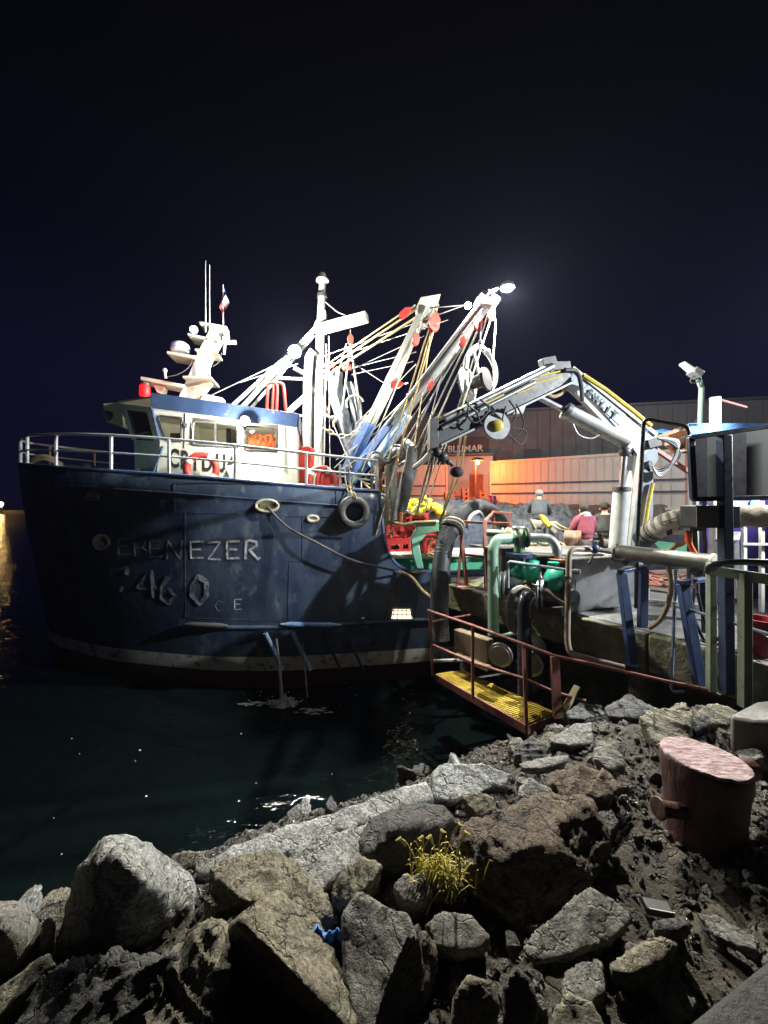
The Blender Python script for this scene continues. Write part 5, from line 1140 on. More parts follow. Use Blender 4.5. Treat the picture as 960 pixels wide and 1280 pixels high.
def tank():
    a = G(716, 766, QZ); b = G(797, 757, QZ); t = thing('steel_tank', (a + b) / 2, 'grey brushed steel tank box standing on the quay before the crane', 'tank'); hgt = .86
    d = (b - a).normalized(); n_ = V((-d.y, d.x, 0))
    part(t, 'shell', steel, lambda mb: mb.prism([a, b, b + n_ * .75, a + n_ * .75], (0, 0, hgt)), bevel=.02)
    part(t, 'lid', mat('tank_lid', (.30, .30, .29), (.18, .18, .17), 3, .45, .4, bump=.3, bscale=6), lambda mb: mb.prism([a - n_ * .03 + V((-.5, .25, hgt + .003)), b - n_ * .03 + V((0, 0, hgt + .003)), b + n_ * 1.2 + V((0, 0, hgt + .003)), a + n_ * 1.3 + V((-.9, .4, hgt + .003))], (0, 0, .04)), bevel=.008)
    part(t, 'lid_handle', rubber, lambda mb: mb.tube([P(736, 705, 5.95), P(740, 697, 5.98), P(741, 694, 6.0)], .018, 6))
    part(t, 'corner_flange', steel, lambda mb: mb.beam(a - n_ * .006, a - n_ * .006 + V((0, 0, hgt)), .03, .03))
    part(t, 'leg', dsteel, lambda mb: mb.box(a + V((-.45, .6, hgt / 2)), (.06, .06, hgt)))
tank()
def bench():
    pass
# rope and net clutter on the table behind the pump
for k in range(9):
    c = P(rnd.uniform(655, 700), rnd.uniform(674, 684), 7.6); mb = MB(); mb.torus(c, (rnd.uniform(-.3, .3), -.4, 1), rnd.uniform(.08, .16), .022, 18, 6); tag(mb.build('rope_coil', rnd.choice((ropey, pipeg, rope_m)), base=c), 'loose rope turn lying on the lid behind the pumps', 'rope', 'rope turns behind the pumps')
t = thing('rope_bundle', P(722, 668, 7.7), 'brown rope bundle draped beside the man in the burgundy hoodie', 'rope bundle')
for k in range(10): part(t, 'rope_turn', mat('rope_brown', (.24, .15, .10), (.34, .22, .15), 18, .85), lambda mb: mb.tube(smooth_path([P(707 + k * 2.1, 664, 7.6), P(706 + k * 2.1, 672, 7.5), P(708 + k * 2.1, 681, 7.55)]), .022, 6))
for k in range(6):
    mb = MB(); x = rnd.uniform(690, 720); x = rnd.uniform(684, 696); mb.tube(smooth_path([P(x, 652, 8.8), P(x + 8, 656 + k, 8.6), P(x + 16, 660 + k, 8.5), P(x + 22, 662, 8.5)]), .016, 6); tag(mb.build('net_rope', rnd.choice((rope_m, ropey)), base=P(x, 655, 8)), 'pale rope strung from the net heap to the working men', 'rope', 'ropes pulled by the men')

# --- crane
def crane():
    t = thing('knuckle_boom_crane', G(797, 748, QZ), 'pale grey knuckle boom crane folded over the quay with yellow hoses', 'crane')
    cg = mat('crane_grey', (.22, .25, .30), (.15, .18, .22), 4, .45, bump=.08, c3=(.28, .22, .16), amt3=.34, scale3=5)
    cd = mat('crane_dark', (.05, .055, .055), (.085, .09, .088), 5, .5, c3=(.16, .16, .145), amt3=.36, scale3=4)
    q = lambda x, y, Y=7.0: P(x, y, Y)
    part(t, 'base', cg, lambda mb: mb.lathe([(.36, 0), (.36, .12), (.26, .18), (.25, .85), (.30, .95), (.30, 1.05)], G(784, 742, QZ) + V((0, 0, .005)), n=28), angle=40)
    part(t, 'base_dome', dsteel, lambda mb: mb.ball(q(770, 694, 6.6), .35, (1, 1, .35)))
    part(t, 'column', cg, lambda mb: mb.prism([q(787, 692), q(812, 692), q(817, 640), q(817, 590), q(812, 582), q(804, 586), q(800, 600), q(792, 650)], (0, .42, 0)), bevel=.02)
    part(t, 'column_rib', cream, lambda mb: (mb.beam(q(780, 691, 6.95), q(798, 565, 6.95), .13, .08, .08), mb.beam(q(784, 690, 6.93), q(792, 608, 6.93), .05, .05)))
    part(t, 'cylinder_barrel', mastw, lambda mb: mb.cyl(q(771, 690, 6.8), q(777, 613, 6.8), .135, n=22))
    part(t, 'cylinder_rod', steel, lambda mb: mb.cyl(q(777, 613, 6.8), q(781, 566, 6.8), .05, n=16))
    part(t, 'cylinder_eye', dsteel, lambda mb: (mb.ball(q(781, 565, 6.8), .10), mb.cyl(q(777, 614, 6.8), q(777, 609, 6.8), .15)))
    part(t, 'knee_plate', cg, lambda mb: mb.prism([q(796, 572), q(804, 548), q(822, 545), q(823, 575), q(812, 592), q(803, 585)], (0, .46, 0)), bevel=.015)
    for x, y, r in ((803, 551, .05), (811, 580, .06), (787, 567, .05), (795, 540, .07)): part(t, 'pivot_pin', dsteel, lambda mb: mb.cyl(q(x, y, 6.98), q(x, y, 7.0) - V((0, .05, 0)), r))
    # main boom: knee to knuckle
    a = [(703, 478), (706, 456), (717, 463), (740, 480), (790, 520), (818, 548), (820, 556), (800, 575), (788, 556), (745, 505), (722, 483)]
    def mp(x, y): f = (x - 700) / 120.0; return q(x, y, 6.62 + .36 * f)
    part(t, 'main_boom', cg, lambda mb: mb.prism([mp(*p) for p in a], (0, .34, 0)), bevel=.015)
    for e in (((720, 490), (788, 561)), ((716, 461), (820, 544))): part(t, 'boom_flange', cream, lambda mb: mb.beam(mp(*e[0]) - V((0, .02, 0)), mp(*e[1]) - V((0, .02, 0)), .03, .07), bevel=.005)
    part(t, 'yellow_hose', yelp, lambda mb: (mb.tube([mp(728, 470) + V((0, -.03, 0)), mp(755, 489) + V((0, -.03, .02)), mp(790, 516) + V((0, -.03, .02)), mp(812, 534) + V((0, -.03, .02))], .04, 8)))
    part(t, 'yellow_pipe', yelp, lambda mb: mb.tube(elbow_path([q(808, 672, 6.95), q(806, 660, 6.95), q(812, 622, 6.95), q(816, 604, 6.95)], .1), .03, 8))
    part(t, 'label_panel', mat('panel_grey', (.24, .29, .36), (.2, .25, .31), 6, .6), lambda mb: mb.prism([mp(727, 488) - V((0, .012, 0)), mp(736, 480) - V((0, .012, 0)), mp(782, 518) - V((0, .012, 0)), mp(774, 532) - V((0, .012, 0))], (0, .008, 0)))
    pn = t.children[-1]; d1 = (mp(783, 519) - mp(738, 483)).normalized(); up1 = d1.cross(V((0, -1, 0))) * -1
    if up1.z < 0: up1 = -up1
    for i, ch in enumerate('SWL1T'):
        c = mp((736, 744.5, 752, 759, 766.5)[i], (492, 500, 507, 512.5, 519)[i]) - V((0, .035, 0))
        text_mesh(ch, .17, letb, t, c, d1, up1, 'load_letter', .003, .009)
    part(t, 'lift_barrel', mastw, lambda mb: mb.tube([q(783, 552, 6.85), q(708, 514, 6.7)], [.13, .125], 20))
    part(t, 'lift_rod', galv, lambda mb: mb.cyl(q(708, 514, 6.7), q(668, 494, 6.6), .05))
    part(t, 'barrel_collar', steel, lambda mb: mb.cyl(q(711, 516, 6.7), q(706, 513, 6.7), .15))
    # outer boom: knuckle down to the tip
    def op(x, y, d=0): f = (x - 540) / 170.0; return q(x, y, 5.85 + .72 * f + d)
    o1 = [(540, 560), (541, 530), (560, 518), (700, 458), (716, 468), (690, 482), (620, 522)]
    part(t, 'outer_boom', cd, lambda mb: mb.prism([op(*p) for p in [(542, 560), (543, 528), (700, 460), (716, 468), (700, 484)]], (0, .30, 0)), bevel=.015)
    part(t, 'boom_bottom_plate', mastw, lambda mb: mb.beam(op(546, 558, .14), op(706, 482, .14), .34, .03))
    part(t, 'extension_tube', steel, lambda mb: (mb.tube([op(555, 524, -.05), op(690, 458, -.05)], .06, 12), mb.tube([op(552, 536, -.06), op(668, 478, -.06)], .035, 10)))
    part(t, 'slide_rail', yelp, lambda mb: (mb.beam(op(550, 522, -.06), op(640, 480, -.06), .02, .02), mb.beam(op(608, 504, -.07), op(630, 494, -.07), .02, .09), mb.tube([op(664, 472, -.08), op(700, 464, -.08)], .015, 6), mb.tube([op(664, 480, -.08), op(702, 470, -.08)], .015, 6), mb.tube([op(646, 492, -.08), op(670, 482, -.08)], .015, 6)))
    part(t, 'end_plate', dsteel, lambda mb: mb.prism([op(538, 562, -.05), op(538, 524, -.05), op(548, 520, -.05), op(549, 558, -.05)], (0, .42, 0)), bevel=.01)
    part(t, 'knuckle_head', cd, lambda mb: (mb.prism([op(690, 452), op(713, 451), op(716, 470), op(700, 478), op(688, 466)], (0, .36, 0)), mb.beam(op(676, 455, .05), op(693, 451, .05), .12, .14)), bevel=.01)
    part(t, 'cylinder_bracket', mastw, lambda mb: mb.prism([op(640, 518), op(656, 502), op(660, 500), op(654, 517)], (0, .2, 0)), bevel=.01)
    ax = V((.12, -1, .05)); c = op(620, 533, -.14)
    part(t, 'winch_wheel', ghostw, lambda mb: mb.lathe([(.10, -.05), (.21, -.05), (.225, 0), (.21, .05), (.10, .05)], c, ax, 30), angle=50)
    part(t, 'winch_hub', yelp, lambda mb: (mb.lathe([(.09, 0), (.09, .08), (.05, .10)], c, ax, 18)))
    part(t, 'winch_arm', steel, lambda mb: mb.beam(op(626, 512, -.1), op(622, 532, -.1), .14, .05))
    for k, (pts) in enumerate((((586, 500), (585, 520), (596, 528), (612, 510), (600, 500)), ((600, 498), (622, 520), (638, 530), (645, 515), (636, 500)), ((634, 540), (648, 555), (657, 550), (656, 538), (640, 535)), ((632, 508), (628, 530), (640, 548), (655, 530), (645, 505)), ((583, 505), (595, 515), (600, 528), (604, 530)))):
        part(t, 'cable_loop', rubber if k != 2 else ropeb, lambda mb: mb.tube(smooth_path([op(x, y, -.2) for x, y in pts]), .014, 6))
    part(t, 'black_hose', rubber, lambda mb: mb.tube(smooth_path([op(706, 462, -.1), mp(716, 466) + V((0, -.1, 0)), mp(722, 480) + V((0, -.1, 0)), mp(724, 503) + V((0, -.1, 0))]), .035, 8))
    part(t, 'tan_hose', ropey, lambda mb: mb.tube(smooth_path([mp(708, 470), q(706, 488, 6.7), q(692, 496, 6.65), q(682, 490, 6.6)]), .03, 8))
    part(t, 'drip_hose', galv, lambda mb: mb.tube(smooth_path([q(716, 530, 6.65), q(724, 544, 6.65), q(740, 548, 6.7), q(752, 541, 6.75)]), .014, 6))
    for k in range(4): part(t, 'knee_hose', rubber if k < 2 else galv, lambda mb: mb.tube(smooth_path([q(822, 548, 6.9), q(838 + 3 * k, 554 - k, 6.9), q(850 - 2 * k, 566 + k, 6.9), q(843 - 3 * k, 578 + 3 * k, 6.9), q(824, 586 + 3 * k, 6.9), q(815, 584, 6.9)]), .022, 8))
    part(t, 'red_stay', pinkred, lambda mb: mb.beam(q(818, 561, 7.2), q(861, 590, 7.4), .07, .07)); 
    part(t, 'black_bracket', dsteel, lambda mb: mb.beam(q(808, 556, 6.95), q(824, 552, 6.95), .12, .16), bevel=.01)
    # hook assembly
    hk = [op(543, 562), op(550, 566), op(556, 572), op(566, 582)]
    part(t, 'hook_shackle', dsteel, lambda mb: (mb.ball(op(546, 565), .08), mb.ball(op(553, 571), .09), mb.tube(hk, .035, 8), mb.ball(op(560, 577), .05)))
crane()
mb = MB(); mb.ball(P(571, 590, 5.95), .10, (1.1, .8, .85), 14, 10); tag(mb.build('hook_bag', mat('bag_dark', (.04, .015, .02), (.07, .03, .035), 9, .7, bump=.6)), 'dark bag hanging at the crane tip over the orange yard', 'bag')
for a, lab in ((((541, 563), (530, 575), (518, 584)), 'grey sling end reaching left from the crane tip'), (((541, 565), (531, 600), (522, 640)), 'pale sling rope dropping from the crane tip, left strand'), (((543, 566), (536, 600), (527, 628)), 'pale sling rope dropping from the crane tip, right strand')):
    mooring([P(x, y, 6.0 + i * .9) for i, (x, y) in enumerate(a)], .022 if 'end' not in lab else .05, rope_m if 'end' not in lab else galv, lab, 'sling')
for dx, lab in ((0, 'left yellowish fall rope running behind the crane tip'), (6, 'right yellowish fall rope running behind the crane tip')):
    mooring([P(576 + dx, 545, 7.2), P(569 + dx, 590, 7.6), P(560 + dx * .5, 620, 8), P(549, 655, 8.4)], .02, ropey, lab, 'fall_rope')

# --- roller on blue trestle
def roller():
    t = thing('guide_roller', G(830, 790, QZ), 'long grey steel guide roller on slanted blue legs at the quay edge', 'roller')
    a = P(772, 690, 5.35); b = P(890, 704, 4.45)
    part(t, 'drum', mat('roller_steel', (.28, .28, .24), (.20, .20, .17), 5, .4, .6, bump=.1, c3=(.14, .11, .07), amt3=.36, scale3=4), lambda mb: mb.cyl(a, b, .105, n=28))
    for c, s_ in ((a, -1), (b, 1)): part(t, 'end_collar', cream, lambda mb: mb.cyl(c, c + (b - a).normalized() * .03 * s_, .115, n=28), bevel=.005)
    for p, q_ in ((P(777, 716, 5.2), P(791, 833, 4.95)), (P(804, 710, 5.35), P(803, 784, 5.45)), (P(853, 730, 4.55), P(876, 862, 4.35)), (P(882, 728, 4.75), P(884, 790, 4.9))):
        part(t, 'leg', legblue, lambda mb: mb.beam(p, q_, .11, .09), bevel=.008)
    for p, q_ in ((P(775, 715, 5.2), P(806, 708, 5.4)), (P(851, 728, 4.5), P(884, 724, 4.8))): part(t, 'crossbeam', legblue, lambda mb: mb.beam(p, q_, .09, .05), bevel=.006)
    for x, y, Y in ((785, 700, 5.3), (874, 712, 4.6)): part(t, 'bearing_block', dsteel, lambda mb: mb.box(P(x, y, Y), (.14, .14, .14)), bevel=.01)
roller()
def conduit():
    t = thing('thin_conduit', P(842, 860, 4.6), 'thin steel blue conduit hanging over the quay edge beside the slanted legs', 'pipe')
    part(t, 'pipe_run', mat('conduit_blue', (.16, .22, .30), (.12, .17, .24), 8, .4, .5), lambda mb: mb.tube([P(845, 712, 4.75), P(843, 765, 4.7), P(839, 860, 4.45), P(842, 865, 4.42), P(855, 865, 4.4)], .018, 8)); part(t, 'joint', galv, lambda mb: mb.cyl(P(843, 758, 4.7), P(843, 752, 4.7), .03))
    mooring([P(835, 708, 4.8), P(839, 728, 4.8), P(836, 752, 4.95), P(826, 774, 5.1), P(812, 785, 5.25)], .03, mat('hose_tan', (.36, .28, .17), (.28, .22, .13), 9, .6), 'tan hose curving down between the blue legs', 'curved_hose', 'hose')
    for k, pts in enumerate((((868, 735), (866, 765), (874, 788), (880, 800)), ((890, 735), (905, 770), (912, 795), (896, 806), (876, 800)), ((872, 740), (880, 775), (893, 800), (905, 790)), ((895, 740), (908, 760), (914, 778)))):
        mooring([P(x, y, 4.55) for x, y in pts], .018, rubber, ('outermost left black cable curve behind the olive posts', 'longest black cable loop behind the olive posts', 'inner black cable curve crossing behind the olive posts', 'short black cable high behind the olive posts')[k], 'cable', 'cable')
conduit()
def guard():
    t = thing('guard_rail', P(932, 884, 3.9), 'olive steel guard rail with heavy posts at the right edge', 'guard rail')
    part(t, 'post', olive, lambda mb: mb.beam(P(889, 703, 4.1), P(889, 864, 4.1), .07, .07), bevel=.006)
    part(t, 'post', olive, lambda mb: mb.beam(P(931, 716, 3.85), P(931, 884, 3.85), .085, .085), bevel=.006)
    part(t, 'top_channel', olive, lambda mb: (mb.beam(P(884, 712, 4.1), P(985, 728, 3.6), .06, .10)), bevel=.008)
    part(t, 'handrail', mat('dark_green_tube', (.02, .03, .025), (.03, .04, .035), 6, .35), lambda mb: mb.tube(elbow_path([P(884, 716, 4.1), P(886, 706, 4.08), P(925, 702, 3.9), P(1000, 706, 3.6)], .1), .032, 12))
    part(t, 'light_bar', railw, lambda mb: mb.tube([P(885, 713, 4.3), P(985, 735, 3.9)], .016, 8))
    part(t, 'mid_bar', mat('mid_bar_blue', (.20, .27, .32), (.15, .2, .25), 8, .5), lambda mb: mb.tube([P(845, 757, 4.6), P(900, 774, 4.2), P(985, 800, 3.7)], .018, 8))
    part(t, 'low_bar', olive, lambda mb: mb.tube([P(889, 864, 4.1), P(900, 870, 4.05)], .02, 6))
guard()
# sign frame on the tall blue-black post
def signframe():
    t = thing('sign_frame', P(906, 870, 4.2), 'dark blue steel framed board seen from behind on a tall post', 'sign')
    q = lambda x, y, d=0: P(x, y, 4.15 + d)
    part(t, 'post', mat('post_navy', (.012, .018, .045), (.02, .03, .06), 7, .4, c3=(.05, .05, .045), amt3=.34, scale3=6), lambda mb: mb.beam(q(905, 544, -.02), q(909, 866, -.02), .10, .10), bevel=.008)
    fm = MATS['post_navy']
    for a, b in (((862, 547), (1040, 522)), ((866, 624), (1040, 620)), ((863, 547), (867, 624)), ((1040, 522), (1040, 620))): part(t, 'frame_bar', fm, lambda mb: mb.beam(q(*a), q(*b), .06, .05), bevel=.005)
    part(t, 'side_flange', fm, lambda mb: mb.prism([q(863, 547), q(867, 624), q(867, 624, .25), q(863, 547, .25)], (.012, 0, 0)))
    part(t, 'board', mat('board_grey', (.20, .195, .165), (.14, .137, .12), 2, .6, c3=(.25, .245, .21), amt3=.45, scale3=1.0, stretch=(1, 1, .2)), lambda mb: mb.prism([q(864, 546, .26), q(1040, 521, .26), q(1040, 620, .26), q(868, 624, .26)], (0, .02, 0)))
    for x0, x1, y0 in ((868, 884, 549), (909, 933, 543), (970, 1000, 535)): part(t, 'dark_panel', black, lambda mb: mb.prism([q(x0, y0, .2), q(x1, y0 - 2, .2), q(x1, 621, .2), q(x0, 622, .2)], (0, .02, 0)))
    part(t, 'ballast_box', black, lambda mb: mb.prism([q(872, 632, -.04), q(926, 632, -.04), q(926, 660, -.04), q(872, 660, -.04)], (0, .25, 0)), bevel=.01)
    part(t, 'box_side', concrete, lambda mb: mb.prism([q(871, 632, -.05), q(899, 632, -.05), q(899, 659, -.05), q(871, 659, -.05)], (0, .008, 0)))
signframe()
def hoop():
    t = thing('pipe_hoop', P(805, 700, 5.3), 'tall black tubular hoop standing before the crane column', 'hoop')
    part(t, 'tube', mat('black_tube', (.015, .015, .017), (.03, .03, .03), 6, .3), lambda mb: mb.tube(elbow_path([P(795, 760, 5.35), P(796, 690, 5.3), P(805, 523, 5.2), P(861, 533, 5.0), P(860, 561, 5.0)], .08), .026, 10)); part(t, 'foot', rubber, lambda mb: mb.tube(smooth_path([P(798, 686, 5.25), P(806, 690, 5.25), P(812, 698, 5.2)]), .02, 6))
hoop()
def bigpipe():
    a = [P(806, 672, 6.1), P(815, 664, 5.9), P(830, 655, 5.7), P(850, 649, 5.55), P(875, 646, 5.4), P(905, 645, 5.2), P(960, 645, 4.95), P(1040, 646, 4.7)]
    t = thing('transfer_hose', P(890, 650, 5.3), 'dirty beige transfer hose with white sticker lying level behind the post', 'hose')
    pts = smooth_path(a, 14)
    part(t, 'hose_wall', mat('hose_beige', (.30, .28, .23), (.20, .185, .15), 6, .6, bump=.5, bscale=20, c3=(.12, .10, .07), amt3=.42, scale3=7), lambda mb: mb.tube(pts, [.145 * (1 + .05 * math.sin(i * 1.1)) for i in range(len(pts))], 22), angle=60)
    part(t, 'sticker', mat('sticker_white', (.62, .60, .52), (.5, .48, .4), 6, .6), lambda mb: mb.tube(smooth_path([P(821, 661, 5.82), P(833, 655, 5.68), P(848, 650, 5.57)], 4), .158, 22))
    st = t.children[-1]
    part(t, 'sticker_patch', letb, lambda mb: mb.prism([P(833, 664, 5.50), P(840, 661, 5.46), P(841, 667, 5.46), P(834, 670, 5.50)], (0, .01, 0)))
    for k in range(2): part(t, 'sticker_line', letb, lambda mb: mb.prism([P(825, 653 + 4 * k, 5.62), P(845, 647 + 4 * k, 5.42), P(845, 648.2 + 4 * k, 5.42), P(825, 654.2 + 4 * k, 5.62)], (0, .004, 0)))
    part(t, 'open_end', rubber, lambda mb: mb.cyl(P(803, 675, 6.15), P(818, 662, 5.86), .150, n=22))
    for x in (874, 883, 927): part(t, 'clamp_band', railw, lambda mb: mb.cyl(P(x, 646, 5.38), P(x + 3, 646, 5.36), .165, n=22), bevel=.006)
    for x in (862, 868, 879): part(t, 'support_leg', dsteel, lambda mb: mb.tube([P(x, 656, 5.5), P(x + rnd.uniform(-4, 4), 700, 5.6), P(x + rnd.uniform(-4, 4), 745, 5.6)], .03, 8))
    part(t, 'support_plate', rubber, lambda mb: mb.beam(P(854, 661, 5.4), P(874, 661, 5.4), .25, .04)); part(t, 'orange_strap', oran, lambda mb: mb.tube(smooth_path([P(858, 664, 5.4), P(862, 680, 5.4), P(870, 694, 5.4)]), .035, 8))
    mooring([P(835, 690, 5.6), P(845, 682, 5.6), P(852, 680, 5.6), P(862, 672, 5.5)], .035, mat('strap_tan', (.5, .36, .2), (.4, .3, .17), 9, .8), 'tan rolled strap reaching up to the transfer hose', 'strap', 'strap')
bigpipe()
def cabin():
    t = thing('purple_container', P(920, 720, 7.4), 'deep purple steel container behind the white ladder rail', 'container')
    a = P(876, 745, 7.2); a.z = QZ; b = P(1060, 745, 6.6); b.z = QZ
    part(t, 'shell', purple, lambda mb: mb.prism([a, b, b + V((2.0, 2.3, 0)), a + V((2.0, 2.3, 0))], (0, 0, 1.95)), bevel=.02)
    part(t, 'corner_post', purple, lambda mb: (mb.box(a + V((.06, -.02, .97)), (.16, .08, 1.9)), mb.box(a + V((.8, -.02, .97)), (.07, .06, 1.9))), bevel=.01)
    for x in (897, 921, 940): part(t, 'sticker', ghostw, lambda mb: mb.prism([P(x - 5, 626, 6.9), P(x + 5, 626, 6.9), P(x + 5, 634, 6.9), P(x - 5, 634, 6.9)], (0, .02, 0)))
    part(t, 'round_sign', lblue, lambda mb: mb.lathe([(.10, 0), (.10, .01)], P(944, 630, 6.88), (0, -1, 0), 20))
    t = thing('white_ladder_rail', P(930, 740, 6.0), 'white ladder like safety rail in front of the purple container', 'railing')
    for x in (930, 952, 974): part(t, 'post', white, lambda mb: mb.beam(P(x, 626, 6.0), P(x, 765, 6.0), .05, .05))
    for y in (655, 680, 700): part(t, 'rung', white, lambda mb: mb.beam(P(928, y, 5.98), P(1000, y + 1, 5.9), .035, .035))
    t = thing('trestle', P(898, 745, 5.6), 'short pale steel trestle under the transfer hose near the dark post', 'trestle')
    for x0, x1 in ((898, 899), (918, 922)): part(t, 'leg', galv, lambda mb: mb.beam(P(x0, 676, 5.6), P(x1, 748, 5.6), .08, .06), bevel=.005)
    part(t, 'top_plate', galv, lambda mb: mb.prism([P(894, 677, 5.5), P(906, 667, 5.9), P(926, 667, 5.9), P(924, 677, 5.5)], (0, 0, .03)))
    # awning with blue tarp
    t = thing('awning', P(900, 560, 8.2), 'bright blue tarpaulin roof over a timber and rust coloured frame', 'awning')
    N = 30; vs = []
    for j in range(N + 1):
        for i in range(N + 1):
            u = i / N; v = j / N; p = P(861 + 220 * u, 556 - 0 * u, 7.8); p = V((p.x, 7.8 + v * 1.4, p.z + .12 + v * .45 + .05 * noise.noise(V((u * 12, v * 5, 0))) + .02 * math.sin(u * 60))); vs.append(p)
    part(t, 'tarpaulin', tarp, lambda mb: mb.add(vs, [(j * (N + 1) + i, j * (N + 1) + i + 1, (j + 1) * (N + 1) + i + 1, (j + 1) * (N + 1) + i) for j in range(N) for i in range(N)]))
    part(t, 'tarp_valance', tarp, lambda mb: mb.prism([P(861, 529, 7.75), P(1080, 529, 7.75), P(1080, 560, 7.75), P(861, 557, 7.75)], (0, .02, 0)))
    part(t, 'under_sheet', rusty, lambda mb: mb.prism([P(824, 547, 8.0), P(864, 533, 8.0), P(864, 566, 8.0), P(846, 566, 8.0)], (0, .1, 0)))
    part(t, 'rafter', woodm, lambda mb: (mb.beam(P(818, 548, 7.9), P(862, 532, 7.9), .07, .07), mb.beam(P(830, 556, 7.9), P(864, 545, 7.9), .05, .05), mb.beam(P(845, 565, 7.9), P(864, 560, 7.9), .05, .05)))
    for x in (866, 960): part(t, 'post', galv, lambda mb: mb.beam(P(x, 556, 8), V((P(x, 556, 8).x, 8, QZ)), .08, .08))
cabin()
def lampposts():
    t = thing('street_lamp', P(872, 560, 8.6), 'unlit street lamp on pale green post above the blue awning', 'street lamp'); gp = mat('post_green', (.22, .34, .27), (.28, .40, .32), 8, .5)
    b = P(874, 600, 8.6); b.z = QZ
    part(t, 'post', gp, lambda mb: mb.tube([b, P(874, 560, 8.6), P(877, 485, 8.6), P(873, 474, 8.6), P(868, 465, 8.6)], .055, 12))
    part(t, 'head', ghostw, lambda mb: mb.beam(P(871, 468, 8.5), P(852, 454, 8.5), .22, .08, .16, .05), bevel=.015)
    part(t, 'head_cover', galv, lambda mb: mb.beam(P(874, 470, 8.5), P(864, 463, 8.5), .24, .14), bevel=.015)
    part(t, 'cable', ropeb, lambda mb: (mb.tube(smooth_path([P(866, 470, 8.5), P(863, 477, 8.5), P(868, 479, 8.5), P(873, 476, 8.5)]), .015, 6), mb.tube(smooth_path([P(874, 520, 8.6), P(868, 528, 8.6), P(858, 534, 8.3)]), .012, 6)))
    t = thing('rusty_white_pole', P(893, 556, 7.0), 'white pole with rusty top sticking up behind the sign frame', 'pole'); b = P(893, 600, 7.0); b.z = QZ
    part(t, 'pole', mat('white_rust_pole', (.60, .52, .44), (.66, .62, .56), 6, .5, c3=(.5, .18, .1), amt3=.4, scale3=3), lambda mb: mb.cyl(b, P(894, 497, 7.0), .085, n=14)); part(t, 'brace', pinkred, lambda mb: mb.tube([P(897, 499, 7.0), P(933, 509, 7.2)], .02, 6))
lampposts()
def bucket():
    b = G(952, 818, QZ); t = thing('bucket', b, 'dark red plastic bucket on the quay at the right edge', 'bucket'); m = mat('bucket_red', (.20, .012, .018), (.26, .02, .025), 6, .4)
    part(t, 'pail', m, lambda mb: mb.lathe([(.13, 0), (.165, .38), (.178, .385), (.178, .42), (.16, .42), (.155, .38), (.12, .02)], b, n=30), angle=50); part(t, 'handle', galv, lambda mb: mb.tube(smooth_path([b + V((-.17, 0, .37)), b + V((-.10, -.17, .26)), b + V((.05, -.18, .2)), b + V((.17, 0, .37))]), .008, 6))
bucket()
# cables and hoses lying on the quay by the tank
for k in range(7):
    mb = MB(); c = G(825 + rnd.uniform(-14, 14), 728 + rnd.uniform(-4, 4), QZ + .02); N = 14; mb.tube(smooth_path([c + V((rnd.uniform(-.5, .5), rnd.uniform(-.5, .5), rnd.uniform(0, .12))) for _ in range(5)]), .025, 6)
    tag(mb.build('quay_hose', rnd.choice((pinkred, rope_m, oran, galv)), base=c), 'tangled hose lying on the quay behind the blue legs', 'hose', 'tangled hoses behind the legs')

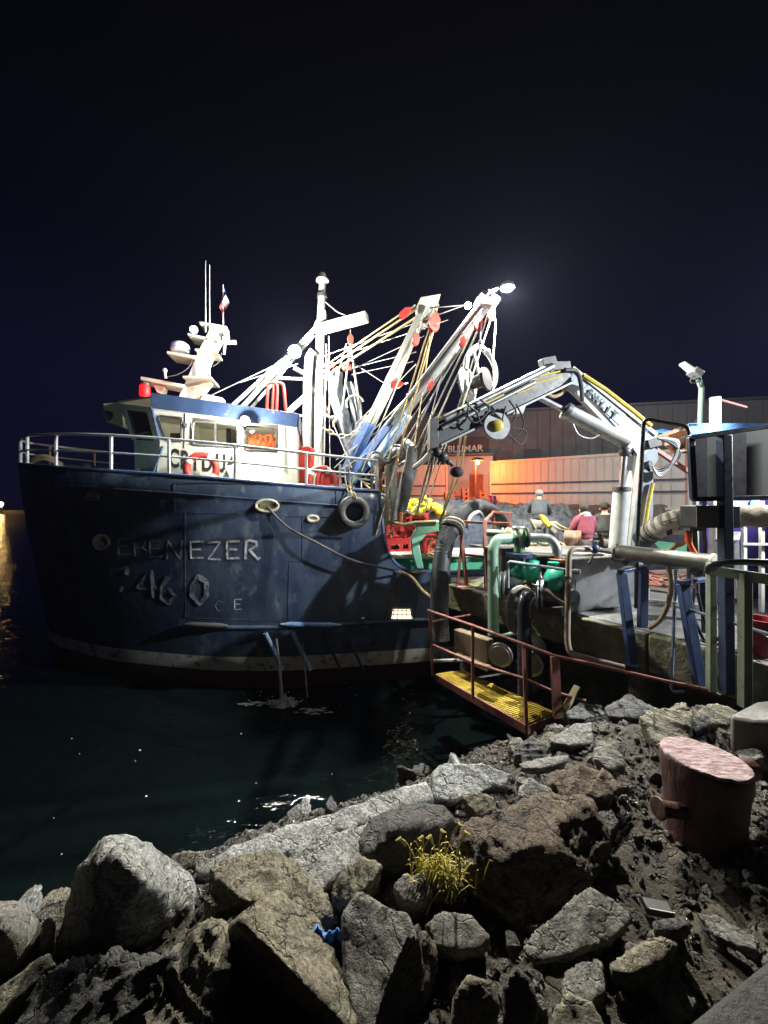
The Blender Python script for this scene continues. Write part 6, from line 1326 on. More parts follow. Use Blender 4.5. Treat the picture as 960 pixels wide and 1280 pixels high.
# --- people
def person(name, base, H, face, label, top, trousers, pose='stand', hood=None, cap=None, sleeves=True, lean=.0, arms=((.25, .35), (.25, .35))):
    t = thing(name, base, label, 'person'); b = V(base); k = H / 1.75
    Mz = Matrix.Rotation(face, 3, 'Z')       # face = 0 looks to +Y (back to the camera)
    def w_(x, y, z): return b + Mz @ (V((x, y, z)) * k)
    sit = pose == 'sit'; hz = .45 if sit else .92
    def tp(x, y, z):  # torso point with lean
        return w_(x, y + (z - hz) * lean, z)
    dz = hz - .92; pel = tp(0, 0, .95 + dz); 
    J = {'pel': (pel, .125), 'wai': (tp(0, .0, 1.10 + dz), .12), 'che': (tp(0, .01, 1.30 + dz), .145), 'nb': (tp(0, .01, 1.45 + dz), .075), 'neck': (tp(0, .03, 1.52 + dz), .055), 'h1': (tp(0, .05, 1.60 + dz), .082), 'h2': (tp(0, .05, 1.70 + dz), .078)}
    E = [('pel', 'wai'), ('wai', 'che'), ('che', 'nb'), ('nb', 'neck'), ('neck', 'h1'), ('h1', 'h2')]
    for s_, nm in ((-1, 'L'), (1, 'R')):
        fw, el = arms[0 if s_ < 0 else 1]
        sh = tp(s_ * .19, .0, 1.42 + dz); eb = sh + Mz @ V((s_ * .06, .28 * math.sin(fw) * 1.0, -.28 * math.cos(fw))) * k; wr = eb + Mz @ V((-s_ * .03, .25 * math.sin(fw + el), -.25 * math.cos(fw + el))) * k
        hd = wr + (wr - eb).normalized() * .08 * k
        J['sh' + nm] = (sh, .062); J['el' + nm] = (eb, .045); J['wr' + nm] = (wr, .032); J['hd' + nm] = (hd, .036); E += [('nb', 'sh' + nm), ('sh' + nm, 'el' + nm), ('el' + nm, 'wr' + nm), ('wr' + nm, 'hd' + nm)]
        if sit:
            hp = w_(s_ * .10, 0, .90 + dz); kn = w_(s_ * .16, .42, .50); an = w_(s_ * .15, .45, .09); 
        else:
            hp = w_(s_ * .10, 0, .88); kn = w_(s_ * .12, .03, .48); an = w_(s_ * .13, 0, .09)
        to = an + Mz @ V((0, .15, -.04)) * k
        J['hp' + nm] = (hp, .09); J['kn' + nm] = (kn, .062); J['an' + nm] = (an, .045); J['to' + nm] = (to, .04); E += [('pel', 'hp' + nm), ('hp' + nm, 'kn' + nm), ('kn' + nm, 'an' + nm), ('an' + nm, 'to' + nm)]
    def skinmesh(names, edges, grow, sub=2, nm='body', m=skin, extra=None):
        idx = {n_: i for i, n_ in enumerate(names)}; me = bpy.data.meshes.new(nm); me.from_pydata([J[n_][0] - b for n_ in names], [(idx[a], idx[c]) for a, c in edges], [])
        o = bpy.data.objects.new(nm, me); C.objects.link(o); md = o.modifiers.new('s', 'SKIN'); sv = me.skin_vertices[0].data
        for n_, i in idx.items():
            r = J[n_][1] * k + grow; fx = 1.25 if n_ in ('pel', 'wai', 'che') else 1; sv[i].radius = (r * fx, r)
        sv[0].use_root = True; md.use_smooth_shade = True; s2 = o.modifiers.new('u', 'SUBSURF'); s2.levels = sub; s2.render_levels = sub
        me2 = from_eval(o); bpy.data.objects.remove(o)
        if extra:
            mb = MB(); mb.v = [v.co + b for v in me2.vertices]; mb.f = [tuple(p.vertices) for p in me2.polygons]; mb.m = [0] * len(mb.f); extra(mb); return mb.build(nm, m, t, angle=80)
        me2.materials.clear(); me2.materials.append(m); o = bpy.data.objects.new(nm, me2); C.objects.link(o); o.parent = t; ORI[o.name] = b
        return o
    def face_hands(mb):
        hc = J['h1'][0]; f = Mz @ V((0, 1, 0)); r_ = Mz @ V((1, 0, 0))
        mb.ball(hc + f * .095 * k, .018, (1, 1.4, 1.5), 8, 6); mb.ball(hc + r_ * .085 * k, .028, (.5, .8, 1.2), 8, 6); mb.ball(hc - r_ * .085 * k, .028, (.5, .8, 1.2), 8, 6)
        mb.ball(hc + f * .088 * k - V((0, 0, .045)), .022, (1.3, .6, .4), 8, 6)
        for s_ in (-1, 1): mb.ball(hc + f * .082 * k + r_ * s_ * .032 + V((0, 0, .02)), .012, (1, 1, .8), 8, 6)
        for nm in 'LR':
            wr, hd = J['wr' + nm][0], J['hd' + nm][0]; d = (hd - wr).normalized(); a, c, _ = frame(d)
            for i in range(4):
                o = hd + a * (i - 1.5) * .019 * k; L = (.055, .065, .068, .05)[i] * k; mb.tube([o, o + d * L * .6 + c * .01, o + d * L + c * .03], [.010, .009, .006], 6)
            mb.tube([wr + a * .03 * k, wr + a * .05 * k + d * .035, wr + a * .052 * k + d * .07 + c * .015], [.012, .011, .008], 6)
    skinmesh(list(J), E, -.008, nm='body', m=skin, extra=face_hands)
    tn = ['che', 'wai', 'pel', 'nb', 'shL', 'shR', 'elL', 'elR'] + (['wrL', 'wrR'] if sleeves else [])
    te = [e for e in E if e[0] in tn and e[1] in tn]; skinmesh(tn, te, .022 if sleeves else .014, nm='jacket' if sleeves else 'shirt', m=top)
    ln = ['pel', 'hpL', 'hpR', 'knL', 'knR', 'anL', 'anR']; skinmesh(ln, [e for e in E if e[0] in ln and e[1] in ln], .018, nm='trousers', m=trousers)
    for nm in 'LR':
        an, to = J['an' + nm][0], J['to' + nm][0]; mb = MB(); mb.tube([an + V((0, 0, .06)), an - V((0, 0, .04)), an.lerp(to, .6) - V((0, 0, .035)), to - V((0, 0, .03))], [.05, .055, .05, .035], 10); mb.build('boot', rubber, t)
    hc = J['h1'][0].lerp(J['h2'][0], .55); f = Mz @ V((0, 1, 0))
    mb = MB(); mb.ball(hc - f * .012 + V((0, 0, .01)), .098 * k, (1.0, 1.08, 1.02), 18, 12)
    mb.f = [q for q in mb.f if not all((mb.v[i] - hc).dot(f) > .03 and mb.v[i].z < hc.z + .055 for i in q) and sum(mb.v[i].z for i in q) / len(q) > hc.z - .055]; mb.m = [0] * len(mb.f)
    mb.build('cap' if cap else 'hair', cap or hairm, t, recalc=False)
    if cap: mb = MB(); mb.ball(hc + f * .12 * k + V((0, 0, .03)), .075, (1, .9, .12), 14, 6); mb.build('cap_peak', cap, t)
    if hood:
        mb = MB(); mb.torus(J['neck'][0] + V((0, 0, -.02)) - f * .03, V((0, 0, 1)) + f * .5, .085 * k, .042 * k, 22, 10); mb.ball(J['nb'][0] - f * .10 * k + V((0, 0, .0)), .085 * k, (1.15, .6, 1.0), 14, 10); mb.build('hood', hood, t)
    return t
burg = mat('burgundy_cloth', (.24, .05, .08), (.32, .08, .11), 6, .85, bump=.5, bscale=14, bdist=.03)
dkj = mat('dark_jacket', (.035, .042, .05), (.06, .068, .078), 6, .8, bump=.5, bscale=14, bdist=.03)
tee = mat('black_tee', (.05, .055, .052), (.075, .08, .078), 6, .85, bump=.4, bscale=16)
blj = mat('blue_jacket', (.035, .09, .20), (.06, .13, .26), 6, .8, bump=.5, bscale=14)
kh = mat('khaki_cloth', (.16, .155, .13), (.2, .19, .16), 6, .9, bump=.3); dkt = mat('dark_trousers', (.03, .03, .035), (.045, .045, .05), 6, .9)
person('person', G(731, 731, QZ) + V((0, 0, 0)), 1.72, .1, 'standing man in burgundy hooded jacket seen from behind, closer to the camera', burg, dkt, hood=mat('hood_grey', (.30, .30, .31), (.24, .24, .25), 8, .85), arms=((.3, .5), (.3, .6)))
person('person', G(757, 729, QZ), 1.75, -.25, 'man in black T-shirt with bare forearms, right of the burgundy jacket', tee, kh, sleeves=False, arms=((.35, .3), (.3, .4)), lean=.05)
person('person', G(778, 725, QZ), 1.72, .2, 'man in blue jacket mostly hidden behind the white crane cylinder', blj, dkt, arms=((.5, .6), (.3, .4)), lean=.15)
pp = P(674, 668, 9.6)
person('person', V((pp.x, pp.y, P(674, 676, 9.6).z)), 1.75, -.4, 'seated man in dark jacket and cap on the net heap', dkj, kh, pose='sit', cap=mat('cap_grey', (.12, .11, .11), (.16, .15, .14), 9, .9), arms=((.7, .8), (.6, .7)), lean=.2)
t = thing('yellow_oilskin', P(682, 655, 9.2), 'yellow and grey oilskin spread beside the seated man', 'oilskin'); part(t, 'cloth', yelp, lambda mb: mb.prism([P(676, 643, 9.2), P(681, 644, 9.2), P(690, 656, 9.1), P(686, 660, 9.1), P(678, 651, 9.2)], (0, .12, 0)), bevel=.02); part(t, 'grey_panel', kh, lambda mb: mb.prism([P(690, 656, 9.15), P(698, 664, 9.0), P(694, 668, 9.0), P(686, 660, 9.15)], (0, .12, 0)), bevel=.02)
# ================================================================== ROCKS
def rock(label, face, Yc=None, n=(0, -.35, 1), thick=.35, m=rkA, seed=1, extra=(), amp=.03, shrink=.85, vox=None, name='rock', round_=1, lift=0.0, strata=.0, under=.62, soft=False):
    """face: photo outline of the upper face; it lies on a plane through the centroid with normal n; the body goes down from it"""
    cx = sum(p[0] for p in face) / len(face); cy = sum(p[1] for p in face) / len(face)
    Yh = hitground(cx, cy); Y0 = min(Yc or 99, Yh * .94); kk = Y0 / (Yc or Y0); c = P(cx, cy, Y0); c.z += lift
    if lift: c = P(cx, cy, (EYE - c.z) * F / (cy - HOR))
    n = V(n).normalized(); cam_ = V((0, 0, EYE)); top = []
    for x, y in face:
        d = P(x, y, 1) - cam_; k = (c - cam_).dot(n) / d.dot(n); k = max(.6, min(k, Y0 * 1.9)); top.append(cam_ + d * k)
    ex = [P(e[0], e[1], e[2] * kk) for e in extra]; ctr = sum(top, V((0, 0, 0))) / len(top); dn = ((ctr - cam_).normalized() * under + V((0, 0, -1)) * (1 - under)).normalized()
    bot = [ctr + (p - ctr) * shrink + dn * thick for p in top] + [ctr + (p - ctr) * .4 + dn * thick * 1.3 for p in top]
    bm = bmesh.new()
    for p in top + ex + bot: bm.verts.new(p)
    r = bmesh.ops.convex_hull(bm, input=bm.verts[:]); 
    for v in [v for v in bm.verts if not v.link_faces]: bm.verts.remove(v)
    bmesh.ops.recalc_face_normals(bm, faces=bm.faces)
    me = bpy.data.meshes.new('r'); bm.to_mesh(me); bm.free(); o = bpy.data.objects.new('r', me); C.objects.link(o)
    size = max((a - b).length for a in top for b in top); bv = o.modifiers.new('b', 'BEVEL'); bv.width = size * .035 * round_; bv.segments = 2; bv.limit_method = 'ANGLE'; bv.angle_limit = R(25)
    rm = o.modifiers.new('m', 'REMESH'); rm.mode = 'VOXEL'; rm.voxel_size = vox or max(.011, size / 62)
    me2 = from_eval(o); bpy.data.objects.remove(o)
    base = V((ctr.x, ctr.y, min(v.co.z for v in me2.vertices)))
    sd = V((seed * 7.3, seed * 3.1, seed * 5.7)); sdir = V((math.sin(seed), math.cos(seed * 1.7), .8)).normalized(); A = amp * (size / .8) ** .7; facet = .2 if soft else .75; fd1 = V((math.sin(seed * 2.1), math.cos(seed * 1.3), 1.4)).normalized(); fd2 = V((math.cos(seed * .9), .6, math.sin(seed * 3.3))).normalized()
    me2.update(); nrm = [v.normal.copy() for v in me2.vertices]
    for v, nn in zip(me2.vertices, nrm):
        p = v.co + sd
        h = noise.fractal(p * (2.2 / size ** .5), 1.0, 2.1, 7) * 1.0 + .32 * (1 - 2 * abs(noise.noise(p * 4.6 / size ** .5)))
        cell = noise.cell(p * 3.1); h += .35 * (cell - .5) * 0
        if strata: h += .6 * strata * (abs(((p.dot(sdir) * 9 + noise.noise(p * 2) * 1.5) % 1) - .5) - .25) * 3
        vd = noise.voronoi(p * (2.0 / size ** .5))[0]; h += (-.30 * min(.5, (vd[1] - vd[0])) + .08) if not soft else 0
        pr = v.co.dot(fd1) + .05 * noise.noise(p * 3); st_ = .16 * size; k_ = pr / st_ - math.floor(pr / st_); h += facet * (k_ ** 3 - .3)
        pr = v.co.dot(fd2) + .06 * noise.noise(p * 2.3 + V((4, 0, 0))); st_ = .23 * size; k_ = pr / st_ - math.floor(pr / st_); h += facet * .8 * (k_ ** 4 - .25)
        h += .30 * noise.fractal(p * 15, .8, 2, 4) + .25 * (.5 - abs(noise.noise(p * 11)))
        v.co = v.co + nn * h * A - base
    me2.materials.clear(); me2.materials.append(m)
    for pl in me2.polygons: pl.use_smooth = True
    o = bpy.data.objects.new(name, me2); C.objects.link(o); o.location = base; ORI[o.name] = base
    return tag(o, label, 'rock')
rock('big rounded pale boulder at the water, dark on its left side', [(92, 1120), (100, 1085), (130, 1052), (165, 1046), (205, 1062), (235, 1095), (245, 1140), (230, 1185), (190, 1200), (120, 1210), (75, 1185)], 2.75, (.25, -.75, .55), .55, rkC, 1, soft=True, extra=((150, 1075, 2.45), (180, 1100, 2.4), (150, 1150, 2.35)), amp=.038, shrink=.9, round_=3)
rock('rounded brown boulder cut by the left edge', [(-40, 1140), (0, 1125), (30, 1128), (48, 1150), (52, 1185), (30, 1225), (-10, 1250), (-50, 1240)], 2.45, (.3, -.6, .6), .5, rkA, 2, soft=True, extra=((5, 1160, 2.2),), amp=.02, round_=3)
rock('long pale ledge rock slanting below the left boulders', [(0, 1230), (60, 1190), (72, 1205), (30, 1245), (-10, 1280), (-30, 1262)], 2.35, (.1, -.5, 1), .3, rkD, 3, amp=.02)
rock('pale sliver of rock standing between the two left boulders', [(52, 1150), (66, 1142), (70, 1150), (66, 1185), (56, 1200), (50, 1180)], 2.5, (.6, -.7, .4), .3, rkC, 4, amp=.015)
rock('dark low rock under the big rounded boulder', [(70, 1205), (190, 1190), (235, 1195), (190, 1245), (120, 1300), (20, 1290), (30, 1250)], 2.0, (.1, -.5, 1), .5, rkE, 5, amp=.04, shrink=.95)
rock('layered yellowish slab slanting up from the bottom edge', [(235, 1165), (272, 1150), (290, 1185), (275, 1215), (262, 1290), (110, 1300), (150, 1255), (195, 1210)], 1.85, (-.25, -.45, 1), .5, rkD, 6, amp=.038, strata=.5)
rock('split slab at bottom centre left, lit rib on top and a wide black shadowed face', [(300, 1150), (345, 1112), (400, 1150), (428, 1215), (448, 1275), (440, 1290)], 1.72, (.55, .25, 1), .35, rkD, 7, extra=((256, 1172, 2.15), (262, 1310, 2.1), (350, 1310, 1.95), (440, 1310, 1.8)), amp=.016, round_=.4, shrink=.85)
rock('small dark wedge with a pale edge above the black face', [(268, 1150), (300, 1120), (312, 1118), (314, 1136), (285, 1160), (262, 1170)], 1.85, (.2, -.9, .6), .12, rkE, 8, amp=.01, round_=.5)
rock('broken brown rock with jagged top behind the blue rag', [(262, 1085), (290, 1070), (345, 1055), (365, 1075), (400, 1110), (425, 1150), (400, 1165), (330, 1135), (290, 1140), (258, 1140)], 2.15, (.1, -.6, 1), .45, rkD, 9, amp=.034, extra=((300, 1125, 1.95),))
rock('pale grey flat ledge running along the water to the centre', [(240, 1090), (300, 1060), (345, 1045), (400, 1020), (470, 1000), (535, 975), (545, 1000), (480, 1010), (390, 1050), (350, 1062), (265, 1100)], 3.1, (-.05, -.25, 1), .45, rkC, 10, soft=True, amp=.02, shrink=.95)
rock('pale flat sloping slab left of the dark domed rock', [(355, 1062), (440, 1035), (490, 1018), (470, 1060), (430, 1090), (400, 1115), (380, 1100)], 2.65, (.0, -.35, 1), .35, rkC, 11, amp=.014, shrink=.95)
rock('dark domed rock left of the grass tuft', [(452, 1040), (475, 1015), (520, 1003), (555, 1008), (568, 1025), (540, 1060), (500, 1085), (475, 1080), (448, 1080)], 2.45, (.05, -.5, 1), .35, rkE, 12, soft=True, extra=((500, 1035, 2.38),), amp=.03, round_=2)
rock('brown wedge rock in front of the dark domed rock', [(415, 1115), (430, 1085), (455, 1070), (480, 1080), (470, 1100), (440, 1128), (418, 1132)], 2.25, (-.3, -.5, 1), .25, rkD, 13, amp=.03)
rock('tall split rock right of the blue rag', [(428, 1145), (445, 1115), (470, 1140), (510, 1140), (525, 1170), (500, 1215), (480, 1300), (445, 1300), (430, 1220)], 1.70, (-.25, -.55, 1), .5, rkA, 14, soft=True, amp=.02, round_=.8)
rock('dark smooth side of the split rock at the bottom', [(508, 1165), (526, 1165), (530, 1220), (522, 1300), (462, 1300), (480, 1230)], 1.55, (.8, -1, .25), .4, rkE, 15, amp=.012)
rock('small square grey rock under the grass tuft', [(490, 1108), (505, 1092), (540, 1098), (542, 1118), (530, 1134), (500, 1128)], 2.2, (0, -.6, 1), .18, rkA, 16, amp=.02)
rock('low earthy stone under the yellow grass tuft', [(515, 1100), (530, 1085), (560, 1082), (580, 1092), (578, 1112), (550, 1120), (522, 1116)], 2.12, (0, -.5, 1), .2, rkB, 39, amp=.03)
rock('flat oval grey rock in the gravel at bottom centre', [(530, 1155), (555, 1137), (590, 1145), (612, 1172), (605, 1188), (570, 1192), (540, 1182)], 1.95, (0, -.55, 1), .18, rkA, 17, amp=.018)
rock('large brown rock with rusty patches in the centre', [(580, 1040), (620, 1012), (680, 1000), (735, 1005), (755, 1040), (750, 1090), (740, 1120), (690, 1150), (640, 1155), (600, 1120), (575, 1085)], 2.2, (0, -.55, 1), .45, rkB, 18, soft=True, extra=((660, 1060, 2.1),), amp=.05, round_=2)
rock('bluish grey flat rock at the water right of the glitter', [(540, 965), (555, 952), (600, 953), (640, 965), (635, 980), (590, 990), (560, 1003), (542, 1000)], 3.5, (0, -.5, 1), .35, rkC, 19, soft=True, amp=.022)
rock('small layered pale rock below the bluish flat rock', [(575, 992), (600, 988), (618, 996), (620, 1012), (600, 1022), (585, 1010)], 3.0, (.2, -.7, 1), .2, rkD, 20, amp=.02, strata=.5)
rock('small white faced stone beside the large brown rock', [(648, 985), (660, 970), (690, 985), (692, 995), (670, 1003), (648, 998)], 3.1, (0, -.7, 1), .16, rkC, 21, amp=.014)
rock('thin flat slab low at the left of the shore', [(648, 955), (670, 948), (712, 944), (708, 952), (680, 960), (652, 962)], 3.75, (0, -.1, 1), .10, rkA, 22, amp=.012)
rock('pale angular flat rock left of the path of gravel', [(686, 922), (715, 905), (740, 903), (742, 930), (715, 932), (690, 930)], 4.0, (0, -.45, 1), .22, rkA, 23, amp=.015)
rock('dark rounded rock at the water edge near the walkway', [(643, 950), (645, 930), (665, 920), (685, 928), (680, 945), (660, 958)], 4.0, (-.2, -.6, 1), .35, rkE, 24, amp=.03, round_=2)
rock('grey rock beside the leaning yellow plank', [(708, 890), (725, 878), (752, 880), (760, 892), (735, 900), (710, 898)], 4.45, (0, -.5, 1), .25, rkA, 25, amp=.02)
rock('gravelly dark rock at the top of the shore', [(755, 885), (785, 870), (815, 882), (820, 892), (790, 898), (760, 896)], 4.3, (0, -.5, 1), .25, rkE, 26, amp=.03)
rock('broad yellowish rock behind the bollard', [(798, 895), (830, 885), (865, 890), (862, 925), (845, 935), (830, 945), (812, 920)], 3.55, (-.1, -.6, 1), .35, rkD, 27, amp=.025, round_=1.5)
rock('yellowish rounded rock beside the concrete block', [(868, 892), (885, 878), (910, 880), (925, 890), (912, 905), (880, 905)], 3.6, (0, -.6, 1), .3, rkD, 28, amp=.02, round_=2)
rock('small dark rock between the two yellowish rocks', [(862, 905), (870, 893), (885, 895), (888, 906), (868, 915)], 3.3, (0, -.6, 1), .14, rkE, 29, amp=.02)
rock('low rounded stone half buried left of the bollard', [(742, 935), (765, 928), (780, 945), (782, 960), (760, 962), (742, 950)], 3.3, (0, -.4, 1), .16, rkA, 30, amp=.02, round_=2)
rock('big flat grey slab near the lower right', [(650, 1185), (665, 1168), (710, 1130), (735, 1107), (765, 1120), (788, 1142), (790, 1155), (765, 1175), (715, 1195), (665, 1203)], 1.75, (.05, -.45, 1), .16, rkA, 31, amp=.016, round_=.6, shrink=.75)
rock('brownish rounded rock below the flat grey slab', [(760, 1205), (790, 1185), (830, 1172), (848, 1180), (825, 1205), (790, 1220), (765, 1218)], 1.65, (0, -.4, 1), .18, rkD, 32, amp=.02, round_=2)
rock('small grey rock right of the flat slab', [(815, 1150), (850, 1148), (868, 1155), (850, 1168), (818, 1165)], 1.75, (0, -.3, 1), .12, rkE, 33, amp=.015)
rock('pointed dark rock at bottom centre', [(628, 1235), (645, 1205), (665, 1225), (675, 1260), (660, 1290), (630, 1285)], 1.42, (0, -.9, .7), .3, rkE, 34, soft=True, amp=.015)
rock('pale broken rock at bottom centre', [(565, 1245), (585, 1218), (615, 1225), (625, 1255), (610, 1300), (560, 1300)], 1.45, (0, -.8, .8), .3, rkD, 35, soft=True, amp=.02)
rock('rough low rock at bottom right of centre', [(690, 1262), (710, 1238), (740, 1250), (760, 1290), (690, 1300)], 1.38, (0, -.6, 1), .2, rkD, 36, amp=.03)
rock('small shadowed stone between slab and bollard', [(735, 1015), (765, 1010), (775, 1030), (760, 1048), (738, 1040)], 2.4, (0, -.4, 1), .12, rkE, 37, amp=.02)
rock('brown earth covered rock above the large brown rock', [(680, 975), (720, 955), (765, 965), (780, 985), (750, 1000), (700, 998)], 2.85, (0, -.3, 1), .22, rkB, 38, amp=.035, round_=2)
# concrete block and kerb
def concrete_bits():
    p = P(945, 893, 2.95); t = thing('concrete_block', (p.x, p.y, 2.3), 'worn concrete block cut by the right edge behind the bollard', 'concrete block')
    q = [P(911, 888, 3.0), P(952, 868, 3.3), P(1010, 862, 3.3), P(1030, 895, 2.85), P(945, 903, 2.75)]; z = q[4].z
    q = [G(911, 893, z), G(945, 876, z), G(1020, 868, z), G(1040, 900, z), G(945, 903, z)]
    part(t, 'block', concrete, lambda mb: mb.prism([v - V((0, 0, .45)) for v in q], (0, 0, .45)), bevel=.03)
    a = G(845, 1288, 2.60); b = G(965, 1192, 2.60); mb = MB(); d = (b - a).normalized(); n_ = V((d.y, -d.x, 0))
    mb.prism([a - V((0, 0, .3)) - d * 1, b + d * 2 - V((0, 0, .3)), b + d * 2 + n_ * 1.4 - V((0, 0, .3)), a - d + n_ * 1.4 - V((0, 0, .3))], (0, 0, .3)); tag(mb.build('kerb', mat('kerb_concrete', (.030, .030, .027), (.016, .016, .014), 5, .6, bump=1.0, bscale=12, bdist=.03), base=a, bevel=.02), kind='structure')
    mb = MB(); c = G(822, 1135, 2.42); mb.box(c + V((0, 0, .0)), (.11, .06, .03), -.2); o = mb.build('iron_plate', black, base=c, bevel=.008); tag(o, 'small dark iron plate in the gravel above the lower right stones', 'iron plate')
    mb = MB(); mb.box(c + V((0, -.028, .017)), (.10, .004, .004), -.2); mb.build('plate_edge', steel, o)
concrete_bits()
def raypix(px, py):
    dg = bpy.context.evaluated_depsgraph_get(); o = V((0, 0, EYE)); d = (P(px, py, 1) - o).normalized(); h = sc.ray_cast(dg, o, d); return h[1]
def stones():
    r2 = random.Random(21); protos = []
    for k, m in enumerate((rkA, rkB, rkE, rkD, rkC, rkA)):
        cx, cy = 300, 900; pts = [(cx + math.cos(a) * r2.uniform(16, 30), cy + math.sin(a) * r2.uniform(12, 22)) for a in [j * math.pi / 4 + r2.uniform(-.2, .2) for j in range(8)]]
        o = rock('small loose stone among the gravel between the big rocks', pts, 2.0, (r2.uniform(-.3, .3), -.4, 1), .10, m, 50 + k, amp=.03, name='stone', vox=.009, under=.1); o['category'] = 'stone'; o['group'] = 'small stones in the gravel'; protos.append(o)
    n_ = 0
    while n_ < 150:
        x = r2.uniform(-2.6, 3.6); y = r2.uniform(.8, 5.8); d1 = (V((x, y, 0)) - SH).dot(SHN); d2 = (V((x, y, 0)) - L2P).dot(L2N)
        if d1 < .15 or d2 < .25 or abs(x) > y * 1.05 or (V((x, y)) - V((1.75, 2.1))).length < .42 or r2.random() < .45 * (x > 1.2 and y < 2.6): continue
        o = protos[n_] if n_ < 6 else protos[n_ % 6].copy()
        if n_ >= 6: C.objects.link(o)
        k = r2.uniform(.35, 1.15); o.location = (x, y, ground_z(x, y) - .05 * k); o.rotation_euler = (r2.uniform(-.4, .4), r2.uniform(-.4, .4), r2.uniform(0, 6.28)); o.scale = (k * r2.uniform(.8, 1.3), k * r2.uniform(.8, 1.2), k * r2.uniform(.7, 1.2)); n_ += 1
stones()
def bollard():
    gb = P(873, 1030, 2.13); zt_ = P(881, 948, 2.12).z; b = V((gb.x, 2.12, ground_z(gb.x, 2.12) - .06)); h = zt_ - b.z
    top = P(881, 948, 2.13); ax = (top - V((P(872, 1030, 2.13).x, 2.10, b.z))).normalized(); h = h / ax.z
    t = thing('bollard', b, 'rusty pink cast iron mooring bollard on the gravel', 'bollard'); o = top - ax * h
    m = bpy.data.materials.new('bollard_iron'); m.use_nodes = True; n = m.node_tree.nodes; l = m.node_tree.links; bs = n['Principled BSDF']
    tc_ = n.new('ShaderNodeTexCoord'); mp = n.new('ShaderNodeMapping'); mp.inputs['Rotation'].default_value = (0, 0, .5); mp.inputs['Scale'].default_value = (1.0, 2.6, 1.0); l.new(tc_.outputs['Object'], mp.inputs[0])
    a = n.new('ShaderNodeTexNoise'); a.inputs['Scale'].default_value = 9; a.inputs['Detail'].default_value = 8; l.new(mp.outputs[0], a.inputs[0]); rp = n.new('ShaderNodeValToRGB'); l.new(a.outputs['Fac'], rp.inputs[0])
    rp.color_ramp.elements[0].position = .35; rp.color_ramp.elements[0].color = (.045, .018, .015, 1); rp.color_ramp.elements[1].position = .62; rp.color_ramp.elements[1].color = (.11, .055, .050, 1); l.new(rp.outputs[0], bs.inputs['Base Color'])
    c = n.new('ShaderNodeTexNoise'); c.inputs['Scale'].default_value = 24; c.inputs['Detail'].default_value = 8; c.inputs['Distortion'].default_value = .6; l.new(mp.outputs[0], c.inputs[0]); bp = n.new('ShaderNodeBump'); bp.inputs['Strength'].default_value = .8; bp.inputs['Distance'].default_value = .007; l.new(c.outputs['Fac'], bp.inputs['Height']); l.new(bp.outputs[0], bs.inputs['Normal']); bs.inputs['Roughness'].default_value = .5
    rr = .205; prof = [(rr * .92, -.06), (rr * .93, .0)] + [(rr * v, h * u) for u, v in ((.1, .90), (.3, .885), (.5, .89), (.7, .93), (.82, .97), (.9, 1.0), (.96, 1.0), (.985, .985), (.999, .95), (1.0, .9))]
    prof2 = []
    for i in range(len(prof) - 1):
        for k in range(3): f = k / 3; prof2.append((prof[i][0] * (1 - f) + prof[i + 1][0] * f, prof[i][1] * (1 - f) + prof[i + 1][1] * f))
    for k in range(10): prof2.append((rr * .9 * (1 - k / 9), h))
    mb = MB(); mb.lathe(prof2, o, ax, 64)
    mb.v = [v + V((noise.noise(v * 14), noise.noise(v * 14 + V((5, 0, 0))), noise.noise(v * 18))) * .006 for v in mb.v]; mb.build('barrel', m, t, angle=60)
    mt = mat('bollard_top_worn_lit', (.58, .46, .49), (.20, .11, .115), 16, .6, bump=1.0, bscale=20, stretch=(1, 3.0, 1), bdist=.02, c3=(.55, .48, .50), amt3=.4, scale3=12)  # worn colour, painted paler still so the top reads as lit against the barrel
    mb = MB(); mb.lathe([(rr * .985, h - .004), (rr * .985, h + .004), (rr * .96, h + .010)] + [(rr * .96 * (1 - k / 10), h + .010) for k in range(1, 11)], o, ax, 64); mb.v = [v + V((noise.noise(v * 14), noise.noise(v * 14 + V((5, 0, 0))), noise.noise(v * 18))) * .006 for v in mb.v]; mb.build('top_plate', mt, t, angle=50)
    for (x0, y0, x1, y1, r, Y0, Y1) in ((862, 1015, 822, 1010, .062, 2.05, 2.03), (900, 955, 938, 962, .07, 2.18, 2.28)):
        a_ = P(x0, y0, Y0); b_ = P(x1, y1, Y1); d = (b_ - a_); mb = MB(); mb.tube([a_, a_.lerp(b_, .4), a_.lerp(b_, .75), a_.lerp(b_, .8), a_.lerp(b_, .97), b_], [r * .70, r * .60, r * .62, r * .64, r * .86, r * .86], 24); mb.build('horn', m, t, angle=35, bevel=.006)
bollard()
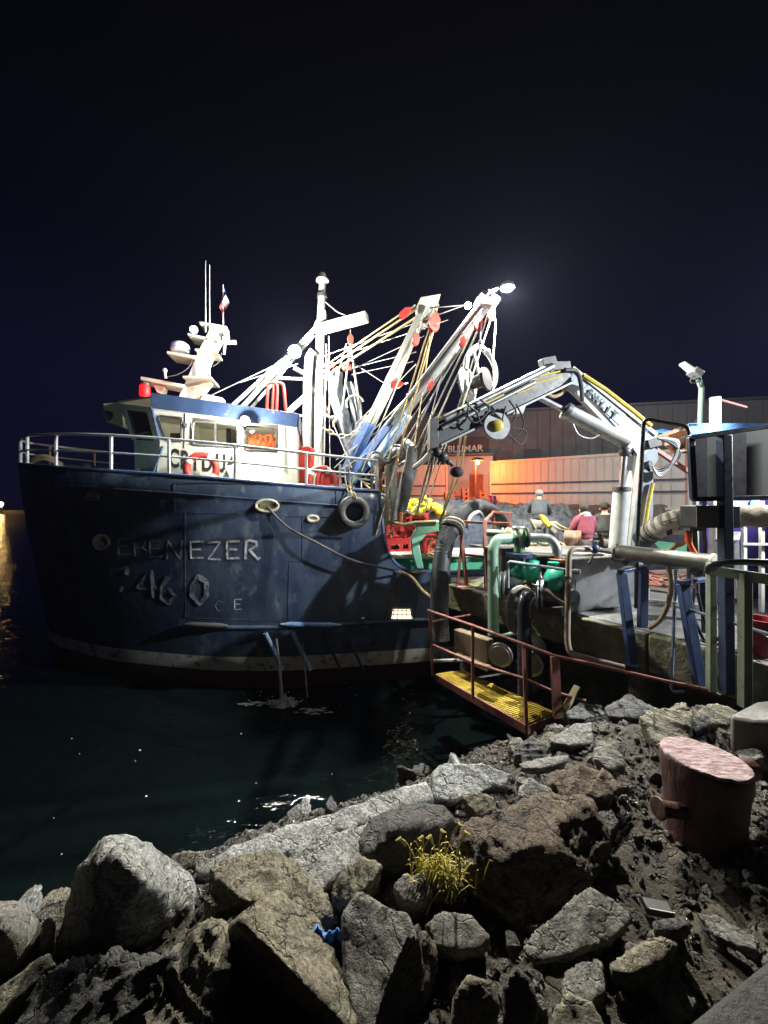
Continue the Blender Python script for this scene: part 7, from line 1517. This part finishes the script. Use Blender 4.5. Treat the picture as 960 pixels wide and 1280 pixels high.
def plant():
    bpy.context.view_layer.update(); PY = min(raypix(600, 1075).y, raypix(505, 1060).y) - .03; base = P(548, 1098, PY); t = thing('grass_tuft', base, 'yellow green grass tuft growing between the rocks', 'plant'); r2 = random.Random(5)
    mg = mat('blade_yellow', (.52, .42, .05), (.38, .34, .05), 9, .6); mg2 = mat('blade_green', (.20, .26, .05), (.34, .34, .07), 9, .6); mf = mat('seed_head', (.55, .45, .12), (.62, .55, .22), 12, .8)
    c = P(549, 1086, PY)
    for grp, m, n_ in (('blades', mg, 260), ('green_blades', mg2, 70)):
        mb = MB()
        for _ in range(n_):
            o = c + V((r2.gauss(0, .055), r2.gauss(0, .03), r2.uniform(-.13, .0))); an = r2.uniform(0, 6.28); L = r2.uniform(.035, .12); out = r2.uniform(.15, .8); d = V((math.cos(an) * out, math.sin(an) * out * .6, 1)).normalized(); w_ = r2.uniform(.0015, .0042); s_ = V((-math.sin(an), math.cos(an), 0))
            p1 = o + d * L * .5; p2 = o + d * L * .85 + V((math.cos(an), math.sin(an), 0)) * L * .25 * out; p3 = p2 + V((math.cos(an) * .3 * L, math.sin(an) * .3 * L, -.12 * L * r2.random() * 2))
            mb.add([o - s_ * w_, o + s_ * w_, p1 + s_ * w_, p1 - s_ * w_, p2 + s_ * w_ * .7, p2 - s_ * w_ * .7, p3], [(0, 1, 2, 3), (3, 2, 4, 5), (5, 4, 6)])
        mb.build(grp, m, t, recalc=False)
    mb = MB()
    for x0, y0, x1, y1 in ((520, 1075, 500, 1048), (530, 1070, 528, 1046), (560, 1060, 574, 1030), (548, 1065, 552, 1038), (570, 1070, 582, 1040), (545, 1070, 538, 1045)):
        a_ = P(x0, y0, PY - .03); b_ = P(x1, y1, PY - .06); mb.tube(smooth_path([a_, a_.lerp(b_, .6) + V((0, 0, .02)), b_]), .002, 5); mb.tube([b_ - (b_ - a_).normalized() * .05, b_, b_ + V((-.02 if x1 < x0 else .02, 0, -.01))], [.004, .008, .002], 6)
    mb.build('seed_heads', mf, t)
plant()
def rag():
    bpy.context.view_layer.update(); c = raypix(411, 1170); c = c + (V((0, 0, EYE)) - c).normalized() * .09; N = 22; vs = []
    for j in range(N + 1):
        for i in range(N + 1):
            u = i / N * 2 - 1; v = j / N * 2 - 1; nn = noise.fractal(V((u * 2.2, v * 2.2, 7)), 1, 2, 4); r = 1 + .35 * noise.noise(V((math.atan2(v, u) * 1.2, 3, 1)))
            vs.append(c + V((u * .058 * r, -.02 + .028 * nn - .02 * v, v * .055 * r + .02 * nn)))
    mb = MB(); mb.add(vs, [(j * (N + 1) + i, j * (N + 1) + i + 1, (j + 1) * (N + 1) + i + 1, (j + 1) * (N + 1) + i) for j in range(N) for i in range(N)]); o = mb.build('rag', bluecloth, base=c, angle=70); tag(o, 'crumpled bright blue rag wedged between rocks', 'rag'); s_ = o.modifiers.new('s', 'SOLIDIFY'); s_.thickness = .003
rag()
def gravel():
    r2 = random.Random(3); mb = MB(); base_v = [V((1, 0, 0)), V((-1, 0, 0)), V((0, 1, 0)), V((0, -1, 0)), V((0, 0, 1)), V((0, 0, -1)), V((.6, .6, .6)), V((-.6, .6, .6)), V((.6, -.6, .6)), V((-.6, -.6, .6)), V((.6, .6, -.6)), V((-.6, .6, -.6)), V((.6, -.6, -.6)), V((-.6, -.6, -.6))]
    fs = [(4, 6, 7), (4, 7, 9), (4, 9, 8), (4, 8, 6), (0, 6, 8), (2, 7, 6), (1, 9, 7), (3, 8, 9), (0, 10, 6), (6, 10, 2), (2, 11, 7), (7, 11, 1), (1, 13, 9), (9, 13, 3), (3, 12, 8), (8, 12, 0), (5, 10, 12), (5, 11, 10), (5, 13, 11), (5, 12, 13), (0, 12, 10), (2, 10, 11), (1, 11, 13), (3, 13, 12)]
    n_ = 0
    while n_ < 30000:
        x = r2.uniform(-2.6, 4.0); y = r2.uniform(.7, 5.8); d1 = (V((x, y, 0)) - SH).dot(SHN); d2 = (V((x, y, 0)) - L2P).dot(L2N)
        if d1 < .3 or d2 < .1: continue
        dens = .55 + .9 * noise.noise(V((x * 1.3, y * 1.3, 9)))
        if r2.random() > dens + .15: continue
        r = .0055 + .021 * r2.random() ** 3 + (.02 if r2.random() < .03 else 0); z = ground_z(x, y); M = Matrix.Rotation(r2.uniform(0, 6), 3, V((r2.random(), r2.random(), r2.random() + .1)).normalized()); s_ = V((r * r2.uniform(.8, 1.5), r * r2.uniform(.7, 1.2), r * r2.uniform(.5, .9)))
        c = V((x, y, z + r * .3)); mb.add([c + M @ V((v.x * s_.x, v.y * s_.y, v.z * s_.z)) * r2.uniform(.85, 1.15) for v in base_v], fs); n_ += 1
    tag(mb.build('gravel', grav, base=(1, 3, 2), recalc=False, smooth=False), kind='stuff')
gravel()

# ================================================================== HAZE (thin mist added to put a glow round the lamps)
def glow_haze():
    m = bpy.data.materials.new('glow_mist'); m.use_nodes = True; n = m.node_tree.nodes; l = m.node_tree.links; n.clear()
    o = n.new('ShaderNodeOutputMaterial'); v = n.new('ShaderNodeVolumePrincipled'); v.inputs['Color'].default_value = (.56, .62, 1.0, 1); v.inputs['Density'].default_value = .00026; v.inputs['Anisotropy'].default_value = .35
    l.new(v.outputs[0], o.inputs['Volume'])
    mb = MB(); mb.box((0, 60, 9), (420, 190, 26)); h = mb.build('glow_haze', m, base=(0, 60, -3), smooth=False); tag(h, kind='stuff')
glow_haze()
